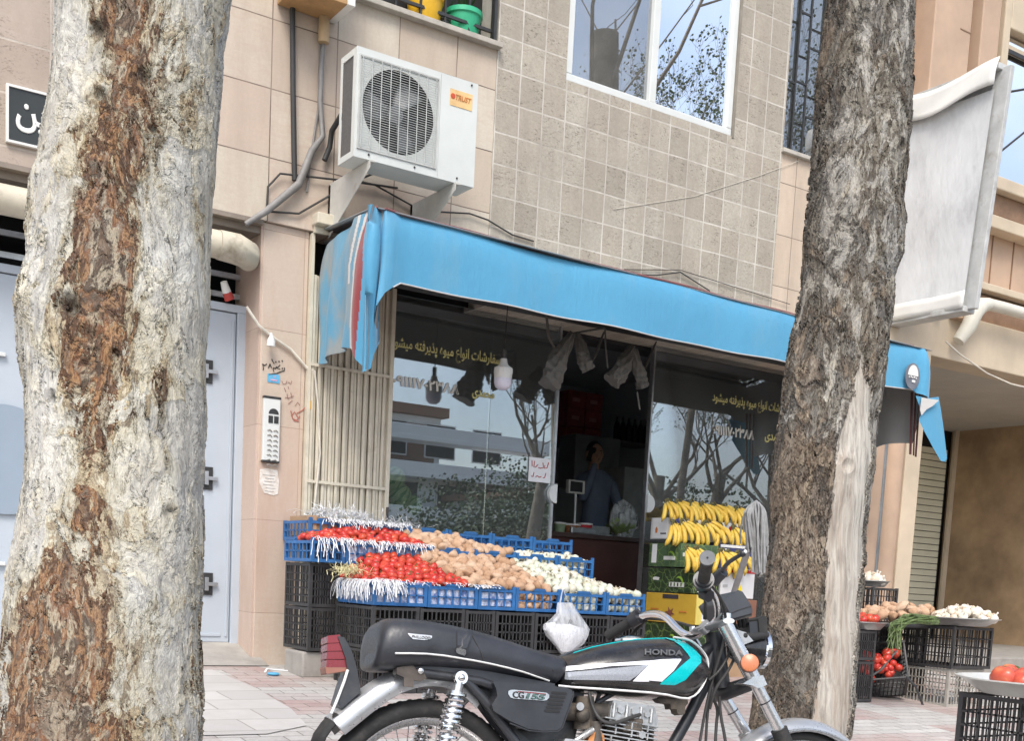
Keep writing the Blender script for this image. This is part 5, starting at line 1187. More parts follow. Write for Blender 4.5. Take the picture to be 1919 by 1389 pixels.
def onion_mesh(i):
    m = MB(); pr = [(.0, -.027), (.008, -.028), (.02, -.024), (.030, -.012), (.033, .001), (.028, .014), (.017, .024), (.008, .029), (.005, .036), (.006, .044)]
    m.lathe([(r*(1+.06*math.sin(i)), z) for r, z in pr], 18)
    m.tube([(0, 0, -.027), (.004, 0, -.033)], [.006, .008], 6); m.v = [tuple(V(p)*(1+.05*noise.noise(V(p)*30+V((i, 0, 0))))) for p in m.v]
    return m.mesh('onion', M['onion'], sharp=0)
T_ME = [tomato_mesh(i) for i in range(5)]; P_ME = [potato_mesh(i) for i in range(14)]; O_ME = [onion_mesh(i) for i in range(4)]
rnd = random.Random(11)
def fruit(kind, p, label, group, sc=1.0):
    me = rnd.choice({'tomato': T_ME, 'potato': P_ME, 'onion': O_ME}[kind])
    o = place(kind, me, p, label, kind, group, (rnd.uniform(-.8, .8), rnd.uniform(-.8, .8), rnd.uniform(0, 6.28)) if kind != 'onion' else (rnd.uniform(-1.6, 1.6), rnd.uniform(-1.6, 1.6), rnd.uniform(0, 6.28)))
    s = rnd.uniform(.80, 1.15)*sc; o.scale = (s, s, s); return o
def bnd(tab, y): return interp(tab, y)
# lower heap: Y from front rim back to the middle row
X0, X1 = fr_b[0]+.03, fr_b[-1]-.03
def kind_at(x, f):   # f 0 front .. 1 back
    px_ = pj((x, FR_Y, .6))[0]
    if px_ < 886-38*f+rnd.uniform(-7, 7): return 'tomato'
    if px_ < 1046-30*f+rnd.uniform(-7, 7): return 'potato'
    return 'onion'
LB = {'tomato': ('ripe red tomato in the heap filling the lowest blue crates', 'tomatoes of the lower heap'), 'potato': ('tan potato in the big heap filling the lowest blue crates', 'potatoes of the lower heap'), 'onion': ('white onion in the heap filling the lowest blue crates', 'onions of the lower heap')}
y_ = FR_Y+.045; row = 0
while y_ < FR_Y+.52:
    f = (y_-FR_Y)/.52
    x = X0+(.03 if row % 2 else 0)+.0
    while x < X1:
        kd = kind_at(x, f); endf = min(1, max(0, (X1-x)/.42))**.7; begf = min(1, max(.25, (x-X0+.05)/.2))
        hz = {'tomato': .18, 'potato': .205, 'onion': .185}[kd]
        z = FR_Z+FR_H-.012+hz*f**.85*endf*begf+rnd.uniform(-.008, .010)
        st = {'tomato': .057, 'potato': .070, 'onion': .062}[kd]
        fruit(kd, (x+rnd.uniform(-.008, .008), y_+rnd.uniform(-.01, .01), z), *LB[kd]); x += st*rnd.uniform(.92, 1.1)
    y_ += .056; row += 1
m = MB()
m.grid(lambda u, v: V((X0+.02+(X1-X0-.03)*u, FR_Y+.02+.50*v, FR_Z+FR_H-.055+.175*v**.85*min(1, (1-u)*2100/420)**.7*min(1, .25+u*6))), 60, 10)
tag(m.build('heap_filling', simple('heap_brown', (.22, .12, .07), .9, var=.3, scale=20)), 'packing bed of straw and produce under the lower heap', 'packing')  # mottled brown sheet beneath the heaped produce
# middle row
LB2 = {'tomato': ('ripe red tomato piled in the middle row of blue crates', 'tomatoes of the middle row'), 'potato': ('tan potato piled in the middle row of blue crates', 'potatoes of the middle row'), 'onion': ('white onion in the middle row of blue crates', 'onions of the middle row')}
for row in range(5):
    y_ = SR_Y+.04+row*.062; x = sr_b[0]+.05
    while x < sr_b[7]-.03:
        px_ = pj((x, SR_Y, .85))[0]; kd = 'tomato' if px_ < 806-row*3 else ('potato' if px_ < 963 else 'onion')
        if kd == 'onion': z = SR_Z+SR_H-.03+.008*row
        elif kd == 'tomato': z = SR_Z+SR_H+.006+.085*(row/4)*min(1, max(.1, (x-sr_b[0])/.35))*min(1, max(.2, (3.9-x)/.3))
        else: z = SR_Z+SR_H-.0+.085*(row/4)*min(1, max(.15, (sr_b[5]-x)/.35))
        fruit(kd, (x+rnd.uniform(-.01, .01), y_+rnd.uniform(-.012, .012), z+rnd.uniform(-.008, .012)), *LB2[kd])
        x += {'tomato': .058, 'potato': .073, 'onion': .066}[kd]*rnd.uniform(.92, 1.1)
for q in ((866, 1052, -.78, 1.25), (848, 1046, -.74, 1.1)): fruit('potato', fy(q[0], q[1], q[2]), *LB2['potato'], sc=q[3])
# ------------------------------------------------------------ shredded paper and liners
def shreds(name, zones, n, mat, label, seed, kindstuff=True):
    r_ = random.Random(seed); m = MB()
    for i in range(n):
        x0, x1, y, z, Lmin, Lmax, out = r_.choice(zones)
        x = r_.uniform(x0, x1); L = r_.uniform(Lmin, Lmax)*(r_.random()**.5+.25); p = V((x, y+r_.uniform(.01, .05), z+r_.uniform(-.0, .02)))
        pts = [p]; d = V((r_.uniform(-.5, .5), -out, .25)).normalized(); k_ = max(4, int(L/.018))
        for j in range(k_):
            f = j/k_; d = (d+V((r_.uniform(-.35, .35), r_.uniform(-.22, .16), -.42*(1.0 if f > .12 else .1)))).normalized(); p = p+d*(L/k_)
            if p.y > y-.008 and f > .2: p.y = y-.008-r_.uniform(0, .012)
            pts.append(p.copy())
        m.tube(pts, r_.uniform(.0017, .0030), 4, cap=False, flat=.35)
    return tag(m.build(name, mat), label, 'paper', kind='stuff')
def tuft(m, c, r, n, r_):
    for i in range(n):
        a = r_.uniform(0, 6.28); p = V(c)+V((r_.gauss(0, r[0]), r_.gauss(0, r[1]), r_.uniform(-.2, 1)*r[2])); pts = [p]; d = V((math.cos(a), math.sin(a), r_.uniform(-.4, .6))).normalized()
        for j in range(5): d = (d+V((r_.uniform(-.7, .7), r_.uniform(-.7, .7), r_.uniform(-.6, .5)))).normalized(); pts.append(pts[-1]+d*.016)
        m.tube(pts, r_.uniform(.0016, .0028), 4, cap=False, flat=.4)
zf = FR_Z+FR_H
shreds('shredded_paper', [(fr_b[0]-.0, fr_b[1]-.2, FR_Y, zf, .07, .17, .7)]*2+[(fr_b[1]-.2, fr_b[2], FR_Y, zf, .02, .06, .6), (fr_b[2]-.0, fr_b[2]+.15, FR_Y, zf, .015, .04, .6)], 190, M['paper_white'], 'white shredded paper spilling over the lowest tomato crates', 5)
zs = SR_Z+SR_H
shreds('shredded_paper', [(sr_b[1]-.04, sr_b[3]-.01, SR_Y, zs, .04, .11, .6)]*5+[(sr_b[0]+.02, sr_b[1], SR_Y, zs, .08, .24, .6)], 200, M['paper_white'], 'white shredded paper spilling over the middle tomato crates', 6)
zt_ = TR_Z+TR_H
shreds('shredded_paper', [(tr_b[0]+.12, tr_b[3]-.02, TR_Y, zt_, .04, .10, .6)], 220, M['paper_white'], 'white shredded paper hanging from the top blue crates', 7)
m = MB(); r_ = random.Random(8)
for i in range(6): tuft(m, (tr_b[0]+.16+i*.13, TR_Y+.2, zt_+.0+(.05 if i < 3 else 0)), (.06, .08, .035), 90, r_)
tag(m.build('shredded_paper', M['paper_white']), 'loose nest of white shredded paper filling the top left crates', 'paper', kind='stuff')
M['paper_yellow'] = simple('paper_yellow', (.72, .66, .38), .8, var=.08)
m = MB(); tuft(m, (X0-.05, FR_Y+.30, zf+.05), (.03, .09, .04), 130, r_)
for q in range(3): tuft(m, (fy(795+q*10, 1062, -.80).x, -.80, fy(795, 1066, -.8).z), (.03, .03, .02), 40, r_)
tag(m.build('shredded_paper', M['paper_yellow']), 'pale yellow shredded paper around the lower tomato heap', 'paper', kind='stuff')
# side strands on the left end of the lowest crate
m = MB()
for i in range(110):
    y = r_.uniform(FR_Y, FR_Y+.48); L = r_.uniform(.05, .17); p = V((fr_b[0]-.004, y, zf+.015)); pts = [p]; d = V((-.8, r_.uniform(-.4, .4), .1)).normalized(); k_ = 7
    for j in range(k_): d = (d+V((r_.uniform(-.2, .3), r_.uniform(-.4, .4), -.5))).normalized(); p = p+d*(L/k_); p.x = min(p.x, fr_b[0]-.008); pts.append(p.copy())
    m.tube(pts, r_.uniform(.0018, .003), 4, cap=False, flat=.4)
tag(m.build('shredded_paper', M['paper_white']), 'white shredded paper trailing down the left end of the lowest crate', 'paper', kind='stuff')
k = N('paper_liner'); k.set(k.ramp(k.noise(k.co('Object'), 28, 5, .7), [(.38, (.10, .16, .38)), (.5, (.40, .46, .62)), (.62, (.70, .72, .78))]), .8); k.bump(k.noise(k.co('Object'), 40, 4), .6, .01); M['liner'] = k.m
def liner(x0, x1, y, z0, z1, lab, d=.42):
    m = MB(); m.grid(lambda u, v: V((x0+(x1-x0)*u, y+.014+.004*math.sin(u*40), z0+(z1-z0)*v)), 24, 4); m.grid(lambda u, v: V((x0+.012+.003*math.sin(u*30), y+.014+d*u, z0+(z1-z0)*v)), 16, 4)
    tag(m.build('paper_liner', M['liner']), lab, 'paper')
liner(fr_b[0]+.01, fr_b[1]-.01, FR_Y, FR_Z+.01, FR_Z+FR_H+.01, 'bluish white paper lining the lowest left tomato crate')
liner(fr_b[1]+.01, fr_b[2]-.01, FR_Y, FR_Z+.01, FR_Z+FR_H-.01, 'bluish white paper lining the second lowest tomato crate')
liner(sr_b[1]+.01, sr_b[2]-.01, SR_Y, SR_Z+.01, SR_Z+SR_H, 'bluish white paper lining a middle tomato crate, nearer the pier')
liner(sr_b[2]+.01, sr_b[3]-.01, SR_Y, SR_Z+.01, SR_Z+SR_H, 'bluish white paper lining a middle tomato crate, nearer the potatoes')
liner(fr_b[2]+.01, fr_b[3]-.01, FR_Y, FR_Z+.02, FR_Z+FR_H-.03, 'crumpled paper lining the front potato crate')
# onions seen through the lattice of the front crates
for a, b, lab in ((fr_b[4], fr_b[5], 0), (fr_b[5], fr_b[6], 1), (fr_b[3], fr_b[4], 2)):
    x = a+.04
    while x < b-.03:
        for z in (FR_Z+.035, FR_Z+.092): fruit('onion' if lab < 2 else 'potato', (x, FR_Y+.045, z), *(LB['onion'] if lab < 2 else LB['potato']))
        x += .062
for a, b in ((sr_b[5], sr_b[6]), (sr_b[6], sr_b[7])):
    x = a+.04
    while x < b-.03: fruit('onion', (x, SR_Y+.045, SR_Z+.05), *LB2['onion']); x += .064
M['card'] = simple('cardboard', (.42, .28, .17), .8, var=.12, scale=6)
m = MB(); m.box(tr_b[0]+.03, tr_b[0]+.055, TR_Y+.01, TR_Y+.40, TR_Z+.03, TR_Z+TR_H+.03); m.box(tr_b[0]+.0, tr_b[0]+.2, TR_Y+.02, TR_Y+.03, TR_Z+.03, TR_Z+TR_H+.02)
tag(m.build('cardboard_insert', M['card']), 'torn brown cardboard standing in the top left blue crate', 'cardboard')
# carrier bag hung on a crate post
bag = empty('carrier_bag', (0, 0, 0), 'thin white plastic carrier bag with packets, hung on a blue crate post', 'bag')
k = N('bag_film'); k.set((.86, .88, .90), .25, 0, .5); k.b.inputs['Transmission Weight'].default_value = 0.0
tr_ = k.n('ShaderNodeBsdfTransparent'); mx = k.n('ShaderNodeMixShader'); k.l(k.ramp(k.noise(k.co('Object', scale=(3, 3, .8)), 11, 5, .6), [(.35, .22), (.7, .62)]), mx.inputs[0]); k.l(tr_.outputs[0], mx.inputs[1]); k.l(k.b.outputs[0], mx.inputs[2]); k.l(mx.outputs[0], k.out.inputs[0]); k.bump(k.noise(k.co('Object', scale=(2, 2, .7)), 22, 4, .6), .8, .01); M['film'] = k.m
BY = FR_Y-.06
def bagpt(px_, py_, y=BY): return fy(px_, py_, y)
sec = [(1048, 1112, 1062, .006), (1046, 1130, 1072, .015), (1044, 1150, 1084, .03), (1030, 1165, 1093, .05), (1020, 1172, 1097, .055), (1017, 1180, 1100, .058), (1024, 1192, 1099, .058), (1036, 1206, 1092, .052), (1046, 1218, 1078, .04), (1053, 1228, 1066, .02)]
def bag_loft(m, secs, n=28, wob=.06, sd=0):
    vs = []
    for i, (xl, y, xr, dp) in enumerate(secs):
        a = bagpt(xl, y); b = bagpt(xr, y); c = (a+b)/2; hw = (b-a).length/2; ux = (b-a).normalized()
        for j in range(n):
            t = 2*math.pi*j/n; kx = 1+wob*math.sin(t*5+i*.6+sd)+wob*.6*math.sin(t*9+i)
            vs.append(c+ux*(math.cos(t)*hw*kx)+V((0, math.sin(t)*dp*kx, 0)))
    m.add(vs, [(i*n+j, (i+1)*n+j, (i+1)*n+(j+1) % n, i*n+(j+1) % n) for i in range(len(secs)-1) for j in range(n)], True)
    m.add(vs[-n:], [tuple(range(n))])
m = MB(); bag_loft(m, sec[1:]); m.build('bag_body', M['film'], bag)
m = MB(); m.tube([bagpt(1049, 1150), bagpt(1050, 1128), bagpt(1054, 1106, BY+.04)], [.018, .010, .006], 8, flat=.4); m.tube([bagpt(1078, 1150), bagpt(1064, 1128), bagpt(1056, 1106, BY+.04)], [.018, .010, .006], 8, flat=.4); m.build('handles', M['film'], bag)
M['packet'] = simple('white_packet', (.82, .82, .84), .6, var=.03, scale=20, bump=.5, bd=.01)
m = MB(); bag_loft(m, [(1030, 1170, 1066, .02), (1026, 1180, 1094, .045), (1032, 1192, 1094, .05), (1042, 1206, 1086, .04), (1052, 1222, 1068, .02)], wob=.09, sd=2); m.build('packets', M['packet'], bag)
m = MB(); a = bagpt(1022, 1176); m.tube([a, a+V((.07, 0, .012))], .024, 16); m.build('paper_roll', M['packet'], bag)
# ------------------------------------------------------------ banana stand
k = N('banana_skin'); vv = k.co('Object'); oi = k.n('ShaderNodeObjectInfo')
c_ = k.ramp(oi.outputs['Random'], [(0, (.66, .42, .055)), (.6, (.72, .50, .09)), (1, (.62, .46, .07))]); c_ = k.mix(k.ramp(k.noise(vv, 30, 4, .7), [(.5, 0.0), (.75, .45)]), c_, (.60, .34, .05)); s_ = k.sep(vv)
c_ = k.mix(k.ramp(k.noise(vv, 130, 3, .6), [(.63, 0.0), (.70, .6)]), c_, (.16, .08, .02))
k.set(c_, .45, 0, .4); M['banana'] = k.m; M['banana_tip'] = simple('banana_tip', (.10, .09, .03), .7)
def banana_mesh(seed):
    r_ = random.Random(seed); m = MB(); pts = []; rs = []; n = 12; L = .17; bend = r_.uniform(.9, 1.2)
    for i in range(n+1):
        f = i/n; a = -bend*f; pts.append(V((0, -math.sin(-a)*L/bend*.9, -(1-math.cos(a))*L/bend*1.0))); rs.append(.0175*min(1, .32+f*3.2)*min(1, .30+(1-f)*4.2))
    pts = [V((0, -L*(math.sin(bend*f)/bend)*.55, -L*f*.86+.02*math.cos(f*3))) for f in [i/n for i in range(n+1)]]
    pts = [V((0, -.075*math.sin(math.pi*.62*f), .025-.15*f)) for f in [i/n for i in range(n+1)]]
    m.tube(pts, rs, 7); m.mi = 1; m.tube([pts[0]+V((0, .012, .028)), pts[0]+V((0, .004, .012)), pts[0]], [.006, .007, .007], 6); m.tube([pts[-1], pts[-1]+V((0, .004, -.006))], [.006, .004], 6)
    return m.mesh('banana', [M['banana'], M['banana_tip']], sharp=0)
B_ME = [banana_mesh(i) for i in range(3)]
def bunch(loc, n, lab, tilt=0, sc=1.0):
    t = empty('banana_bunch', loc, lab, 'bananas', 'banana bunches on the boxes'); 
    for i in range(n):
        a = (i-(n-1)/2)*.24
        o = bpy.data.objects.new('banana', rnd.choice(B_ME)); COL.objects.link(o); o.parent = t
        o.location = ((i-(n-1)/2)*.026, -abs(i-(n-1)/2)*-.002, .005*((i*7) % 3)); o.rotation_euler = (rnd.uniform(-.12, .12), -a*.75+.12, a*1.3)
        o.scale = (1, 1, rnd.uniform(.95, 1.08))
    m = MB(); m.ell((0, .01, .05), (.03, .012, .012), 10, 6); m.build('stem', M['banana_tip'], t)
    t.rotation_euler = (tilt, rnd.uniform(-.5, -.15), rnd.uniform(-.3, .3)+.25); t.scale = (sc*1.15, sc*1.1, sc*1.0)
    return t
BXY = {'A': -.28, 'B': -.46, 'C': -.52, 'D': -.56}
def card_mat(name, base, kind):
    k = N(name); v = k.co('Object')
    if kind == 'leaf':   # dark green print of tangled leaf stems
        p = k.vmath('ADD', v, k.vmath('SCALE', k.noise(v, 6, 3, color=True), None, .12))
        e = k.vor(p, 13, 'DISTANCE_TO_EDGE'); e2 = k.vor(k.vmath('ADD', p, (3, 1, 2)), 22, 'DISTANCE_TO_EDGE')
        c = k.mix(k.ramp(e, [(.015, .9), (.04, 0.0)]), base, (.20, .28, .08)); c = k.mix(k.ramp(e2, [(.01, .6), (.03, 0.0)]), c, (.12, .2, .10))
    else: c = k.mix(k.ramp(k.noise(v, 9, 4), [(.4, 0.0), (.8, .25)]), base, tuple(x*.7 for x in base))
    k.set(c, .5, 0, .4); return k.m
M['box_green'] = card_mat('carton_dark_green', (.028, .045, .022), 'leaf'); M['box_green2'] = card_mat('carton_mid_green', (.07, .12, .06), 'leaf')
M['box_white'] = card_mat('carton_white', (.66, .66, .66), 'plain'); M['box_yellow'] = card_mat('carton_yellow', (.60, .38, .05), 'plain'); M['box_yellow2'] = card_mat('carton_yellow_lit', (.68, .56, .14), 'plain'); M['box_navy'] = card_mat('carton_navy', (.05, .06, .16), 'plain')
M['pr_blue'] = simple('print_blue', (.05, .08, .40), .5, bump=0); M['pr_red'] = simple('print_red', (.50, .03, .03), .5, bump=0); M['pr_green'] = simple('print_lime', (.30, .50, .06), .5, bump=0); M['pr_yellow'] = simple('print_yellow', (.75, .58, .03), .5, bump=0); M['pr_dark'] = simple('print_dark', (.06, .05, .06), .5, bump=0); M['pr_orange'] = simple('print_orange', (.60, .20, .05), .5, bump=0)
XS = fy(1213, 1100, -.05).x
BXY = {'A': -.30, 'B': -.44, 'C': -.60, 'D': -.66}
def carton(pxa, pxb, pyt, pyb, Y, mat, label, back=-.05):
    """pxa None: starts at the common side plane XS"""
    mid = fy(((pxa or 1250)+pxb)/2, pyb, Y); z0 = mid.z; z1 = fy(((pxa or 1250)+pxb)/2, pyt, Y).z
    xa = XS+random.uniform(-.006, .006) if pxa is None else fy(pxa, pyb, Y).x; xb = fy(pxb, pyb, Y).x-.004
    m = MB(); m.box(xa, xb, Y, back, z0, z1); o = tag(m.build('carton', mat, bevel=.003), label, 'box', 'fruit cartons of the banana stand')
    return o, xa, xb, z0, z1
def prs(parent, x, ya, yb, z0, z1, mat, name='print'):
    m = MB(); m.box(x-.004, x-.002, ya, yb, z0, z1); return m.build(name, mat, parent)
def prs_poly(parent, x, pts, mat, name='print', d=.004):
    m = MB(); m.prism(pts, lambda a, b: V((x-d-.002, a, b)), lambda a, b: V((x-d, a, b))); return m.build(name, mat, parent)
def prn(parent, x0, x1, z0, z1, Y, mat, name='print'):
    m = MB(); m.box(x0, x1, Y-.004, Y-.002, z0, z1); return m.build(name, mat, parent)
def prn_poly(parent, pts, Y, mat, name='print'):
    m = MB(); m.prism(pts, lambda a, b: V((a, Y-.006, b)), lambda a, b: V((a, Y-.004, b))); return m.build(name, mat, parent)
def crescent(cx_, cz_, r, a0, a1, th):
    n = 12; o_ = [(cx_+r*math.cos(a0+(a1-a0)*i/n), cz_+r*math.sin(a0+(a1-a0)*i/n)) for i in range(n+1)]
    i_ = [(cx_+(r-th*math.sin(math.pi*i/n))*math.cos(a0+(a1-a0)*i/n), cz_+(r-th*math.sin(math.pi*i/n))*math.sin(a0+(a1-a0)*i/n)) for i in range(n, -1, -1)]
    return o_+i_[1:-1]
fyA = BXY['A']; o, x0, x1, z0, z1 = carton(None, 1412, 977, 1017, fyA, M['box_white'], 'long white fruit carton at the top of the banana stand')
prn(o, x0+.03, x0+.10, z0+.002, z1-.002, fyA, M['pr_blue'], 'blue_print'); prn(o, x0+.62, x0+.72, z0+.05, z1-.03, fyA, M['pr_red'], 'red_print')
lb = prs(o, x0, fyA+.03, -.08, z0+.008, z1-.004, M['paper_white'], 'label'); prs_poly(lb, x0, [(-.12, z0+.05), (-.14, z0+.05), (-.145, z0+.08), (-.13, z0+.10), (-.115, z0+.08)], M['pr_orange'], 'label_picture', .005)
prs(lb, x0-.003, fyA+.05, fyA+.12, z0+.04, z0+.05, M['pr_dark'], 'label_line')
fyB = BXY['B']; o, x0, x1, z0, z1 = carton(None, 1346, 1020, 1065, fyB, M['box_green2'], 'mid green leaf printed carton, second from the top at the doorway end')
prs(o, x0, -.15, -.09, z0+.03, z1-.006, M['paper_white'], 'label'); prs_poly(o, x0, crescent(-.33, z0+.085, .04, .6, 3.6, .018), M['pr_green'], 'banana_print'); prs(o, x0, -.38, -.24, z0+.055, z0+.085, M['white_paint'], 'name_print')
prn_poly(o, crescent(x0+.255, z0+.07, .040, -.6, 2.6, .018), fyB, M['pr_green'], 'banana_print'); prn(o, x0+.02, x0+.085, z0+.085, z0+.115, fyB, M['white_paint'], 'name_print')
o, x0, x1, z0, z1 = carton(1347, 1412, 1022, 1066, fyB, M['box_navy'], 'white edged navy carton with lime leaf print, beside the mop')
prn(o, x0+.002, x1, z1-.025, z1-.004, fyB, M['white_paint'], 'white_band'); prn(o, x0+.02, x0+.075, z1-.065, z1-.035, fyB, M['white_paint'], 'name_print'); prn_poly(o, crescent(x0+.20, z0+.09, .05, -2.2, .6, .02), fyB, M['pr_green'], 'leaf_print')
fyC = BXY['C']; o, x0, x1, z0, z1 = carton(None, 1347, 1067, 1113, fyC, M['box_green'], 'dark green leaf printed carton with a lime banana emblem on its side')
prs_poly(o, x0, crescent(-.44, z0+.085, .045, .6, 3.7, .018), M['pr_green'], 'banana_print'); nb_ = prs(o, x0, -.50, -.32, z0+.045, z0+.082, M['white_paint'], 'name_print'); prs_poly(o, x0, [(-.12, z0+.095), (-.19, z0+.092), (-.20, z0+.115), (-.15, z0+.12), (-.12, z0+.115)], M['white_paint'], 'leaf_print')
for i in range(4): m = MB(); m.box(x0-.0065, x0-.0045, -.34-i*.040-.014, -.34-i*.040, z0+.05, z0+.078); m.build('letter', M['box_green'], nb_)
prn(o, x0+.05, x0+.11, z0+.012, z1-.008, fyC, M['paper_white'], 'label')
o, x0, x1, z0, z1 = carton(1349, 1412, 1067, 1122, fyC, M['box_white'], 'white carton with a red band and yellow banana picture, under the mop')
prn(o, x0+.001, x1-.001, z1-.030, z1-.004, fyC, M['pr_red'], 'red_band')
for i in range(4): prn_poly(o, crescent(x0+.16+i*.010, z0+.095-i*.008, .045-i*.004, -1.9, .5, .014), fyC-.001*i, M['pr_yellow'], 'banana_print')
prn(o, x0+.02, x0+.07, z0+.085, z0+.105, fyC, simple('print_grey', (.4, .4, .4), .6, bump=0), 'text_print')
fyD = BXY['D']; o, x0, x1, z0, z1 = carton(None, 1346, 1115, 1172, fyD, M['box_yellow'], 'yellow carton with a brown star emblem on its side, behind the handlebars')
prs(o, x0, -.45, -.26, z1-.040, z1-.008, M['pr_dark'], 'name_plate'); cys, czs = -.36, z0+.08
prs_poly(o, x0, [(cys+(.07 if i % 2 == 0 else .026)*math.cos(math.pi*i/6+.2)*.9, czs+(.045 if i % 2 == 0 else .018)*math.sin(math.pi*i/6+.2)*1.1) for i in range(12)], simple('print_brown', (.20, .07, .05), .6, bump=0), 'star_print')
prs(o, x0, -.22, -.12, z0+.10, z0+.11, M['pr_orange'], 'text_print'); prs(o, x0, -.56, -.47, z0+.09, z0+.10, M['pr_orange'], 'text_print')
m = MB(); m.box(x0+.001, x1-.001, fyD-.003, fyD-.001, z0+.002, z1-.002); fc = m.build('front_lit_face', M['box_yellow2'], o)  # front face in a paler yellow: its lit look is put into the colour
prn(fc, x0+.06, x0+.145, z0+.03, z0+.125, fyD-.002, M['paper_white'], 'label'); prn(fc, x0+.05, x0+.15, z1-.03, z1-.022, fyD-.002, M['pr_orange'], 'text_print')
o, x0, x1, z0, z1 = carton(None, 1347, 1174, 1226, fyD, M['box_green'], 'lowest dark green carton just above the motorcycle tank')
prs_poly(o, x0, crescent(-.40, z0+.10, .036, .6, 3.7, .018), M['pr_green'], 'banana_print'); prs(o, x0, -.44, -.28, z0+.06, z0+.09, M['white_paint'], 'name_print')
carton(1349, 1412, 1124, 1226, fyD, simple('carton_brown', (.24, .11, .07), .7), 'reddish brown carton beneath the white one')
carton(None, 1412, 1228, 1300, fyD+.04, M['card'], 'plain brown carton base under the banana stand')
rr1 = [(1252, 944, 4), (1272, 945, 5), (1296, 946, 5), (1318, 949, 4), (1336, 952, 5), (1357, 953, 5), (1382, 957, 5)]
for i, (x, y, n) in enumerate(rr1): bunch(fy(x, y+4, BXY['A']+.06), n, 'yellow banana bunch standing in the top row, on the white carton', sc=.92)
for i, (x, y, n) in enumerate([(1262, 988, 5), (1280, 986, 5), (1304, 989, 4), (1325, 988, 5), (1348, 993, 4), (1376, 997, 4), (1394, 999, 4)]): bunch(fy(x, y+1, BXY['B']+.10), n, 'yellow banana bunch leaning in the second row, against the white carton', tilt=.1, sc=1.0)
for i, (x, y, n) in enumerate([(1288, 1034, 4), (1306, 1036, 3), (1352, 1040, 4), (1366, 1042, 4), (1384, 1044, 4)]): bunch(fy(x, y+2, BXY['C']+.02), n, 'yellow banana bunch in the third row, behind the handlebars', tilt=.1)
# ------------------------------------------------------------ mop leaning by the tree
mp = empty('mop', (0, 0, 0), 'upturned grey string mop leaning between the banana cartons and the dark tree', 'mop')
MT = 6.0
hp = fd(1402, 1030, MT); foot = fz(1322, 1272, -.07)
m = MB(); m.tube([fd(1416, 985, MT), hp, foot], .018, 12); m.build('pole', simple('mop_pole', (.33, .34, .35), .5), mp)
m = MB(); r_ = random.Random(4); top = fd(1418, 942, MT)
for i in range(95):
    f = i/94; cxm = 1399+34*f+r_.uniform(-2, 2); ya = 940+12*abs(f-.55)*1.6+r_.uniform(-3, 5); dz = MT+r_.uniform(-.07, .07)
    yb = 1000+60*r_.random()**.6+(18 if f > .35 else -22)
    xb = cxm+r_.uniform(-3, 4)+4*f
    pts = [fd(1412+12*f, 962, MT+.0), fd((cxm+1416)/2, ya-3, dz), fd(cxm-2+4*f, ya+10, dz-.02), fd(xb-2, (ya+yb)/2, dz-.02), fd(xb+r_.uniform(-3, 3), yb, dz)]
    q = []
    for a, b in zip(pts, pts[1:]): q += [a.lerp(b, s/3) for s in range(3)]
    q.append(pts[-1]); q2 = [q[0]]+[(q[j-1]+q[j]*2+q[j+1])/4 for j in range(1, len(q)-1)]+[q[-1]]
    m.tube(q2, .0058, 5)
for i in range(3):
    a0 = fd(1400, 960, MT-.06); m.tube([a0+V((.035*math.sin(t), -.0, -.10-.10*math.cos(t))) for t in [j*.45 for j in range(13)]], .005, 5)
m.build('mop_head', simple('mop_string', (.36, .36, .35), .9, var=.2, scale=30), mp)
# ------------------------------------------------------------ inside the shop
ct = empty('shop_counter', (0, 0, 0), 'dark brown wooden counter inside the doorway', 'counter')
CY = 1.0; ca = fy(1030, 1003, CY); cb_ = fy(1212, 1012, CY); CZ = fy(1120, 1003, CY).z
m = MB(); m.box(ca.x-.6, cb_.x+.5, CY, CY+.55, CZ-.04, CZ); m.build('counter_top', simple('counter_top', (.07, .045, .04), .4), ct, bevel=.004)
m = MB(); m.box(ca.x-.55, cb_.x+.45, CY+.03, CY+.5, .06, CZ-.04); m.build('counter_front', simple('counter_wood', (.085, .035, .03), .45, var=.2, scale=4), ct)
# scale
sc_ = empty('weighing_scale', (0, 0, 0), 'shop scale with a display head on a thin pole, standing on the counter', 'scale')
a = fy(1076, 1000, CY+.2); t_ = fy(1079, 922, CY+.2); hd = fy(1079, 913, CY+.2)
m = MB(); m.box(a.x-.14, a.x+.14, CY+.05, CY+.32, CZ, CZ+.06); m.build('scale_base', M['alu'], sc_, bevel=.01)
m = MB(); m.tube([(a.x, a.y, CZ+.04), (t_.x, t_.y, t_.z)], .010, 10); m.build('pole', M['white_metal'], sc_)
m = MB(); m.box(hd.x-.09, hd.x+.09, hd.y-.02, hd.y+.03, hd.z-.06, hd.z+.06); ho = m.build('display_head', simple('scale_grey', (.5, .5, .46), .5), sc_, bevel=.006)
m = MB(); m.box(hd.x-.075, hd.x+.06, hd.y-.024, hd.y-.020, hd.z-.045, hd.z+.045); m.build('screen', M['dark'], ho)
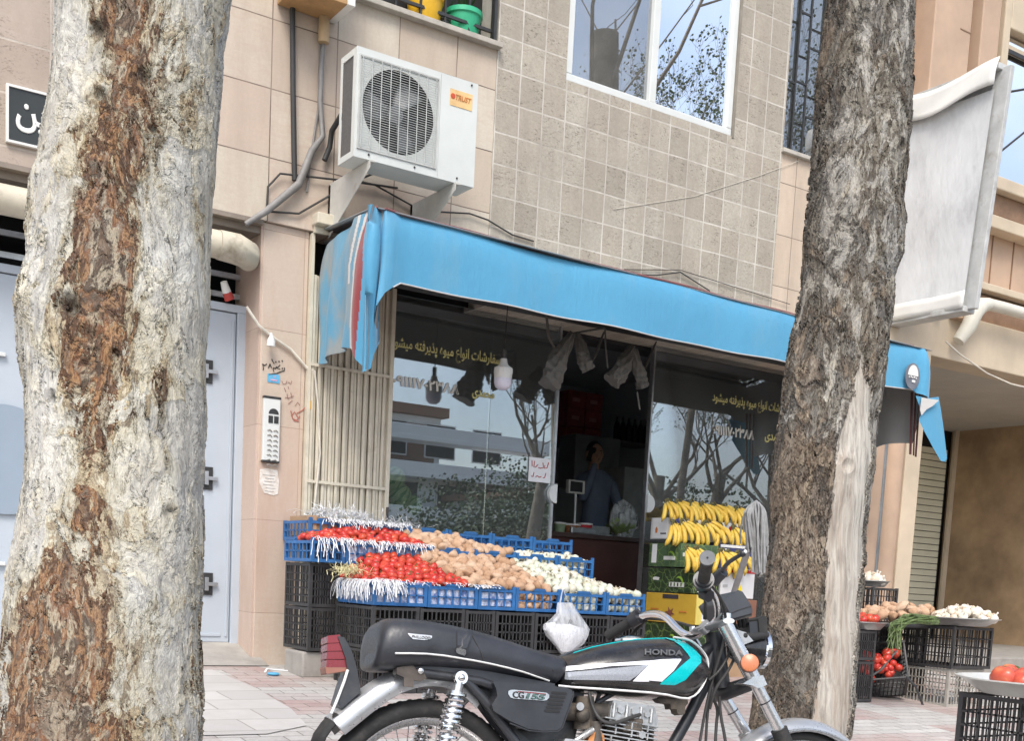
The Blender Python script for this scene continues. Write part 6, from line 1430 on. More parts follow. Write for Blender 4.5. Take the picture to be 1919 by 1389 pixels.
# things on counter
def tub(px_, r, h, mat, label, lidm=None, name='food_tub'):
    a = fy(px_, 1000, CY+.12); t = empty(name, (a.x, a.y, CZ), label, 'tub'); m = MB(); m.lathe([(r*.8, 0), (r, h)], 20); m.build('tub_body', mat, t)
    m = MB(); m.lathe([(r*1.06, h), (r*1.06, h+.015), (0, h+.017)], 20); m.build('lid', lidm or M['white_paint'], t)
tub(1048, .055, .075, simple('tub_green', (.22, .30, .18), .5), 'small pale green tub at the left end of the counter')
tub(1071, .075, .07, simple('tub_brown', (.30, .13, .06), .5), 'brown tub with a white lid on the counter under the scale')
tub(1095, .07, .085, simple('tub_red', (.50, .03, .04), .5), 'red tub with a white lid on the counter')
a = fy(1125, 1000, CY+.1); m = MB(); m.box(a.x-.11, a.x+.11, a.y, a.y+.2, CZ+.02, CZ+.085); m.box(a.x-.13, a.x+.13, a.y-.02, a.y+.22, CZ, CZ+.02); tag(m.build('metal_tray', M['alu'], bevel=.004), 'pale metal box on the counter in front of the shopkeeper', 'box')
def leafhead(c, r, n, mat, label, seed):
    r_ = random.Random(seed); m = MB()
    for i in range(n):
        a_ = r_.uniform(0, 6.28); e_ = r_.uniform(.2, 1.5); d = V((math.cos(a_)*math.cos(e_), math.sin(a_)*math.cos(e_), math.sin(e_)))
        u_ = d.cross(V((0, 0, 1))).normalized(); L = r*r_.uniform(.8, 1.2)
        m.grid(lambda u, v, d=d, u_=u_, L=L: V(c)+d*L*u+u_*(v-.5)*L*.7*math.sin(u*2.6)+V((0, 0, .1*L*math.cos(v*6)))*u, 4, 4)
    return tag(m.build('leafy_greens', mat), label, 'vegetable')
a = fy(1160, 998, CY+.12); leafhead((a.x, a.y, CZ+.01), .15, 40, simple('lettuce', (.30, .40, .16), .5, var=.3, scale=12), 'leafy pale green lettuce on the counter', 3)
a = fy(1190, 990, CY-.1); 
m = MB(); m.ell((a.x+.02, CY+.1, CZ+.16), (.12, .10, .17), 18, 12, fn=lump(3, .5, 3)); tag(m.build('wrapped_herbs', M['film']), 'clear plastic bag of herbs at the right end of the counter', 'bag')
# shelves and stock at back
RY = 3.0
def shelf(px0, px1, py, Y, label):
    a = fy(px0, py, Y); b = fy(px1, py, Y); m = MB(); m.box(a.x, b.x, Y, Y+.35, a.z-.02, a.z); return tag(m.build('shelf', simple('shelf_%d' % px0, (.10, .10, .11), .6)), label, 'shelf'), a.x, b.x, a.z
M['dkred'] = simple('carton_dark_red', (.22, .03, .03), .6, var=.3, scale=6); M['dkglass'] = simple('dark_bottle', (.02, .022, .02), .15)
_, sx0, sx1, sz = shelf(1062, 1128, 830, RY, 'dark shelf under the red boxes at the back of the shop')
pos = ['bottom left', 'bottom right', 'middle left', 'middle right', 'top left', 'top right']
w_ = (sx1-sx0)/2
for i in range(6):
    x = sx0+(i % 2)*w_; z = sz+(i//2)*.19; m = MB(); m.box(x+.005, x+w_-.005, RY+.02, RY+.3, z, z+.185); o = tag(m.build('red_box', M['dkred'], bevel=.004), 'dim red box at the back of the shop, %s of six' % pos[i], 'box', 'red boxes on the back shelf'); m = MB(); m.box(x+.06, x+w_-.08, RY+.015, RY+.018, z+.07, z+.11); m.build('label', simple('redbox_label%d' % i, (.35, .14, .12), .6, bump=0), o)
_, sx0, sx1, sz = shelf(1160, 1290, 825, RY, 'dark shelf of bottles at the back of the shop')
bm_ = MB(); bm_.lathe([(.035, 0), (.037, .15), (.03, .19), (.013, .23), (.012, .27), (.015, .275), (0, .276)], 12); bme = bm_.mesh('bottle', M['dkglass'])
for i in range(int((sx1-sx0)/.085)): place('bottle', bme, (sx0+.05+i*.085, RY+.12, sz), 'dark bottle in the row on the back shelf', 'bottle', 'bottles on the back shelf')
m = MB(); a = fy(1168, 935, 2.2); b = fy(1216, 880, 2.2); m.box(a.x, b.x, 2.2, 2.6, .06, b.z); tag(m.build('white_cabinet', simple('cabinet_grey', (.30, .31, .31), .5), bevel=.01), 'pale grey cabinet behind the shopkeeper', 'cabinet')
m = MB(); a = fy(1105, 880, 2.7); b = fy(1150, 822, 2.7); m.box(a.x-.2, b.x+.1, 2.7, 3.0, a.z-.2, b.z); wv_ = tag(m.build('microwave', simple('machine_grey', (.14, .14, .15), .5), bevel=.01), 'grey machine on the back wall behind the shopkeeper\'s head', 'machine')
# shelf, watermelons and carton behind the left pane
k = N('melon_skin'); vv = k.co('Object'); s_ = k.sep(vv); ang = k.math('ARCTAN2', s_[1], s_[0])
st_ = k.math('SINE', k.math('ADD', k.math('MULTIPLY', ang, 10.0), k.math('MULTIPLY', k.noise(vv, 14, 4, .6), 7.0)))
k.set(k.ramp(st_, [(.3, (.55, .70, .32)), (.7, (.20, .40, .14))]), .35); M['melon'] = k.m
m = MB(); m.box(3.85, 5.2, .18, .75, .92, .95); tag(m.build('shelf', simple('window_shelf', (.25, .2, .15), .6)), 'wooden shelf behind the left shop pane', 'shelf')
for (px_, py_, r_2, lab) in ((745, 933, .10, 'large striped watermelon low behind the left shop pane'), (733, 900, .10, 'striped watermelon on top, behind the left shop pane'), (770, 950, .08, 'small dark watermelon behind the left shop pane')):
    a = fy(px_, py_, .29); m = MB(); m.ell((0, 0, 0), (r_2, r_2, r_2*1.1), 24, 16); o = m.build('watermelon', M['melon']); o.location = a; o.rotation_euler = (.6, .4, .3); tag(o, lab, 'watermelon')
m = MB(); a = fy(727, 973, .3); m.box(a.x-.01, a.x+.16, .24, .5, a.z, a.z+.09); tag(m.build('cardboard_box', M['card']), 'open cardboard box at the foot of the watermelons', 'box')
m = MB(); a = fy(1412, 940, .30); b = fy(1470, 870, .30); m.box(a.x, b.x, .30, .31, a.z, b.z); tag(m.build('poster', simple('poster_lime', (.42, .50, .13), .6, var=.08)), 'plain lime green card standing behind the right shop pane', 'card')
# ------------------------------------------------------------ shopkeeper
M['skin'] = simple('skin', (.36, .20, .135), .55, var=.08, scale=10, bump=.1); M['shirt'] = simple('shirt_blue_grey', (.13, .16, .23), .8, var=.12, scale=12, bump=.4, bd=.01); M['hair'] = simple('hair_black', (.012, .011, .011), .6, scale=40)
pm = empty('person', (0, 0, 0), 'man in a blue grey shirt standing behind the counter, holding a phone to his ear', 'person')
PY = 1.95; H_ = fy(1115, 852, PY)
def skinned(name, joints, edges, mat, parent, sub=2):
    me = bpy.data.meshes.new(name); me.from_pydata([j[:3] for j in joints], edges, []); me.materials.append(mat)
    o = bpy.data.objects.new(name, me); COL.objects.link(o); o.parent = parent
    md = o.modifiers.new('skin', 'SKIN'); md.use_smooth_shade = True
    for i, j in enumerate(joints):
        sv = me.skin_vertices[0].data[i]; r_3 = j[3]; sv.radius = r_3 if hasattr(r_3, '__len__') else (r_3, r_3)
    me.skin_vertices[0].data[0].use_root = True
    s2 = o.modifiers.new('sub', 'SUBSURF'); s2.levels = sub; s2.render_levels = sub
    return o
hx, hy, hz = H_.x, H_.y, H_.z
def rel(x, y, z, r): return (hx+x, hy+y, hz+z, r)
# body: pelvis, spine, chest, neck, arms, legs in one surface
J = [rel(.05, .02, -.78, (.15, .11)), rel(.05, .01, -.58, (.145, .105)), rel(.045, .0, -.38, (.165, .115)), rel(.03, .0, -.22, (.12, .09)), rel(.02, 0, -.14, (.06, .06)),
     rel(.22, .0, -.26, (.065, .065)), rel(.30, -.04, -.50, (.052, .052)), rel(.20, -.22, -.66, (.042, .042)), rel(.10, -.30, -.70, (.034, .030)),
     rel(-.16, .0, -.26, (.065, .065)), rel(-.24, -.16, -.46, (.052, .052)), rel(-.14, -.17, -.20, (.040, .040)), rel(-.105, -.15, -.10, (.032, .028)),
     rel(.14, .02, -.86, (.09, .09)), rel(.15, .0, -1.25, (.065, .065)), rel(.15, .03, -1.62, (.045, .045)), rel(-.04, .02, -.86, (.09, .09)), rel(-.05, .0, -1.25, (.065, .065)), rel(-.05, .03, -1.62, (.045, .045))]
E_ = [(0, 1), (1, 2), (2, 3), (3, 4), (3, 5), (5, 6), (6, 7), (7, 8), (3, 9), (9, 10), (10, 11), (11, 12), (0, 13), (13, 14), (14, 15), (0, 16), (16, 17), (17, 18)]
skinned('body', J, E_, M['shirt'], pm)
def headfn(d):
    k_ = 1.0
    k_ += .10*math.exp(-((d.x)**2*40+(d.z+.10)**2*30))*(1 if d.y < 0 else 0)   # nose
    k_ -= .05*math.exp(-((abs(d.x)-.33)**2*60+(d.z-.12)**2*60))*(1 if d.y < 0 else 0)
    k_ -= .10*max(0, -d.z-.3)*abs(d.x)*1.2
    return k_
Mh = Matrix.Rotation(R(-18), 4, 'Z')
m = MB(); m.ell((hx, hy, hz), (.078, .095, .118), 28, 20, M=Mh, fn=headfn); m.tube([(hx+.0, hy+.01, hz-.16), (hx, hy+.01, hz-.07)], [.055, .052], 14)
for s in (-1, 1): m.ell(V((hx, hy, hz))+(Mh @ V((s*.079, .01, .0))), (.012, .02, .03), 8, 6)
hd_ = m.build('head', M['skin'], pm, sharp=0)
m = MB(); m.ell((hx, hy+.012, hz+.022), (.083, .094, .112), 28, 20, M=Mh, fn=lambda d: 1.0 if (d.z > .15 and d.y > -.75-.0*d.z) or d.y > .35 else .80); m.build('hair', M['hair'], pm, sharp=0)
m = MB()
for s in (-1, 1): m.ell(V((hx, hy, hz))+(Mh @ V((s*.030, -.088, .010))), (.013, .006, .006), 8, 6); m.ell(V((hx, hy, hz))+(Mh @ V((s*.030, -.092, .028))), (.018, .005, .004), 8, 6)
m.ell(V((hx, hy, hz))+(Mh @ V((0, -.088, -.055))), (.022, .006, .005), 8, 6); m.build('face_features', M['hair'], pm, sharp=0)
def hand(c, dirv, palm, up_, name='hand'):
    c = V(c); d = V(dirv).normalized(); n_ = V(palm).normalized(); n_ = (n_-d*n_.dot(d)).normalized(); s_ = d.cross(n_)
    m = MB(); m.tube([c-d*.02, c+d*.02, c+d*.075], [.024, .036, .038], 12, flat=.45, ref=n_)
    for i, L in enumerate((.070, .078, .072, .056)):
        b = c+d*.075+s_*((i-1.5)*.019); p1_ = b+d*L*.45+n_*.006; p2_ = p1_+d*L*.32+n_*.018; p3_ = p2_+d*L*.12+n_*.024; m.tube([b-d*.015, p1_, p2_, p3_], [.0095, .009, .008, .0065], 8)
    b = c+d*.02-s_*.03; m.tube([b, b+(d*.6-s_*.8).normalized()*.035, b+(d*.9-s_*.35).normalized()*.065+n_*.012], [.012, .011, .008], 8)
    return m.build(name, M['skin'], pm, sharp=0)
hand((hx-.105, hy-.14, hz-.12), (.15, .1, 1), (.8, .4, 0), None); hand((hx+.10, hy-.30, hz-.70), (-1, -.3, -.1), (0, 0, -1), None)
m = MB(); m.box(-.008, .008, -.035, .035, -.07, .07); ph = m.build('phone', M['dark'], bevel=.006); ph.location = (hx-.085, hy-.055, hz-.01); ph.rotation_euler = (.2, .15, .5); tag(ph, 'dark mobile phone held against the shopkeeper\'s ear', 'phone')
m = MB(); m.tube([(hx-.01, hy-.005, hz-.17), (hx-.03, hy-.05, hz-.19), (hx+.06, hy-.05, hz-.19), (hx+.07, hy+.01, hz-.165)], .016, 8); m.build('collar', M['shirt'], pm)
# ------------------------------------------------------------ crates and pans on the right
def onground(px_, py_):
    p = fz(px_, py_, -.2)
    for _ in range(12): p = fz(px_, py_, ground(p.y))
    return p
def pan(name, c, r, h, mat, label):
    m = MB(); m.lathe([(r*.72, 0), (r*.80, h*.3), (r*.97, h*.92), (r*1.03, h), (r*1.03, h+.006), (r*.97, h+.004), (r*.78, h*.35), (0.0, .012)], 40); o = m.build(name, mat); o.location = c; return tag(o, label, 'pan')
M['pan_alu'] = simple('pan_aluminium', (.52, .52, .50), .35, .7, var=.15, scale=10)
gc = onground(1773, 1326); gx, gy_ = gc.x, gc.y; gz = ground(gc.y)
CW, CD, CH = .42, .60, .285
M['dusty_crate'] = simple('dusty_crate', (.36, .34, .30), .75, var=.2, scale=9, dirt=.3, dirtc=(.40, .16, .08))
place('stacked_crate', crate_mesh(CW, CD, CH+.0, M['dusty_crate'], rows=4, slots=True, arch=False), (gx, gy_, gz), 'dusty grey lattice crate with orange stains, standing on the pavement under a black one', 'crate', 'crates of the right hand stall')
gx2 = fy(1773, 1250, gy_-.01).x
place('stacked_crate', crate_mesh(CW+.05, CD+.03, CH+.03, M['black_plastic'], rows=4, slots=True, arch=False), (gx-.01, gy_-.02, gz+CH+.003), 'black lattice crate carrying the garlic pan', 'crate', 'crates of the right hand stall')
ptop = gz+2*CH+.04
gpc = V((gx+.20, gy_+.16, ptop)); pan('round_pan', gpc, .335, .055, M['pan_alu'], 'wide shallow aluminium pan of garlic on the black crate')
k = N('garlic_skin'); vv = k.co('Object'); oi = k.n('ShaderNodeObjectInfo'); c_ = k.ramp(oi.outputs['Random'], [(0, (.74, .70, .62)), (.6, (.70, .62, .50)), (1, (.60, .42, .28))]); k.set(c_, .6); M['garlic'] = k.m
def garlic_mesh(i):
    m = MB(); m.ell((0, 0, 0), (.027, .027, .022), 16, 10, fn=lambda d: 1+.10*abs(math.cos(math.atan2(d.y, d.x)*2.5))*(1-abs(d.z))+.45*math.exp(-((1-d.z)/.03)**2)); m.tube([(0, 0, .03), (.003, .002, .040)], [.006, .004], 6); return m.mesh('garlic', M['garlic'], sharp=0)
G_ME = [garlic_mesh(i) for i in range(3)]
rnd = random.Random(21)
for i in range(80):
    a = rnd.uniform(0, 6.28); r = .27*math.sqrt(rnd.random()); px_ = gpc.x+.10+r*math.cos(a)*.75; py_ = gpc.y+r*math.sin(a)-.02
    hh = .055+.085*max(0, 1-r/.27); o = place('garlic_bulb', rnd.choice(G_ME), (px_, py_, ptop+hh+rnd.uniform(-.01, .012)), 'white garlic bulb heaped on the wide shallow pan', 'garlic', 'garlic bulbs on the pan', (rnd.uniform(-1.4, 1.4), rnd.uniform(-1.4, 1.4), rnd.uniform(0, 6)))
    s = rnd.uniform(.95, 1.35); o.scale = (s, s, s)
# stalks on garlic and green onions
m = MB(); g0 = fy(1745, 1160, gpc.y+.0); r_ = random.Random(9)
M['greens'] = simple('green_onion_leaf', (.12, .17, .06), .5, var=.5, scale=30)
for i in range(60):
    a = fd(1748+r_.uniform(-10, 14), 1165+r_.uniform(-9, 7), 8.15+r_.uniform(-.15, .2)); b = fd(1704+r_.uniform(-14, 14), 1158+r_.uniform(-7, 11), 8.1+r_.uniform(-.12, .12)); c = fd(1678+r_.uniform(-11, 14), 1174+r_.uniform(-10, 14), 8.0+r_.uniform(-.08, .08)); d = fd(1670+r_.uniform(-10, 20), 1196+r_.uniform(-14, 34), 8.0+r_.uniform(-.08, .08))
    q = [a.lerp(b, .5), b, b.lerp(c, .6), c, c.lerp(d, .5)+V((0, 0, .004)), d]; m.tube([a]+q, [.003, .0045, .0045, .004, .004, .003, .001], 5)
tag(m.build('green_onions', M['greens']), 'bunch of long green onion leaves drooping over the pan rim', 'vegetable')
# potatoes on a tray behind
pt = fd(1705, 1160, 9.0); tc = V((pt.x-.10, pt.y+.05, 0)); zt2 = fd(1690, 1163, 9.0).z-.02
m = MB(); m.box(tc.x-.42, tc.x+.62, tc.y-.25, tc.y+.35, zt2-.03, zt2); tag(m.build('tray', M['black_plastic'], bevel=.01), 'dark tray of potatoes behind the garlic pan', 'tray')
for k_ in range(3):
    z = ground(tc.y)
    place('stacked_crate', crate_mesh(.40, .56, (zt2-.03-z)/2-.004, M['black_plastic'], rows=4, slots=True, arch=False), (tc.x-.40+.43*(k_ % 3), tc.y+.02, z), 'black crate under the potato tray', 'crate', 'crates under the potato tray') if k_ < 2 else None
    if k_ < 2: place('stacked_crate', crate_mesh(.40, .56, (zt2-.03-z)/2-.004, M['black_plastic'], rows=4, slots=True, arch=False), (tc.x-.40+.43*(k_ % 3), tc.y+.02, z+(zt2-.03-z)/2), 'black crate under the potato tray', 'crate', 'crates under the potato tray')
for i in range(95):
    u_ = rnd.random(); v_ = rnd.random(); x = tc.x-.38+.98*u_; y = tc.y-.20+.48*v_; hh = .03+.10*math.sin(math.pi*min(1, max(0, u_*.9+.1)))*(.35+.65*math.sin(math.pi*min(1, v_+.15)))
    fruit('potato', (x, y, zt2+hh*rnd.uniform(.7, 1.05)), 'tan potato piled on the dark tray behind the garlic', 'potatoes on the right tray', sc=1.0)
# tomatoes on a small pan at the tree edge
q = fd(1618, 1168, 8.6); pan('round_pan', (q.x, q.y, q.z-.045), .17, .05, M['pan_alu'], 'small pan of tomatoes at the edge of the dark tree')
for i in range(22):
    a = rnd.uniform(0, 6.28); r = .13*math.sqrt(rnd.random()); fruit('tomato', (q.x+r*math.cos(a), q.y+r*math.sin(a), q.z+.02+.03*(1-r/.13)), 'red tomato in the small pan beside the dark tree', 'tomatoes in the small pan', sc=1.15)
place('stacked_crate', crate_mesh(.24, .4, .22, M['black_plastic'], rows=3, slots=True, arch=False), (q.x-.20, q.y-.10, q.z-.27), 'black crate under the small tomato pan', 'crate', 'crates of the right hand stall')
place('stacked_crate', crate_mesh(.24, .4, max(.1, q.z-.275-ground(q.y)), M['black_plastic'], rows=3, slots=True, arch=False), (q.x-.20, q.y-.10, ground(q.y)), 'black crate on the ground below the small tomato pan', 'crate', 'crates of the right hand stall')
# far stack by the shop end
q = fd(1632, 1096, 10.4); pan('round_pan', (q.x, q.y, q.z-.02), .16, .05, M['pan_alu'], 'small pan of white bulbs on a far crate by the shop end')
for i in range(12):
    a = rnd.uniform(0, 6.28); r = .11*math.sqrt(rnd.random()); o = place('garlic_bulb', rnd.choice(G_ME), (q.x+r*math.cos(a), q.y+r*math.sin(a), q.z+.03+.05*(1-r/.11)), 'white bulb in the far small pan', 'garlic', 'white bulbs in the far pan', (rnd.uniform(-1, 1), rnd.uniform(-1, 1), 0)); o.scale = (1.7,)*3
zz = q.z-.02; n_ = 3; hh = (zz-ground(q.y))/n_
for i in range(n_): place('stacked_crate', crate_mesh(.34, .34, hh-.004, M['black_plastic'], rows=4, slots=True, arch=False), (q.x-.17, q.y-.17, zz-hh*(i+1)), 'black crate in the far stack by the shop end, %s' % ['topmost', 'middle', 'lowest'][i], 'crate', 'crates of the far stack')
# tilted crate spilling bagged tomatoes
tq = onground(1650, 1308); 
from mathutils import Euler
TR3 = Euler((R(58), R(-8), R(-44))).to_matrix(); tdep = (tq-CAM).dot(FF); tcen = fd(1645, 1256, tdep-.05); tloc = tcen-TR3 @ V((.20, .16, .15))
tcx = empty('tilted_crate', tuple(tloc), 'black crate tipped toward the street with bagged red tomatoes inside', 'crate', 'crates of the right hand stall', rot=(R(58), R(-8), R(-44)))
me = crate_mesh(.40, .32, .30, M['black_plastic'], rows=4, slots=True, arch=False, name='crate_body'); o = bpy.data.objects.new('crate_body', me); COL.objects.link(o); o.parent = tcx
m = MB(); m.grid(lambda u, v: V((-.02+.44*u, -.02+.34*v, .30+.01*math.sin(u*7)+.015*math.sin(v*6)-.06*math.sin(math.pi*u)*math.sin(math.pi*v))), 10, 8); m.build('black_sheet', M['black_plastic'], tcx) if False else None
m = MB(); m.tube([(.05, -.02, .31), (.2, .06, .335), (.33, .22, .32)], .010, 8, flat=.4); m.tube([(.38, .0, .31), (.44, -.06, .26), (.50, -.16, .10)], .010, 8, flat=.5); m.build('strap', M['black_plastic'], tcx)
Mt = Matrix.Translation(tcx.location) @ tcx.rotation_euler.to_matrix().to_4x4()
for i in range(46):
    u_ = .04+.31*rnd.random(); v_ = .03+.23*rnd.random()
    p = Mt @ V((u_, v_, .22+.09*math.sin(math.pi*u_/.4)*math.sin(math.pi*v_/.3)+rnd.uniform(-.01, .02))); fruit('tomato', p, 'red tomato bagged in the tipped black crate', 'tomatoes in the tipped crate', sc=1.05)
# near right corner: pan with big tomatoes on a black crate
nz = fd(1860, 1296, 5.0); nc = fd(1955, 1283, 5.0); pan('round_pan', (nc.x, nc.y, nc.z-.05), .345, .062, simple('pan_enamel', (.62, .63, .60), .35, .2, var=.08), 'large enamel pan of big tomatoes at the right edge, in the foreground')
CH2 = (nc.z-.052-ground(nc.y))/2
for i in range(2): place('stacked_crate', crate_mesh(.46, .46, CH2-.003, M['black_plastic'], rows=4, slots=True, arch=False), (nc.x-.235, nc.y-.22, ground(nc.y)+CH2*(1-i)), 'black slotted crate under the big enamel pan, '+('upper' if i == 0 else 'lower'), 'crate', 'crates under the enamel pan')
m = MB(); m.ell((0, 0, 0), (.068, .068, .052), 24, 16, fn=lambda d: (1+.06*math.cos(6*math.atan2(d.y, d.x))*max(0, d.z+.2)-.2*math.exp(-((1-d.z)/.05)**2)+.04*noise.noise(d*2)))
m.mi = 1
for a in range(6): a_ = a*1.047; m.tube([(0, 0, .041), (.014*math.cos(a_), .014*math.sin(a_), .052), (.03*math.cos(a_), .03*math.sin(a_), .047)], [.003, .004, .001], 4)
k = N('big_tomato_skin'); vv = k.co('Object'); k.set(k.ramp(k.noise(vv, 14, 4, .6), [(.35, (.45, .06, .04)), (.55, (.52, .10, .05)), (.75, (.55, .24, .09))]), .3); 
bme = m.mesh('big_tomato', [k.m, M['stalk']], sharp=0)
for i, (px_, py_, dd, lab) in enumerate(((1884, 1273, 4.92, 'big ribbed tomato nearest the left rim of the enamel pan'), (1921, 1277, 4.88, 'big ribbed tomato cut by the right edge of the photo'), (1897, 1270, 5.1, 'big tomato behind the front two in the enamel pan'), (1950, 1268, 5.05, 'big tomato further right in the enamel pan'), (1975, 1275, 4.9, 'big tomato at the far right of the enamel pan'))):
    o = place('big_tomato', bme, fd(px_, py_, dd), lab, 'tomato', 'big tomatoes in the enamel pan', (rnd.uniform(-.5, .5), rnd.uniform(-.5, .5), rnd.uniform(0, 6))); o.scale = (.95,)*3
# litter by the pier
m = MB(); pts = []
for x, y in ((497, 1262), (500, 1256), (520, 1258), (545, 1260), (575, 1262), (593, 1264), (585, 1268)): p = onground(x, y); pts.append(p+V((0, 0, .006)))
m.tube(pts, .008, 6, flat=.5); tag(m.build('paper_scrap', M['paper_white']), 'white paper strip lying on the paving by the pier', 'litter')
p = onground(512, 1267); m = MB(); m.lathe([(.035, .004), (.04, .012), (.03, .02), (0, .021)], 18, Matrix.Translation(p)); tag(m.build('plastic_disc', simple('cap_blue', (.10, .38, .60), .5)), 'flat light blue disc lying on the paving by the pier', 'litter')
# ------------------------------------------------------------ motorcycle
import bmesh
from mathutils.bvhtree import BVHTree
_a = R(-32.9+20); BU = V((math.cos(_a), math.sin(_a), 0)); BL0 = V((-BU.y, BU.x, 0)); _l = R(8)
BUP = V((0, 0, 1))*math.cos(_l)+BL0*math.sin(_l); BLAT = -BL0*math.cos(_l)+V((0, 0, 1))*math.sin(_l)   # BLAT toward the camera
BO = V((1.528, -4.73, -.295))
BM = Matrix(((BU.x, -BLAT.x, BUP.x, BO.x), (BU.y, -BLAT.y, BUP.y, BO.y), (BU.z, -BLAT.z, BUP.z, BO.z), (0, 0, 0, 1))); BMI = BM.inverted()
bike = empty('motorcycle', (0, 0, 0), 'black motorcycle with a teal and white striped tank, leaning before the stall', 'motorcycle'); bike.matrix_world = BM
def bp(x, y, w=0.0):
    """photo point -> bike coordinates on the plane w metres out from the centre line (toward the street)"""
    d = ray(x, y); q = BO+BLAT*w; t = (q-CAM).dot(BLAT)/d.dot(BLAT); return BMI @ (CAM+d*t)
def bb(m, name, mat, parent=None, **k): return m.build(name, mat, parent or bike, **k)
M['bk_paint'] = simple('tank_black', (.014, .014, .016), .20, bump=.03, var=.2, spec=.6, dirt=.42, dirtc=(.055, .052, .05)); M['vinyl'] = simple('seat_vinyl', (.028, .030, .036), .40, bump=.35, bd=.003, scale=14, var=.3, dirt=.30, dirtc=(.060, .061, .066))
M['satin'] = simple('satin_black', (.028, .030, .035), .36, bump=.12, var=.3, dirt=.34, dirtc=(.070, .068, .066)); M['rubber'] = simple('rubber', (.022, .022, .022), .8, bump=.3, dirt=.35, dirtc=(.09, .08, .07))
M['silver'] = simple('silver_paint', (.46, .47, .48), .32, .6, var=.12, scale=9, dirt=.28, dirtc=(.22, .19, .16)); M['fork_silver'] = simple('fork_silver', (.66, .66, .66), .22, .85, var=.08, scale=12)
M['cast'] = simple('cast_aluminium', (.50, .50, .49), .40, .75, var=.2, scale=18, dirt=.35, dirtc=(.16, .14, .12), bump=.3); M['engine_dark'] = simple('engine_grime', (.075, .065, .055), .7, .3, var=.4, scale=20, dirt=.4, dirtc=(.19, .15, .11), bump=.5)
M['white_trim'] = simple('white_trim', (.74, .74, .72), .35, bump=0, var=.04); M['teal'] = simple('teal_decal', (.0, .50, .52), .25, bump=0, var=.06); M['decal_white'] = simple('white_decal', (.78, .78, .82), .25, bump=0, var=.03); M['decal_grey'] = simple('grey_decal', (.40, .42, .46), .28, .3, bump=0, var=.05)
M['red_lens'] = simple('red_lens', (.20, .022, .03), .25, bump=0, var=.15); M['orange_lens'] = simple('orange_lens', (.50, .17, .075), .3, bump=0, var=.08)
# wheels -------------------------------------------------
def wheel(cx, cz, Rr, tw, hub_r, label=None, nsp=36):
    wroot = empty('wheel', (0, 0, 0)); wroot.parent = bike
    TM = Matrix.Translation((cx, 0, cz)) @ Matrix.Rotation(R(90), 4, 'X')
    m = MB(); n = 260; prof = []
    k = 16
    vs = []
    for i in range(n):
        a = 2*math.pi*i/n
        for j in range(k):
            b = 2*math.pi*j/k; rr = Rr-tw+tw*math.cos(b)*1.0; z = tw*1.35*math.sin(b)
            if math.cos(b) > .3: rr -= .0028*(1 if (i+(j % 2)*2) % 4 < 2 else 0)
            vs.append(TM @ V((rr*math.cos(a), rr*math.sin(a), z)))
    m.add(vs, [(i*k+j, ((i+1) % n)*k+j, ((i+1) % n)*k+(j+1) % k, i*k+(j+1) % k) for i in range(n) for j in range(k)], True)
    bb(m, 'tyre', M['rubber'], wroot, sharp=50)
    ri = Rr-2*tw+.012
    m = MB(); m.lathe([(ri, -.030), (ri+.012, -.028), (ri+.010, -.020), (ri-.012, -.012), (ri-.014, .012), (ri+.010, .020), (ri+.012, .028), (ri, .030), (ri-.012, .024), (ri-.024, .010), (ri-.024, -.010), (ri-.012, -.024), (ri, -.030)], 90, TM); bb(m, 'rim', M['steel'], wroot)
    m = MB(); m.lathe([(.02, -.07), (hub_r*.6, -.07), (hub_r, -.05), (hub_r, .05), (hub_r*.6, .07), (.02, .07)], 30, TM); bb(m, 'hub', M['cast'], wroot)
    m = MB()
    for i in range(nsp):
        a = 2*math.pi*i/nsp; s = (1 if i % 2 else -1); a2 = a+(.55 if (i//2) % 2 else -.55)
        m.tube([TM @ V((hub_r*.9*math.cos(a2), hub_r*.9*math.sin(a2), s*.045)), TM @ V(((ri-.02)*math.cos(a), (ri-.02)*math.sin(a), s*.004))], .0018, 4, cap=False)
    o = bb(m, 'spokes', M['steel'], wroot)
    return wroot
wheel(0.018, .306, .303, .031, .075)
wheel(1.235, .262, .272, .026, .065)
# fenders --------------------------------------------------
def sweep_fender(name, pts, hw, lip, mat, th=.003, parent=None, crown=.03):
    m = MB(); n = 12; vs = []
    P_ = [V(p) for p in pts]; k = len(P_)
    for i, p in enumerate(P_):
        t = (P_[min(i+1, k-1)]-P_[max(i-1, 0)]).normalized(); nn = V((-t.z, 0, t.x))
        if nn.z < 0 and abs(nn.z) > .05: nn = -nn
        w_ = hw[i] if hasattr(hw, '__len__') else hw
        for j in range(n+1):
            u = -1+2*j/n; q = p+V((0, u*w_, 0))+nn*(-crown*u*u-(lip if abs(u) > .99 else 0)); vs.append(q)
    m.add(vs, [(i*(n+1)+j, (i+1)*(n+1)+j, (i+1)*(n+1)+j+1, i*(n+1)+j+1) for i in range(k-1) for j in range(n)], True)
    return bb(m, name, mat, parent, solid=th, sharp=60)
def smooth(pts, it=3):
    for _ in range(it):
        q = [pts[0]]
        for a, b in zip(pts, pts[1:]): q += [a.lerp(b, .25), a.lerp(b, .75)]
        q.append(pts[-1]); pts = q
    return pts
rf = smooth([bp(*q) for q in ((905, 1300), (872, 1266), (832, 1250), (793, 1246), (750, 1252), (708, 1270), (668, 1298), (636, 1324), (610, 1345))], 2)
sweep_fender('rear_fender', rf, .068, .040, M['silver'], crown=.022)
m = MB(); fl = [bp(*q) for q in ((622, 1336), (604, 1356), (590, 1376), (582, 1400))]; sweep_fender('mudflap', fl, .058, .01, M['rubber'], .005, crown=.012)
ff_ = [V((1.235+.302*math.cos(R(a)), 0, .262+.302*math.sin(R(a)))) for a in range(20, 171, 6)]
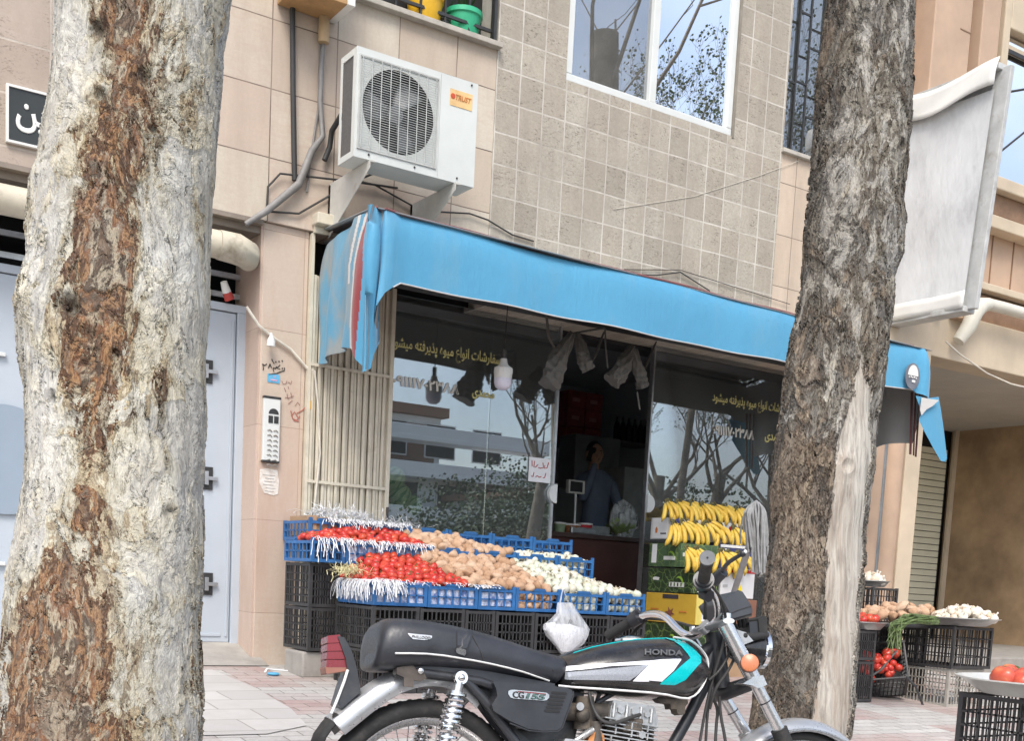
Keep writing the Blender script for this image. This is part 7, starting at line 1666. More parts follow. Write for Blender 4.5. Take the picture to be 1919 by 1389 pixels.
sweep_fender('front_fender', ff_, .052, .012, M['silver'])
m = MB(); m.tube([p+V((0, -.053, -.036)) for p in ff_], .0035, 6); bb(m, 'fender_edge', M['steel'])
# tail -------------------------------------------------------
def plate(name, px, w0, w1, mat, bevel=.003, parent=None):
    m = MB(); m.prism(px, lambda a, b: bp(a, b, w0) , lambda a, b: (lambda q: V((q.x, -w1, q.z)))(bp(a, b, w0))); return bb(m, name, mat, parent, bevel=bevel)
tl = empty('tail_lamp'); tl.parent = bike
plate('bracket', [(633, 1193), (645, 1195), (660, 1222), (670, 1258), (676, 1298), (655, 1316), (640, 1330), (633, 1320), (645, 1280), (652, 1262), (648, 1235)], .05, -.05, M['satin'], parent=tl)
for i in range(4):
    y0 = 1191+i*15; plate('lens', [(614-i*.6, y0+1), (637+i*3.2, y0-1+i*.8), (641+i*3.2, y0+14+i*.5), (613-i*.5, y0+15)], .045-.0015*i, -.045+.0015*i, M['red_lens'], parent=tl, bevel=.004)
plate('lamp_base', [(610, 1250), (655, 1250), (652, 1258), (612, 1264)], .04, -.04, simple('lamp_tan', (.30, .13, .09), .5), parent=tl)
m = MB(); m.tube([bp(*q, .055) for q in ((652, 1256), (645, 1278), (632, 1312), (621, 1338))], .004, 6); bb(m, 'plate_edge', M['white_trim'], tl)
# seat -------------------------------------------------------
def loft(name, cols, mat, prof, n=28, parent=None, endcap=True, sharp=0):
    """cols: (px, ytop, ybot, halfwidth); prof(t) -> (lateral 0..1, vertical 0..1) around the section"""
    m = MB(); vs = []
    for (px, yt, yb, hw, pr) in cols:
        T = bp(px, yt, hw*.55); B = bp(px, yb, hw*.9); c = (T+B)/2; hh = (T-B).length/2
        up = (T-B); up.y = 0; up.normalize()
        for j in range(n):
            a = 2*math.pi*j/n; ca, sa = math.cos(a), math.sin(a)
            e = pr; lx = math.copysign(abs(ca)**e, ca); lz = math.copysign(abs(sa)**e, sa)
            k_ = prof(lz)
            vs.append(V((c.x, 0, c.z))+up*(lz*hh)+V((0, -lx*hw*k_, 0)))
    m.add(vs, [(i*n+j, (i+1)*n+j, (i+1)*n+(j+1) % n, i*n+(j+1) % n) for i in range(len(cols)-1) for j in range(n)], True)
    m.add(vs[:n], [tuple(range(n))], True); m.add(vs[-n:], [tuple(range(n))[::-1]], True)
    return bb(m, name, mat, parent, sharp=sharp)
seatc = [(699, 1226, 1238, .06, .8), (702, 1200, 1246, .10, .62), (708, 1178, 1250, .122, .55), (716, 1168, 1252, .130, .5), (728, 1161, 1253, .134, .5), (760, 1161, 1252, .136, .5), (800, 1166, 1250, .136, .5), (840, 1173, 1251, .134, .5), (880, 1182, 1254, .131, .5), (920, 1193, 1260, .127, .5), (960, 1206, 1267, .122, .52), (1000, 1219, 1275, .115, .55), (1030, 1227, 1281, .105, .58), (1046, 1231, 1283, .098, .6), (1054, 1236, 1276, .085, .7)]
seat = loft('seat', seatc, M['vinyl'], lambda z: 1.0-.10*max(0, z)-.06*max(0, -z))
deps = bpy.context.evaluated_depsgraph_get()
def bvh(o):
    return BVHTree.FromPolygons([v.co.copy() for v in o.data.vertices], [tuple(p.vertices) for p in o.data.polygons])
CAML = BMI @ CAM; BM3 = BMI.to_3x3()
def shoot(tree, x, y, off):
    d = (BM3 @ ray(x, y)).normalized(); h = tree.ray_cast(CAML, d)
    if h[0] is None: return None
    n_ = h[1] if h[1].dot(d) < 0 else -h[1]
    return h[0]+n_*off
def decal(tree, cols, name, mat, parent, off=.002, ny=8):
    """cols: (x, y_upper, y_lower) of a shape in the photo, laid on the surface as a thin skin"""
    m = MB(); grid = []
    xs = []
    for (a, b) in zip(cols, cols[1:]):
        k_ = max(1, int(abs(b[0]-a[0])/5))
        for i in range(k_): t = i/k_; xs.append(tuple(a[q]+(b[q]-a[q])*t for q in range(3)))
    xs.append(cols[-1])
    for (x, y0, y1) in xs:
        r_ = [shoot(tree, x, y0+(y1-y0)*j/ny, off) for j in range(ny+1)]; grid.append(r_)
    for i in range(len(grid)-1):
        for j in range(ny):
            q = [grid[i][j], grid[i+1][j], grid[i+1][j+1], grid[i][j+1]]
            if all(p is not None for p in q): m.add(q, [(0, 3, 2, 1)], True)
    return bb(m, name, mat, parent, sharp=0) if m.v else None
def surf_text(tree, body, xa, ya, xb, hgt, slope, mat, name, parent, off=.003, bold=.02, shear=0, slant=0):
    c = bpy.data.curves.new('t', 'FONT'); c.body = body; c.size = 1; c.bevel_depth = bold; c.bevel_resolution = 0; c.shear = shear; c.resolution_u = 3
    o = bpy.data.objects.new('t', c); COL.objects.link(o); bpy.context.view_layer.update()
    me = bpy.data.meshes.new_from_object(o.evaluated_get(bpy.context.evaluated_depsgraph_get())); bpy.data.objects.remove(o)
    xs = [v.co.x for v in me.vertices]; ys = [v.co.y for v in me.vertices]; x0, x1, y0, y1 = min(xs), max(xs), min(ys), max(ys)
    for v in me.vertices:
        u = (v.co.x-x0)/(x1-x0); t = (v.co.y-y0)/(y1-y0); px = xa+(xb-xa)*u; py = ya+slope*(px-xa)-hgt*t
        p = shoot(tree, px, py, off+v.co.z*.05); v.co = p if p is not None else v.co
    me.materials.clear(); me.materials.append(mat); me.name = name
    ob = bpy.data.objects.new(name, me); COL.objects.link(ob); ob.parent = parent; return ob
ts = bvh(seat)
pipe = [shoot(ts, x, y, .004) for x, y in ((740, 1225), (770, 1225), (800, 1226), (830, 1229), (860, 1233), (890, 1238), (920, 1244), (950, 1251), (980, 1259), (1005, 1267), (1028, 1275))]
m = MB(); m.tube([p for p in pipe if p], .0045, 8, flat=.6); bb(m, 'seat_piping', M['white_trim'], seat)
decal(ts, [(856, 1184, 1220), (859, 1182, 1221), (874, 1186, 1223), (886, 1186, 1187)], 'strap', M['satin'], seat, .004)
st_cols = [(859, 1215, 1219), (866, 1195, 1222), (874, 1185, 1224), (880, 1184, 1206), (885, 1186, 1190)]
decal(ts, st_cols, 'strap', M['satin'], seat, .005)
decal(ts, [(853, 1217, 1222), (856, 1214, 1225), (869, 1217, 1229), (872, 1219, 1226)], 'buckle', M['steel'], seat, .007, 3)
decal(ts, [(764, 1188, 1189), (768, 1188.5, 1194), (773, 1189, 1199), (794, 1191, 1201), (805, 1192, 1200), (809, 1193, 1196)], 'seat_badge', M['alu'], seat, .003, 3)
surf_text(ts, 'PHILLOOD', 771, 1197, 806, 5, .09, M['ink'], 'seat_badge_lettering', seat, .0045, .01, .2)
for L in ([(884, 1192), (892, 1206), (902, 1226), (906, 1240)], [(1040, 1234), (1036, 1256), (1034, 1278)]):
    q = [shoot(ts, x, y, .0015) for x, y in L]; m = MB(); q = [p for p in q if p]; m.tube(q, .0016, 5); bb(m, 'seam', M['ink'], seat)
# tank -------------------------------------------------------
tankc = [(1046, 1262, 1282, .045, .9), (1050, 1244, 1288, .075, .75), (1060, 1232, 1290, .095, .7), (1080, 1222, 1292, .108, .66), (1110, 1213, 1294, .122, .64), (1140, 1206, 1297, .132, .62), (1170, 1201, 1300, .140, .62), (1200, 1198, 1303, .145, .62), (1230, 1196, 1306, .147, .62), (1260, 1196, 1309, .145, .64), (1280, 1199, 1311, .140, .66), (1300, 1207, 1310, .128, .7), (1316, 1219, 1303, .108, .78), (1326, 1234, 1288, .080, .9), (1331, 1250, 1270, .045, 1.0)]
tank = loft('fuel_tank', tankc, M['bk_paint'], lambda z: 1.0-.30*max(0, z)**1.4-.04*max(0, -z), n=40)
tt = bvh(tank)
decal(tt, [(1060, 1257, 1260), (1062, 1250, 1259), (1150, 1244, 1249), (1205, 1240, 1247.5), (1215, 1239.5, 1248), (1216, 1239.5, 1276), (1240, 1237, 1278), (1262, 1236, 1258), (1276, 1236, 1238)], 'white_stripe', M['decal_white'], tank)
decal(tt, [(1186, 1276, 1277.5), (1200, 1262, 1278), (1216, 1247, 1278)], 'white_stripe', M['decal_white'], tank, .0022)
decal(tt, [(1059, 1272, 1273.5), (1060, 1261, 1274), (1120, 1256, 1275), (1180, 1250, 1276), (1192, 1249, 1268), (1213, 1248, 1249.5)], 'grey_stripe', M['decal_grey'], tank, .0020)
decal(tt, [(1237, 1281, 1283), (1250, 1271, 1284), (1264, 1259, 1284.5), (1284, 1242, 1275), (1296, 1232, 1261), (1306, 1226, 1250), (1313, 1232, 1243)], 'teal_stripe', M['teal'], tank, .0022)
decal(tt, [(1246, 1196.5, 1198), (1262, 1197, 1203), (1276, 1202, 1213), (1288, 1209, 1227), (1296, 1215, 1240), (1305, 1223, 1240), (1312, 1231, 1241)], 'teal_stripe', M['teal'], tank, .0024)
q = [shoot(tt, x, y, .001) for x, y in ((1075, 1225), (1110, 1214), (1150, 1206), (1190, 1200), (1225, 1198), (1250, 1197.5))]; m = MB(); m.tube([p for p in q if p], .0016, 5); bb(m, 'teal_pinstripe', M['teal'], tank)
surf_text(tt, 'HONDA', 1207, 1230, 1279, 11, .03, simple('badge_grey', (.16, .165, .17), .4, .4, bump=0), 'badge_lettering', tank, .004, .05)
trim = [bp(x, y, w) for x, y, w in ((1047, 1286, .10), (1070, 1288.5, .118), (1100, 1290.5, .128), (1140, 1293, .136), (1180, 1296, .142), (1220, 1299, .143), (1250, 1303, .140), (1275, 1309, .132), (1290, 1310, .122))]
m = MB(); m.tube(trim, .0055, 8, flat=.6); bb(m, 'tank_trim', M['white_trim'], tank)
trim = [bp(x, y, w) for x, y, w in ((1290, 1310, .118), (1305, 1303, .112), (1318, 1285, .10), (1326, 1262, .09), (1327, 1238, .085), (1318, 1222, .085), (1303, 1207, .09), (1290, 1199, .095), (1262, 1195, .09))]
m = MB(); m.tube(smooth(trim, 1), .0045, 8, flat=.6); bb(m, 'tank_trim', M['white_trim'], tank)
c = bp(1180, 1199, .0); m = MB(); m.lathe([(.045, 0), (.045, .012), (.03, .02), (0, .021)], 24, Matrix.Translation((c.x, 0, c.z-.012))); bb(m, 'filler_cap', M['chrome'], tank)
# side cover --------------------------------------------------
sc2 = plate('side_cover', [(924, 1278), (945, 1279), (1000, 1283), (1062, 1290), (1072, 1294), (1074, 1302), (1064, 1330), (1052, 1364), (1046, 1369), (1020, 1371), (990, 1367), (955, 1352), (925, 1333), (922, 1322), (932, 1305), (930, 1292)], .128, .03, M['satin'], bevel=.010)
tsc = BVHTree.FromPolygons([v.co.copy() for v in sc2.data.vertices], [tuple(p.vertices) for p in sc2.data.polygons])
for i in range(6):
    x = 1060-1-i*2.6; y = 1299+i*6.8; decal(tsc, [(x-26, y-1.5, y+1.5), (x-24, y-2.6, y+2.2), (x+1, y-.6, y+4.0), (x+3, y+.8, y+3.2)], 'vent_slot', M['dark'], sc2, .0022, 2)
decal(tsc, [(952, 1296, 1302), (956, 1294, 1308), (962, 1293.5, 1310), (1018, 1298.5, 1314), (1024, 1299.5, 1313), (1028.5, 1303, 1308)], 'badge', M['steel'], sc2, .003, 4)
surf_text(tsc, 'CG', 960, 1309, 981, 13, .08, M['ink'], 'badge_lettering', sc2, .0055, .03)
surf_text(tsc, '155', 984, 1310.5, 1022, 11, .08, simple('badge_green', (.07, .13, .12), .4, bump=0), 'badge_lettering', sc2, .0055, .05, .2)
decal(tsc, [(970, 1296, 1298), (1000, 1298.5, 1300.5), (1022, 1301, 1302.5)], 'badge_line', M['red_lens'], sc2, .0048, 1)
m = MB(); e_ = [bp(x, y, .126) for x, y in ((1074, 1296), (1074.5, 1304), (1066, 1330), (1054, 1364), (1046, 1371), (1020, 1373), (990, 1370), (955, 1356))]; m.tube(e_, .0025, 6); bb(m, 'cover_edge', M['satin'], sc2)
# frame ---------------------------------------------------------
m = MB()
m.tube([bp(x, y, .09) for x, y in ((745, 1262), (790, 1262), (850, 1270), (900, 1278), (935, 1290))], .014, 10)
m.tube([bp(x, y, .09) for x, y in ((868, 1272), (905, 1310), (935, 1350), (965, 1389), (985, 1420))], .014, 10)
m.tube([bp(x, y, .0) for x, y in ((1046, 1290), (1150, 1290), (1300, 1240), (1335, 1210))], .020, 10)
m.tube([bp(x, y, .0) for x, y in ((1338, 1205), (1318, 1290), (1290, 1345), (1262, 1395), (1240, 1440))], .018, 12)
m.tube([bp(x, y, .03) for x, y in ((1125, 1298), (1115, 1320), (1150, 1300))], .008, 6)
m.tube([bp(x, y, -.09) for x, y in ((745, 1262), (850, 1270), (935, 1290), (965, 1389))], .014, 8)
bb(m, 'frame', M['satin'])
plate('under_seat_rail', [(742, 1250), (800, 1249), (900, 1256), (1040, 1282), (1040, 1290), (930, 1284), (880, 1276), (800, 1268), (742, 1268)], .095, .06, M['satin'], .004)
plate('seat_bracket', [(752, 1250), (775, 1248), (780, 1256), (790, 1252), (800, 1272), (788, 1278), (776, 1276), (775, 1289), (757, 1287), (757, 1270), (743, 1264), (744, 1252)], .105, .098, M['rust_metal'], .002)
m = MB(); c = bp(789, 1258, .107); m.ell(c, (.009, .004, .009), 12, 8); bb(m, 'bracket_bolt', M['fork_silver'])
plate('swing_guard', [(893, 1268), (905, 1285), (925, 1300), (940, 1330), (975, 1375), (1000, 1395), (960, 1395), (928, 1360), (905, 1330), (888, 1300)], .07, .03, M['satin'], .004)
# rear shocks ----------------------------------------------------
for s in (1, -1):
    A = bp(863, 1271, .125); Bt = bp(833, 1400, .125); Bt = A+(Bt-A)*1.25
    if s < 0: A = V((A.x, -A.y, A.z)); Bt = V((Bt.x, -Bt.y, Bt.z))
    sh = empty('shock_absorber'); sh.parent = bike; ax = (Bt-A).normalized(); u1 = ax.cross(V((0, 1, 0))).normalized(); v1 = ax.cross(u1)
    m = MB(); m.tube([A+ax*.012, A+ax*.07], .012, 12); m.tube([A+ax*.02, A+ax*.26], .014, 12); bb(m, 'damper', M['fork_silver'], sh)
    m = MB(); m.lathe([(.009, -.010), (.018, -.010), (.020, 0), (.018, .010), (.009, .010), (.009, -.010)], 20, Matrix.Translation(A) @ Matrix.Rotation(R(90), 4, 'X')); m.ell(A+V((0, -.012*s, 0)), (.010, .007, .010), 12, 8); bb(m, 'shock_eye', M['chrome'], sh)
    m = MB(); pts = []
    for i in range(300):
        t = i/299; a = 2*math.pi*14*t; pts.append(A+ax*(.045+.205*t)+(u1*math.cos(a)+v1*math.sin(a))*(.0235+.003*math.sin(3.14*min(1, t*1.3))))
    m.tube(pts, .0046, 6); bb(m, 'spring', M['chrome'], sh)
    m = MB()
    for t_, r_ in ((.04, .026), (.135, .0), (.255, .028), (.275, .022)):
        if r_: m.tube([A+ax*t_, A+ax*(t_+.010)], r_, 16)
    bb(m, 'spring_seat', M['steel'], sh)
# engine ----------------------------------------------------------
m = MB()
hd0 = [(1150, 1313), (1226, 1324), (1234, 1352), (1230, 1368), (1142, 1352), (1145, 1325)]
plate('cylinder_head', hd0, .085, -.085, M['cast'], .006)
m = MB()
for i in range(11):
    y = 1347+i*7.6; x0, x1 = 1126-(3 if i > 2 else -8), 1234-i*.5
    for (xa, xb, ya) in ((x0, x1, y),):
        a = bp(xa, ya-1, .10); b = bp(xb, ya+18, .10)
        up = V((-(b-a).z, 0, (b-a).x)).normalized()
        vs = []
        for w in (-.10, .10):
            for e in (0, .0035): vs += [V((a.x, w, a.z))+up*e, V((b.x, w, b.z))+up*e]
        m.add([vs[0], vs[1], vs[3], vs[2], vs[4], vs[5], vs[7], vs[6]], [(0, 1, 2, 3), (4, 7, 6, 5), (0, 4, 5, 1), (3, 2, 6, 7), (0, 3, 7, 4), (1, 5, 6, 2)])
    if i % 2 == 0:
        for fx_ in (.2, .5, .8): q = a.lerp(b, fx_); m.bar(V((q.x, -.101, q.z)), V((q.x, -.101, q.z))+up*-.018, .006, .004)
bb(m, 'cooling_fins', M['cast'])
plate('cylinder_barrel', [(1138, 1350), (1226, 1366), (1222, 1450), (1134, 1440)], .07, -.07, M['engine_dark'], .004)
plate('crankcase', [(1060, 1385), (1130, 1392), (1225, 1420), (1230, 1500), (1020, 1500), (1040, 1420)], .11, -.11, M['cast'], .012)
for (x, y, r_) in ((1163, 1331, .012), (1190, 1334, .014), (1212, 1340, .010), (1150, 1333, .008)): m = MB(); c = bp(x, y, .086); m.tube([c, c+V((0, -.006, 0))], r_, 6); bb(m, 'head_bolt', M['cast'])
for x_ in (1152, 1176, 1202, 1222): m = MB(); m.tube([bp(x_, 1318+(x_-1150)*.16, .0875), bp(x_-3, 1344+(x_-1150)*.16, .0875)], .006, 8); bb(m, 'head_rib', M['cast'])
m = MB(); c = bp(1200, 1378, .09); m.tube([V((c.x, -.085, c.z)), V((c.x, -.104, c.z))], .012, 6); bb(m, 'spark_plug', M['cast'])
m = MB(); c = bp(1185, 1358, .085); m.box(c.x-.035, c.x+.03, -.10, -.08, c.z-.022, c.z+.016); bb(m, 'rocker_cover', M['engine_dark'], bevel=.006)
cb2 = empty('carburettor'); cb2.parent = bike
m = MB(); c = bp(1096, 1335, .05); m.tube([c+V((0, 0, .045)), c+V((0, 0, -.05))], [.026, .034], 16); m.tube([c+V((-.07, 0, .0)), c+V((.07, 0, 0))], .026, 14); m.ell(c+V((-.02, -.03, -.01)), .022, 14, 10); m.tube([c+V((.02, -.03, -.03)), c+V((.02, -.04, -.09))], .018, 10); bb(m, 'carburettor_body', M['engine_dark'], cb2)
m = MB(); c = bp(1085, 1325, .09); m.tube([c, c+V((0, -.01, 0))], .012, 12); bb(m, 'bolt', M['cast'], cb2)
m = MB(); pts = [bp(x, y, .10) for x, y in ((1078, 1389), (1095, 1378), (1112, 1368))]; m.tube(pts, .007, 8)
hx_ = []
for i in range(90): t = i/89; a = 2*math.pi*9*t; q = pts[0].lerp(pts[2], .35+.6*t); hx_.append(q+V((0, .010*math.cos(a), .010*math.sin(a))))
m.tube(hx_, .0022, 5); bb(m, 'lever_spring', M['cast'])
plate('copper_sleeve', [(1112, 1374), (1124, 1368), (1132, 1380), (1134, 1400), (1100, 1400), (1104, 1384)], .10, .06, simple('copper_plastic', (.50, .20, .06), .5, var=.25, scale=30), .004)
plate('fuel_tap', [(1258, 1308), (1288, 1311), (1290, 1318), (1284, 1326), (1284, 1338), (1277, 1342), (1270, 1338), (1268, 1330), (1258, 1330), (1256, 1320), (1240, 1318), (1232, 1310)], .07, .03, M['engine_dark'], .003)
# fork ------------------------------------------------------------
fk = empty('front_fork'); fk.parent = bike
def leg(w, x0, y0, x1, y1, x2, y2):
    a = bp(x0, y0, w); b = bp(x1, y1, w); c = bp(x2, y2, w)
    m = MB(); m.tube([a, b], .0235, 18); bb(m, 'fork_cover', M['fork_silver'], fk)
    m = MB(); d = (c-b); m.tube([b, b+d*1.0], .0185, 16); bb(m, 'stanchion', M['fork_silver'], fk)
    e = V((1.235, -w, .262)); m = MB(); m.tube([b+d*.95, e], [.026, .022], 16); bb(m, 'slider', M['rubber'] if w > 0 else M['cast'], fk)
    m = MB(); q = b+d*.42; m.tube([q, q+d.normalized()*.004], .0192, 16); bb(m, 'ring', M['satin'], fk)
leg(.10, 1358, 1170, 1412, 1274, 1462, 1372)
leg(-.10, 1290, 1195, 1352, 1300, 1400, 1378)
plate('lower_clamp', [(1392, 1282), (1412, 1270), (1430, 1266), (1438, 1284), (1420, 1291), (1412, 1286)], .125, .075, M['fork_silver'], .004)
m = MB(); a = bp(1412, 1280, .09); b = bp(1340, 1304, -.09); m.tube([a, (a+b)/2+V((-.03, 0, -.01)), b], [.022, .026, .022], 10); m.tube([a+V((-.0, 0, .0)), b], .018, 8); bb(m, 'lower_yoke', M['satin'], fk)
a = bp(1362, 1168, .10); b = bp(1300, 1192, -.08)
m = MB(); mid = (a+b)/2+V((-.035, 0, -.004)); m.tube([a+V((-.005, -.02, .004)), a, mid, b, b+V((0, .02, 0))], [.018, .024, .024, .024, .018], 12, flat=.5, ref=(0, 0, 1)); bb(m, 'top_yoke', M['silver'], fk)
m = MB(); m.tube([a+V((0, 0, -.004)), a+V((0, 0, .028))], .014, 12); m.tube([b+V((0, 0, -.004)), b+V((0, 0, .028))], .014, 12); bb(m, 'fork_cap', M['chrome'], fk)
m = MB(); m.tube([bp(1338, 1185, 0), bp(1352, 1290, 0)], .028, 14); bb(m, 'head_tube', M['satin'], fk)
# indicators -------------------------------------------------------
ind = empty('indicator'); ind.parent = bike; c = bp(1405, 1243, .17)
TI = Matrix.Translation(c) @ Matrix.Rotation(R(90), 4, 'X')
Tf = Matrix.Translation(c) @ (V((-.45, -1, .12)).to_track_quat('Z', 'Y').to_matrix().to_4x4())
m = MB(); m.lathe([(.026, -.02), (.0268, .0), (.0258, .005), (.022, .007), (.0, .008)], 28, Tf); bb(m, 'orange_lens', M['orange_lens'], ind)
m = MB(); m.lathe([(.0, -.05), (.012, -.048), (.024, -.028), (.027, -.018), (.0275, -.010)], 24, Tf); m.tube([Tf @ V((0, 0, -.045)), bp(1398, 1235, .09)], .007, 8); bb(m, 'indicator_shell', M['satin'], ind)
# headlight ---------------------------------------------------------
hl = empty('headlight'); hl.parent = bike; c = bp(1404, 1216, .0); hd_d = V((1, 0, -.06)).normalized()
Th = Matrix.Translation(c) @ hd_d.to_track_quat('Z', 'Y').to_matrix().to_4x4()
m = MB(); m.lathe([(.0, -.08), (.03, -.07), (.050, -.04), (.060, 0), (.062, .028)], 32, Th); bb(m, 'headlight_bowl', M['bk_paint'], hl)
m = MB(); m.lathe([(.062, .024), (.066, .028), (.066, .042), (.060, .044)], 32, Th); bb(m, 'headlight_rim', M['chrome'], hl)
m = MB(); m.lathe([(.060, .04), (.045, .050), (.0, .056)], 32, Th); bb(m, 'headlight_glass', simple('lens_glass', (.6, .62, .65), .08, .3, bump=0), hl)
plate('light_bracket', [(1372, 1178), (1398, 1186), (1412, 1202), (1392, 1210), (1388, 1200)], .10, .094, M['cast'], .002)
sg_ = empty('switch_box'); sg_.parent = bike
plate('box_front', [(1404, 1166), (1420, 1164), (1421, 1186), (1406, 1190)], .07, -.02, M['satin'], .004, sg_)
plate('box_ribs', [(1421, 1160), (1433, 1154), (1438, 1160), (1438, 1192), (1424, 1190)], .075, -.03, M['rubber'], .004, sg_)
m = MB(); m.tube([bp(1392, 1193, .08), bp(1410, 1195, .08), bp(1436, 1190, .06)], .012, 10); m.ell(bp(1394, 1192, .09), .013, 12, 8); bb(m, 'box_stay', M['rubber'], sg_)
# instrument ----------------------------------------------------------
ins = empty('instrument'); ins.parent = bike
plate('instrument_case', [(1357, 1128), (1383, 1106), (1392, 1110), (1406, 1132), (1410, 1142), (1410, 1150), (1372, 1160), (1368, 1150)], .105, -.05, simple('instrument_grey', (.052, .055, .062), .38, bump=.05), .008, ins)
plate('instrument_base', [(1370, 1157), (1409, 1148), (1409, 1156), (1372, 1166)], .10, -.045, M['rubber'], .003, ins)
m = MB(); q = [bp(x, y, .106) for x, y in ((1368, 1151), (1386, 1143), (1408, 1137))]; m.tube(q, .0014, 5); bb(m, 'case_seam', M['ink'], ins)
m = MB()
for x in (1374, 1384, 1392, 1399): m.tube([bp(x, 1158, .05), bp(x+3, 1176, .04)], .007, 8)
bb(m, 'instrument_cables', M['rubber'], ins)
plate('instrument_stay', [(1346, 1122), (1358, 1120), (1372, 1166), (1366, 1172), (1356, 1160)], .05, .03, M['satin'], .003, ins)
# handlebar ------------------------------------------------------------
hb = empty('handlebar'); hb.parent = bike
near = smooth([bp(1322, 1176, .03), bp(1336, 1172, .05), bp(1346, 1158, .08), bp(1346, 1138, .12), bp(1339, 1115, .17), bp(1328, 1095, .22), bp(1320, 1085, .25), bp(1324, 1066, .32)], 2)
m = MB(); m.tube(near, .0115, 14); bb(m, 'bar', M['chrome'], hb)
far = smooth([bp(1322, 1176, .03), bp(1305, 1190, -.02), bp(1286, 1192, -.05), bp(1268, 1178, -.09), bp(1250, 1158, -.14), bp(1232, 1150, -.19), bp(1210, 1152, -.25), bp(1196, 1158, -.29)], 2)
m = MB(); m.tube(far, .0115, 14); bb(m, 'bar', M['chrome'], hb)
m = MB(); m.tube([bp(1316, 1172, .03), bp(1326, 1182, .03)], .022, 12); m.tube([bp(1296, 1186, -.04), bp(1302, 1196, -.04)], .020, 12); bb(m, 'bar_clamp', M['silver'], hb)
g0, g1 = bp(1319, 1086, .26), bp(1325.5, 1047, .385); gd = (g1-g0).normalized()
m = MB(); k_ = 16; pts = [g0.lerp(g1, i/k_) for i in range(k_+1)]; m.tube(pts, [.0165+.0012*(i % 2) for i in range(k_+1)], 18); bb(m, 'grip', M['rubber'], hb)
m = MB(); m.tube([g1-gd*.004, g1+gd*.004], .0215, 24); bb(m, 'grip_end', simple('grip_end', (.10, .105, .11), .6), hb)
m = MB(); m.tube([g1+gd*.004, g1+gd*.005], .003, 10); bb(m, 'end_hole', M['dark'], hb)
m = MB(); m.tube([g0-gd*.02, g0-gd*.004], .030, 20); m.tube([g0-gd*.004, g0+gd*.008], .024, 20); m.tube([g0-gd*.045, g0-gd*.02], .024, 14); m.tube([g0-gd*.05+V((0, 0, -.02)), g0-gd*.02+V((.02, 0, -.04))], .018, 10); bb(m, 'throttle_housing', M['satin'], hb)
m = MB(); lv = smooth([bp(1344, 1082, .25), bp(1352, 1072, .27), bp(1363, 1056, .30), bp(1378, 1046, .33), bp(1392, 1038, .36)], 1); m.tube(lv, [.010]*3+[.0075]*(len(lv)-3), 10, flat=.7); m.ell(lv[-1], .010, 12, 8); m.tube([bp(1336, 1094, .24), bp(1346, 1082, .25), bp(1356, 1072, .27)], .016, 10); bb(m, 'brake_lever', M['satin'], hb)
m = MB(); m.ell(lv[-1]+V((.004, -.006, .004)), .006, 10, 8); bb(m, 'lever_tip', M['white_trim'], hb)
h0, h1 = bp(1197, 1157, -.29), bp(1138, 1193, -.385)
m = MB(); pts = [h0.lerp(h1, .25+.75*i/k_) for i in range(k_+1)]; m.tube(pts, [.0165+.0012*(i % 2) for i in range(k_+1)], 18); bb(m, 'grip', M['rubber'], hb)
m = MB(); a = h0.lerp(h1, .0); b = h0.lerp(h1, .24); m.tube([a, b], .024, 14); m.tube([a+V((0, 0, .02)), b+V((0, 0, .015))], .012, 8); m.tube([b, b+V((0, 0, .03))], .008, 8); bb(m, 'switch_housing', M['satin'], hb)
m = MB(); lv = smooth([bp(1212, 1160, -.28), bp(1200, 1172, -.33), bp(1186, 1188, -.36), bp(1176, 1200, -.40)], 1); m.tube(lv, .006, 8); bb(m, 'clutch_lever', M['rubber'], hb)
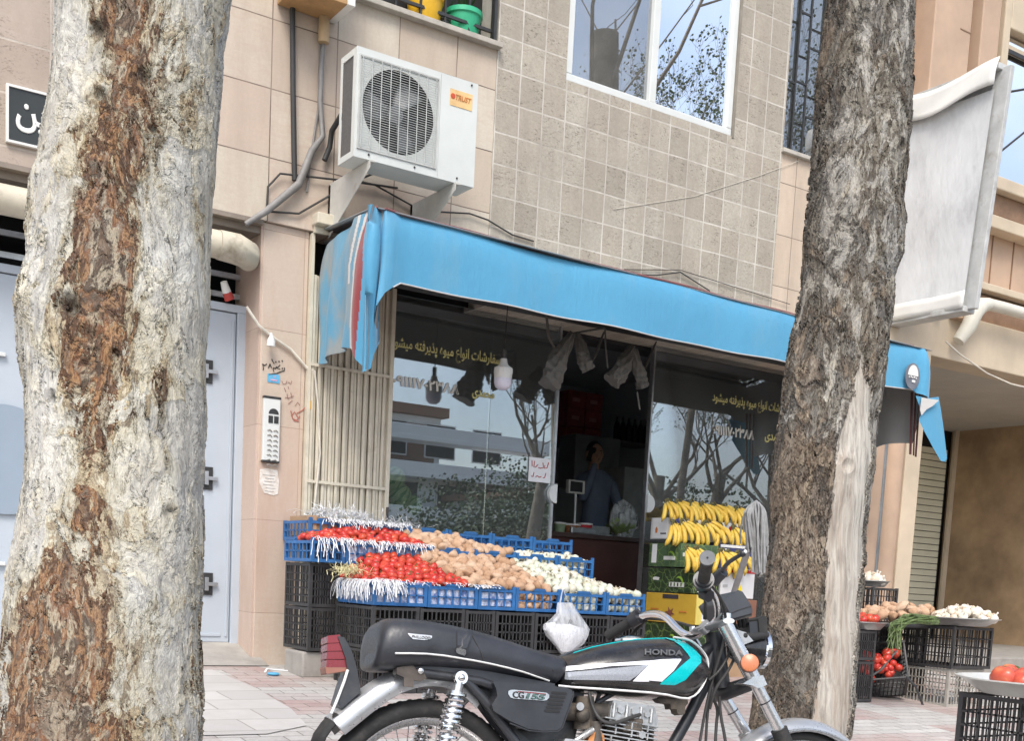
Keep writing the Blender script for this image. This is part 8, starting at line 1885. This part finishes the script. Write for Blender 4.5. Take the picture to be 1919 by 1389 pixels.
# control cables
def bcab(pts, r=.0045): m = MB(); m.tube(smooth([bp(*p) for p in pts], 2), r, 8); bb(m, 'control_cable', M['cable'])
bcab(((1334, 1100, .22), (1352, 1122, .16), (1362, 1160, .10), (1356, 1210, .08), (1338, 1262, .06), (1322, 1330, .05), (1310, 1400, .05)))
bcab(((1320, 1098, .23), (1322, 1120, .2), (1320, 1160, .1)))
bcab(((1210, 1160, -.26), (1250, 1162, -.2), (1290, 1172, -.1), (1340, 1190, .0), (1348, 1230, .04), (1335, 1270, .05), (1326, 1330, .04), (1322, 1400, .03)))
bcab(((1374, 1176, .04), (1372, 1215, .06), (1352, 1255, .06), (1328, 1276, .07)))
bcab(((1382, 1176, .04), (1384, 1215, .07), (1366, 1258, .07), (1340, 1290, .07), (1330, 1330, .05)))
bcab(((1335, 1308, .0), (1346, 1330, .0), (1342, 1360, .0), (1340, 1410, .0)), .005); bcab(((1348, 1306, .02), (1350, 1340, .02), (1358, 1380, .02), (1362, 1410, .02)), .005)
bcab(((1104, 1298, .08), (1110, 1325, .09), (1125, 1352, .11), (1150, 1358, .115), (1175, 1348, .11), (1200, 1340, .10)), .0055)
m = MB(); m.tube([bp(1318, 1100, .2), bp(1322, 1130, .15), bp(1322, 1160, .1)], .004, 6); bb(m, 'stalk', M['rubber'])
m = MB(); a = V((.42, .12, .25)); m.tube([a, V((.40, .30, -.02))], .012, 8); bb(m, 'side_stand', M['satin'])
m = MB(); m.tube([V((.45, -.13, .30)), V((.15, -.14, .27)), V((-.25, -.15, .30))], [.03, .045, .045], 16); bb(m, 'exhaust', M['chrome'])
# battery box / air box mass between tank and wheel
plate('air_box', [(935, 1290), (1060, 1295), (1095, 1300), (1075, 1400), (990, 1400), (945, 1350)], .025, -.10, M['satin'], .01)
# ------------------------------------------------------------ put each empty at the foot of its thing
bpy.context.view_layer.update()
for o in [o for o in COL.objects if o.type == 'EMPTY' and o.parent is None and o.location.length < 1e-6 and o.children]:
    pts = []
    for c in o.children_recursive:
        if c.type == 'MESH': pts += [c.matrix_world @ V(b) for b in c.bound_box]
    if not pts: continue
    b = V(((min(p.x for p in pts)+max(p.x for p in pts))/2, (min(p.y for p in pts)+max(p.y for p in pts))/2, min(p.z for p in pts)))
    o.location = b
    for c in o.children: c.location = c.location-b
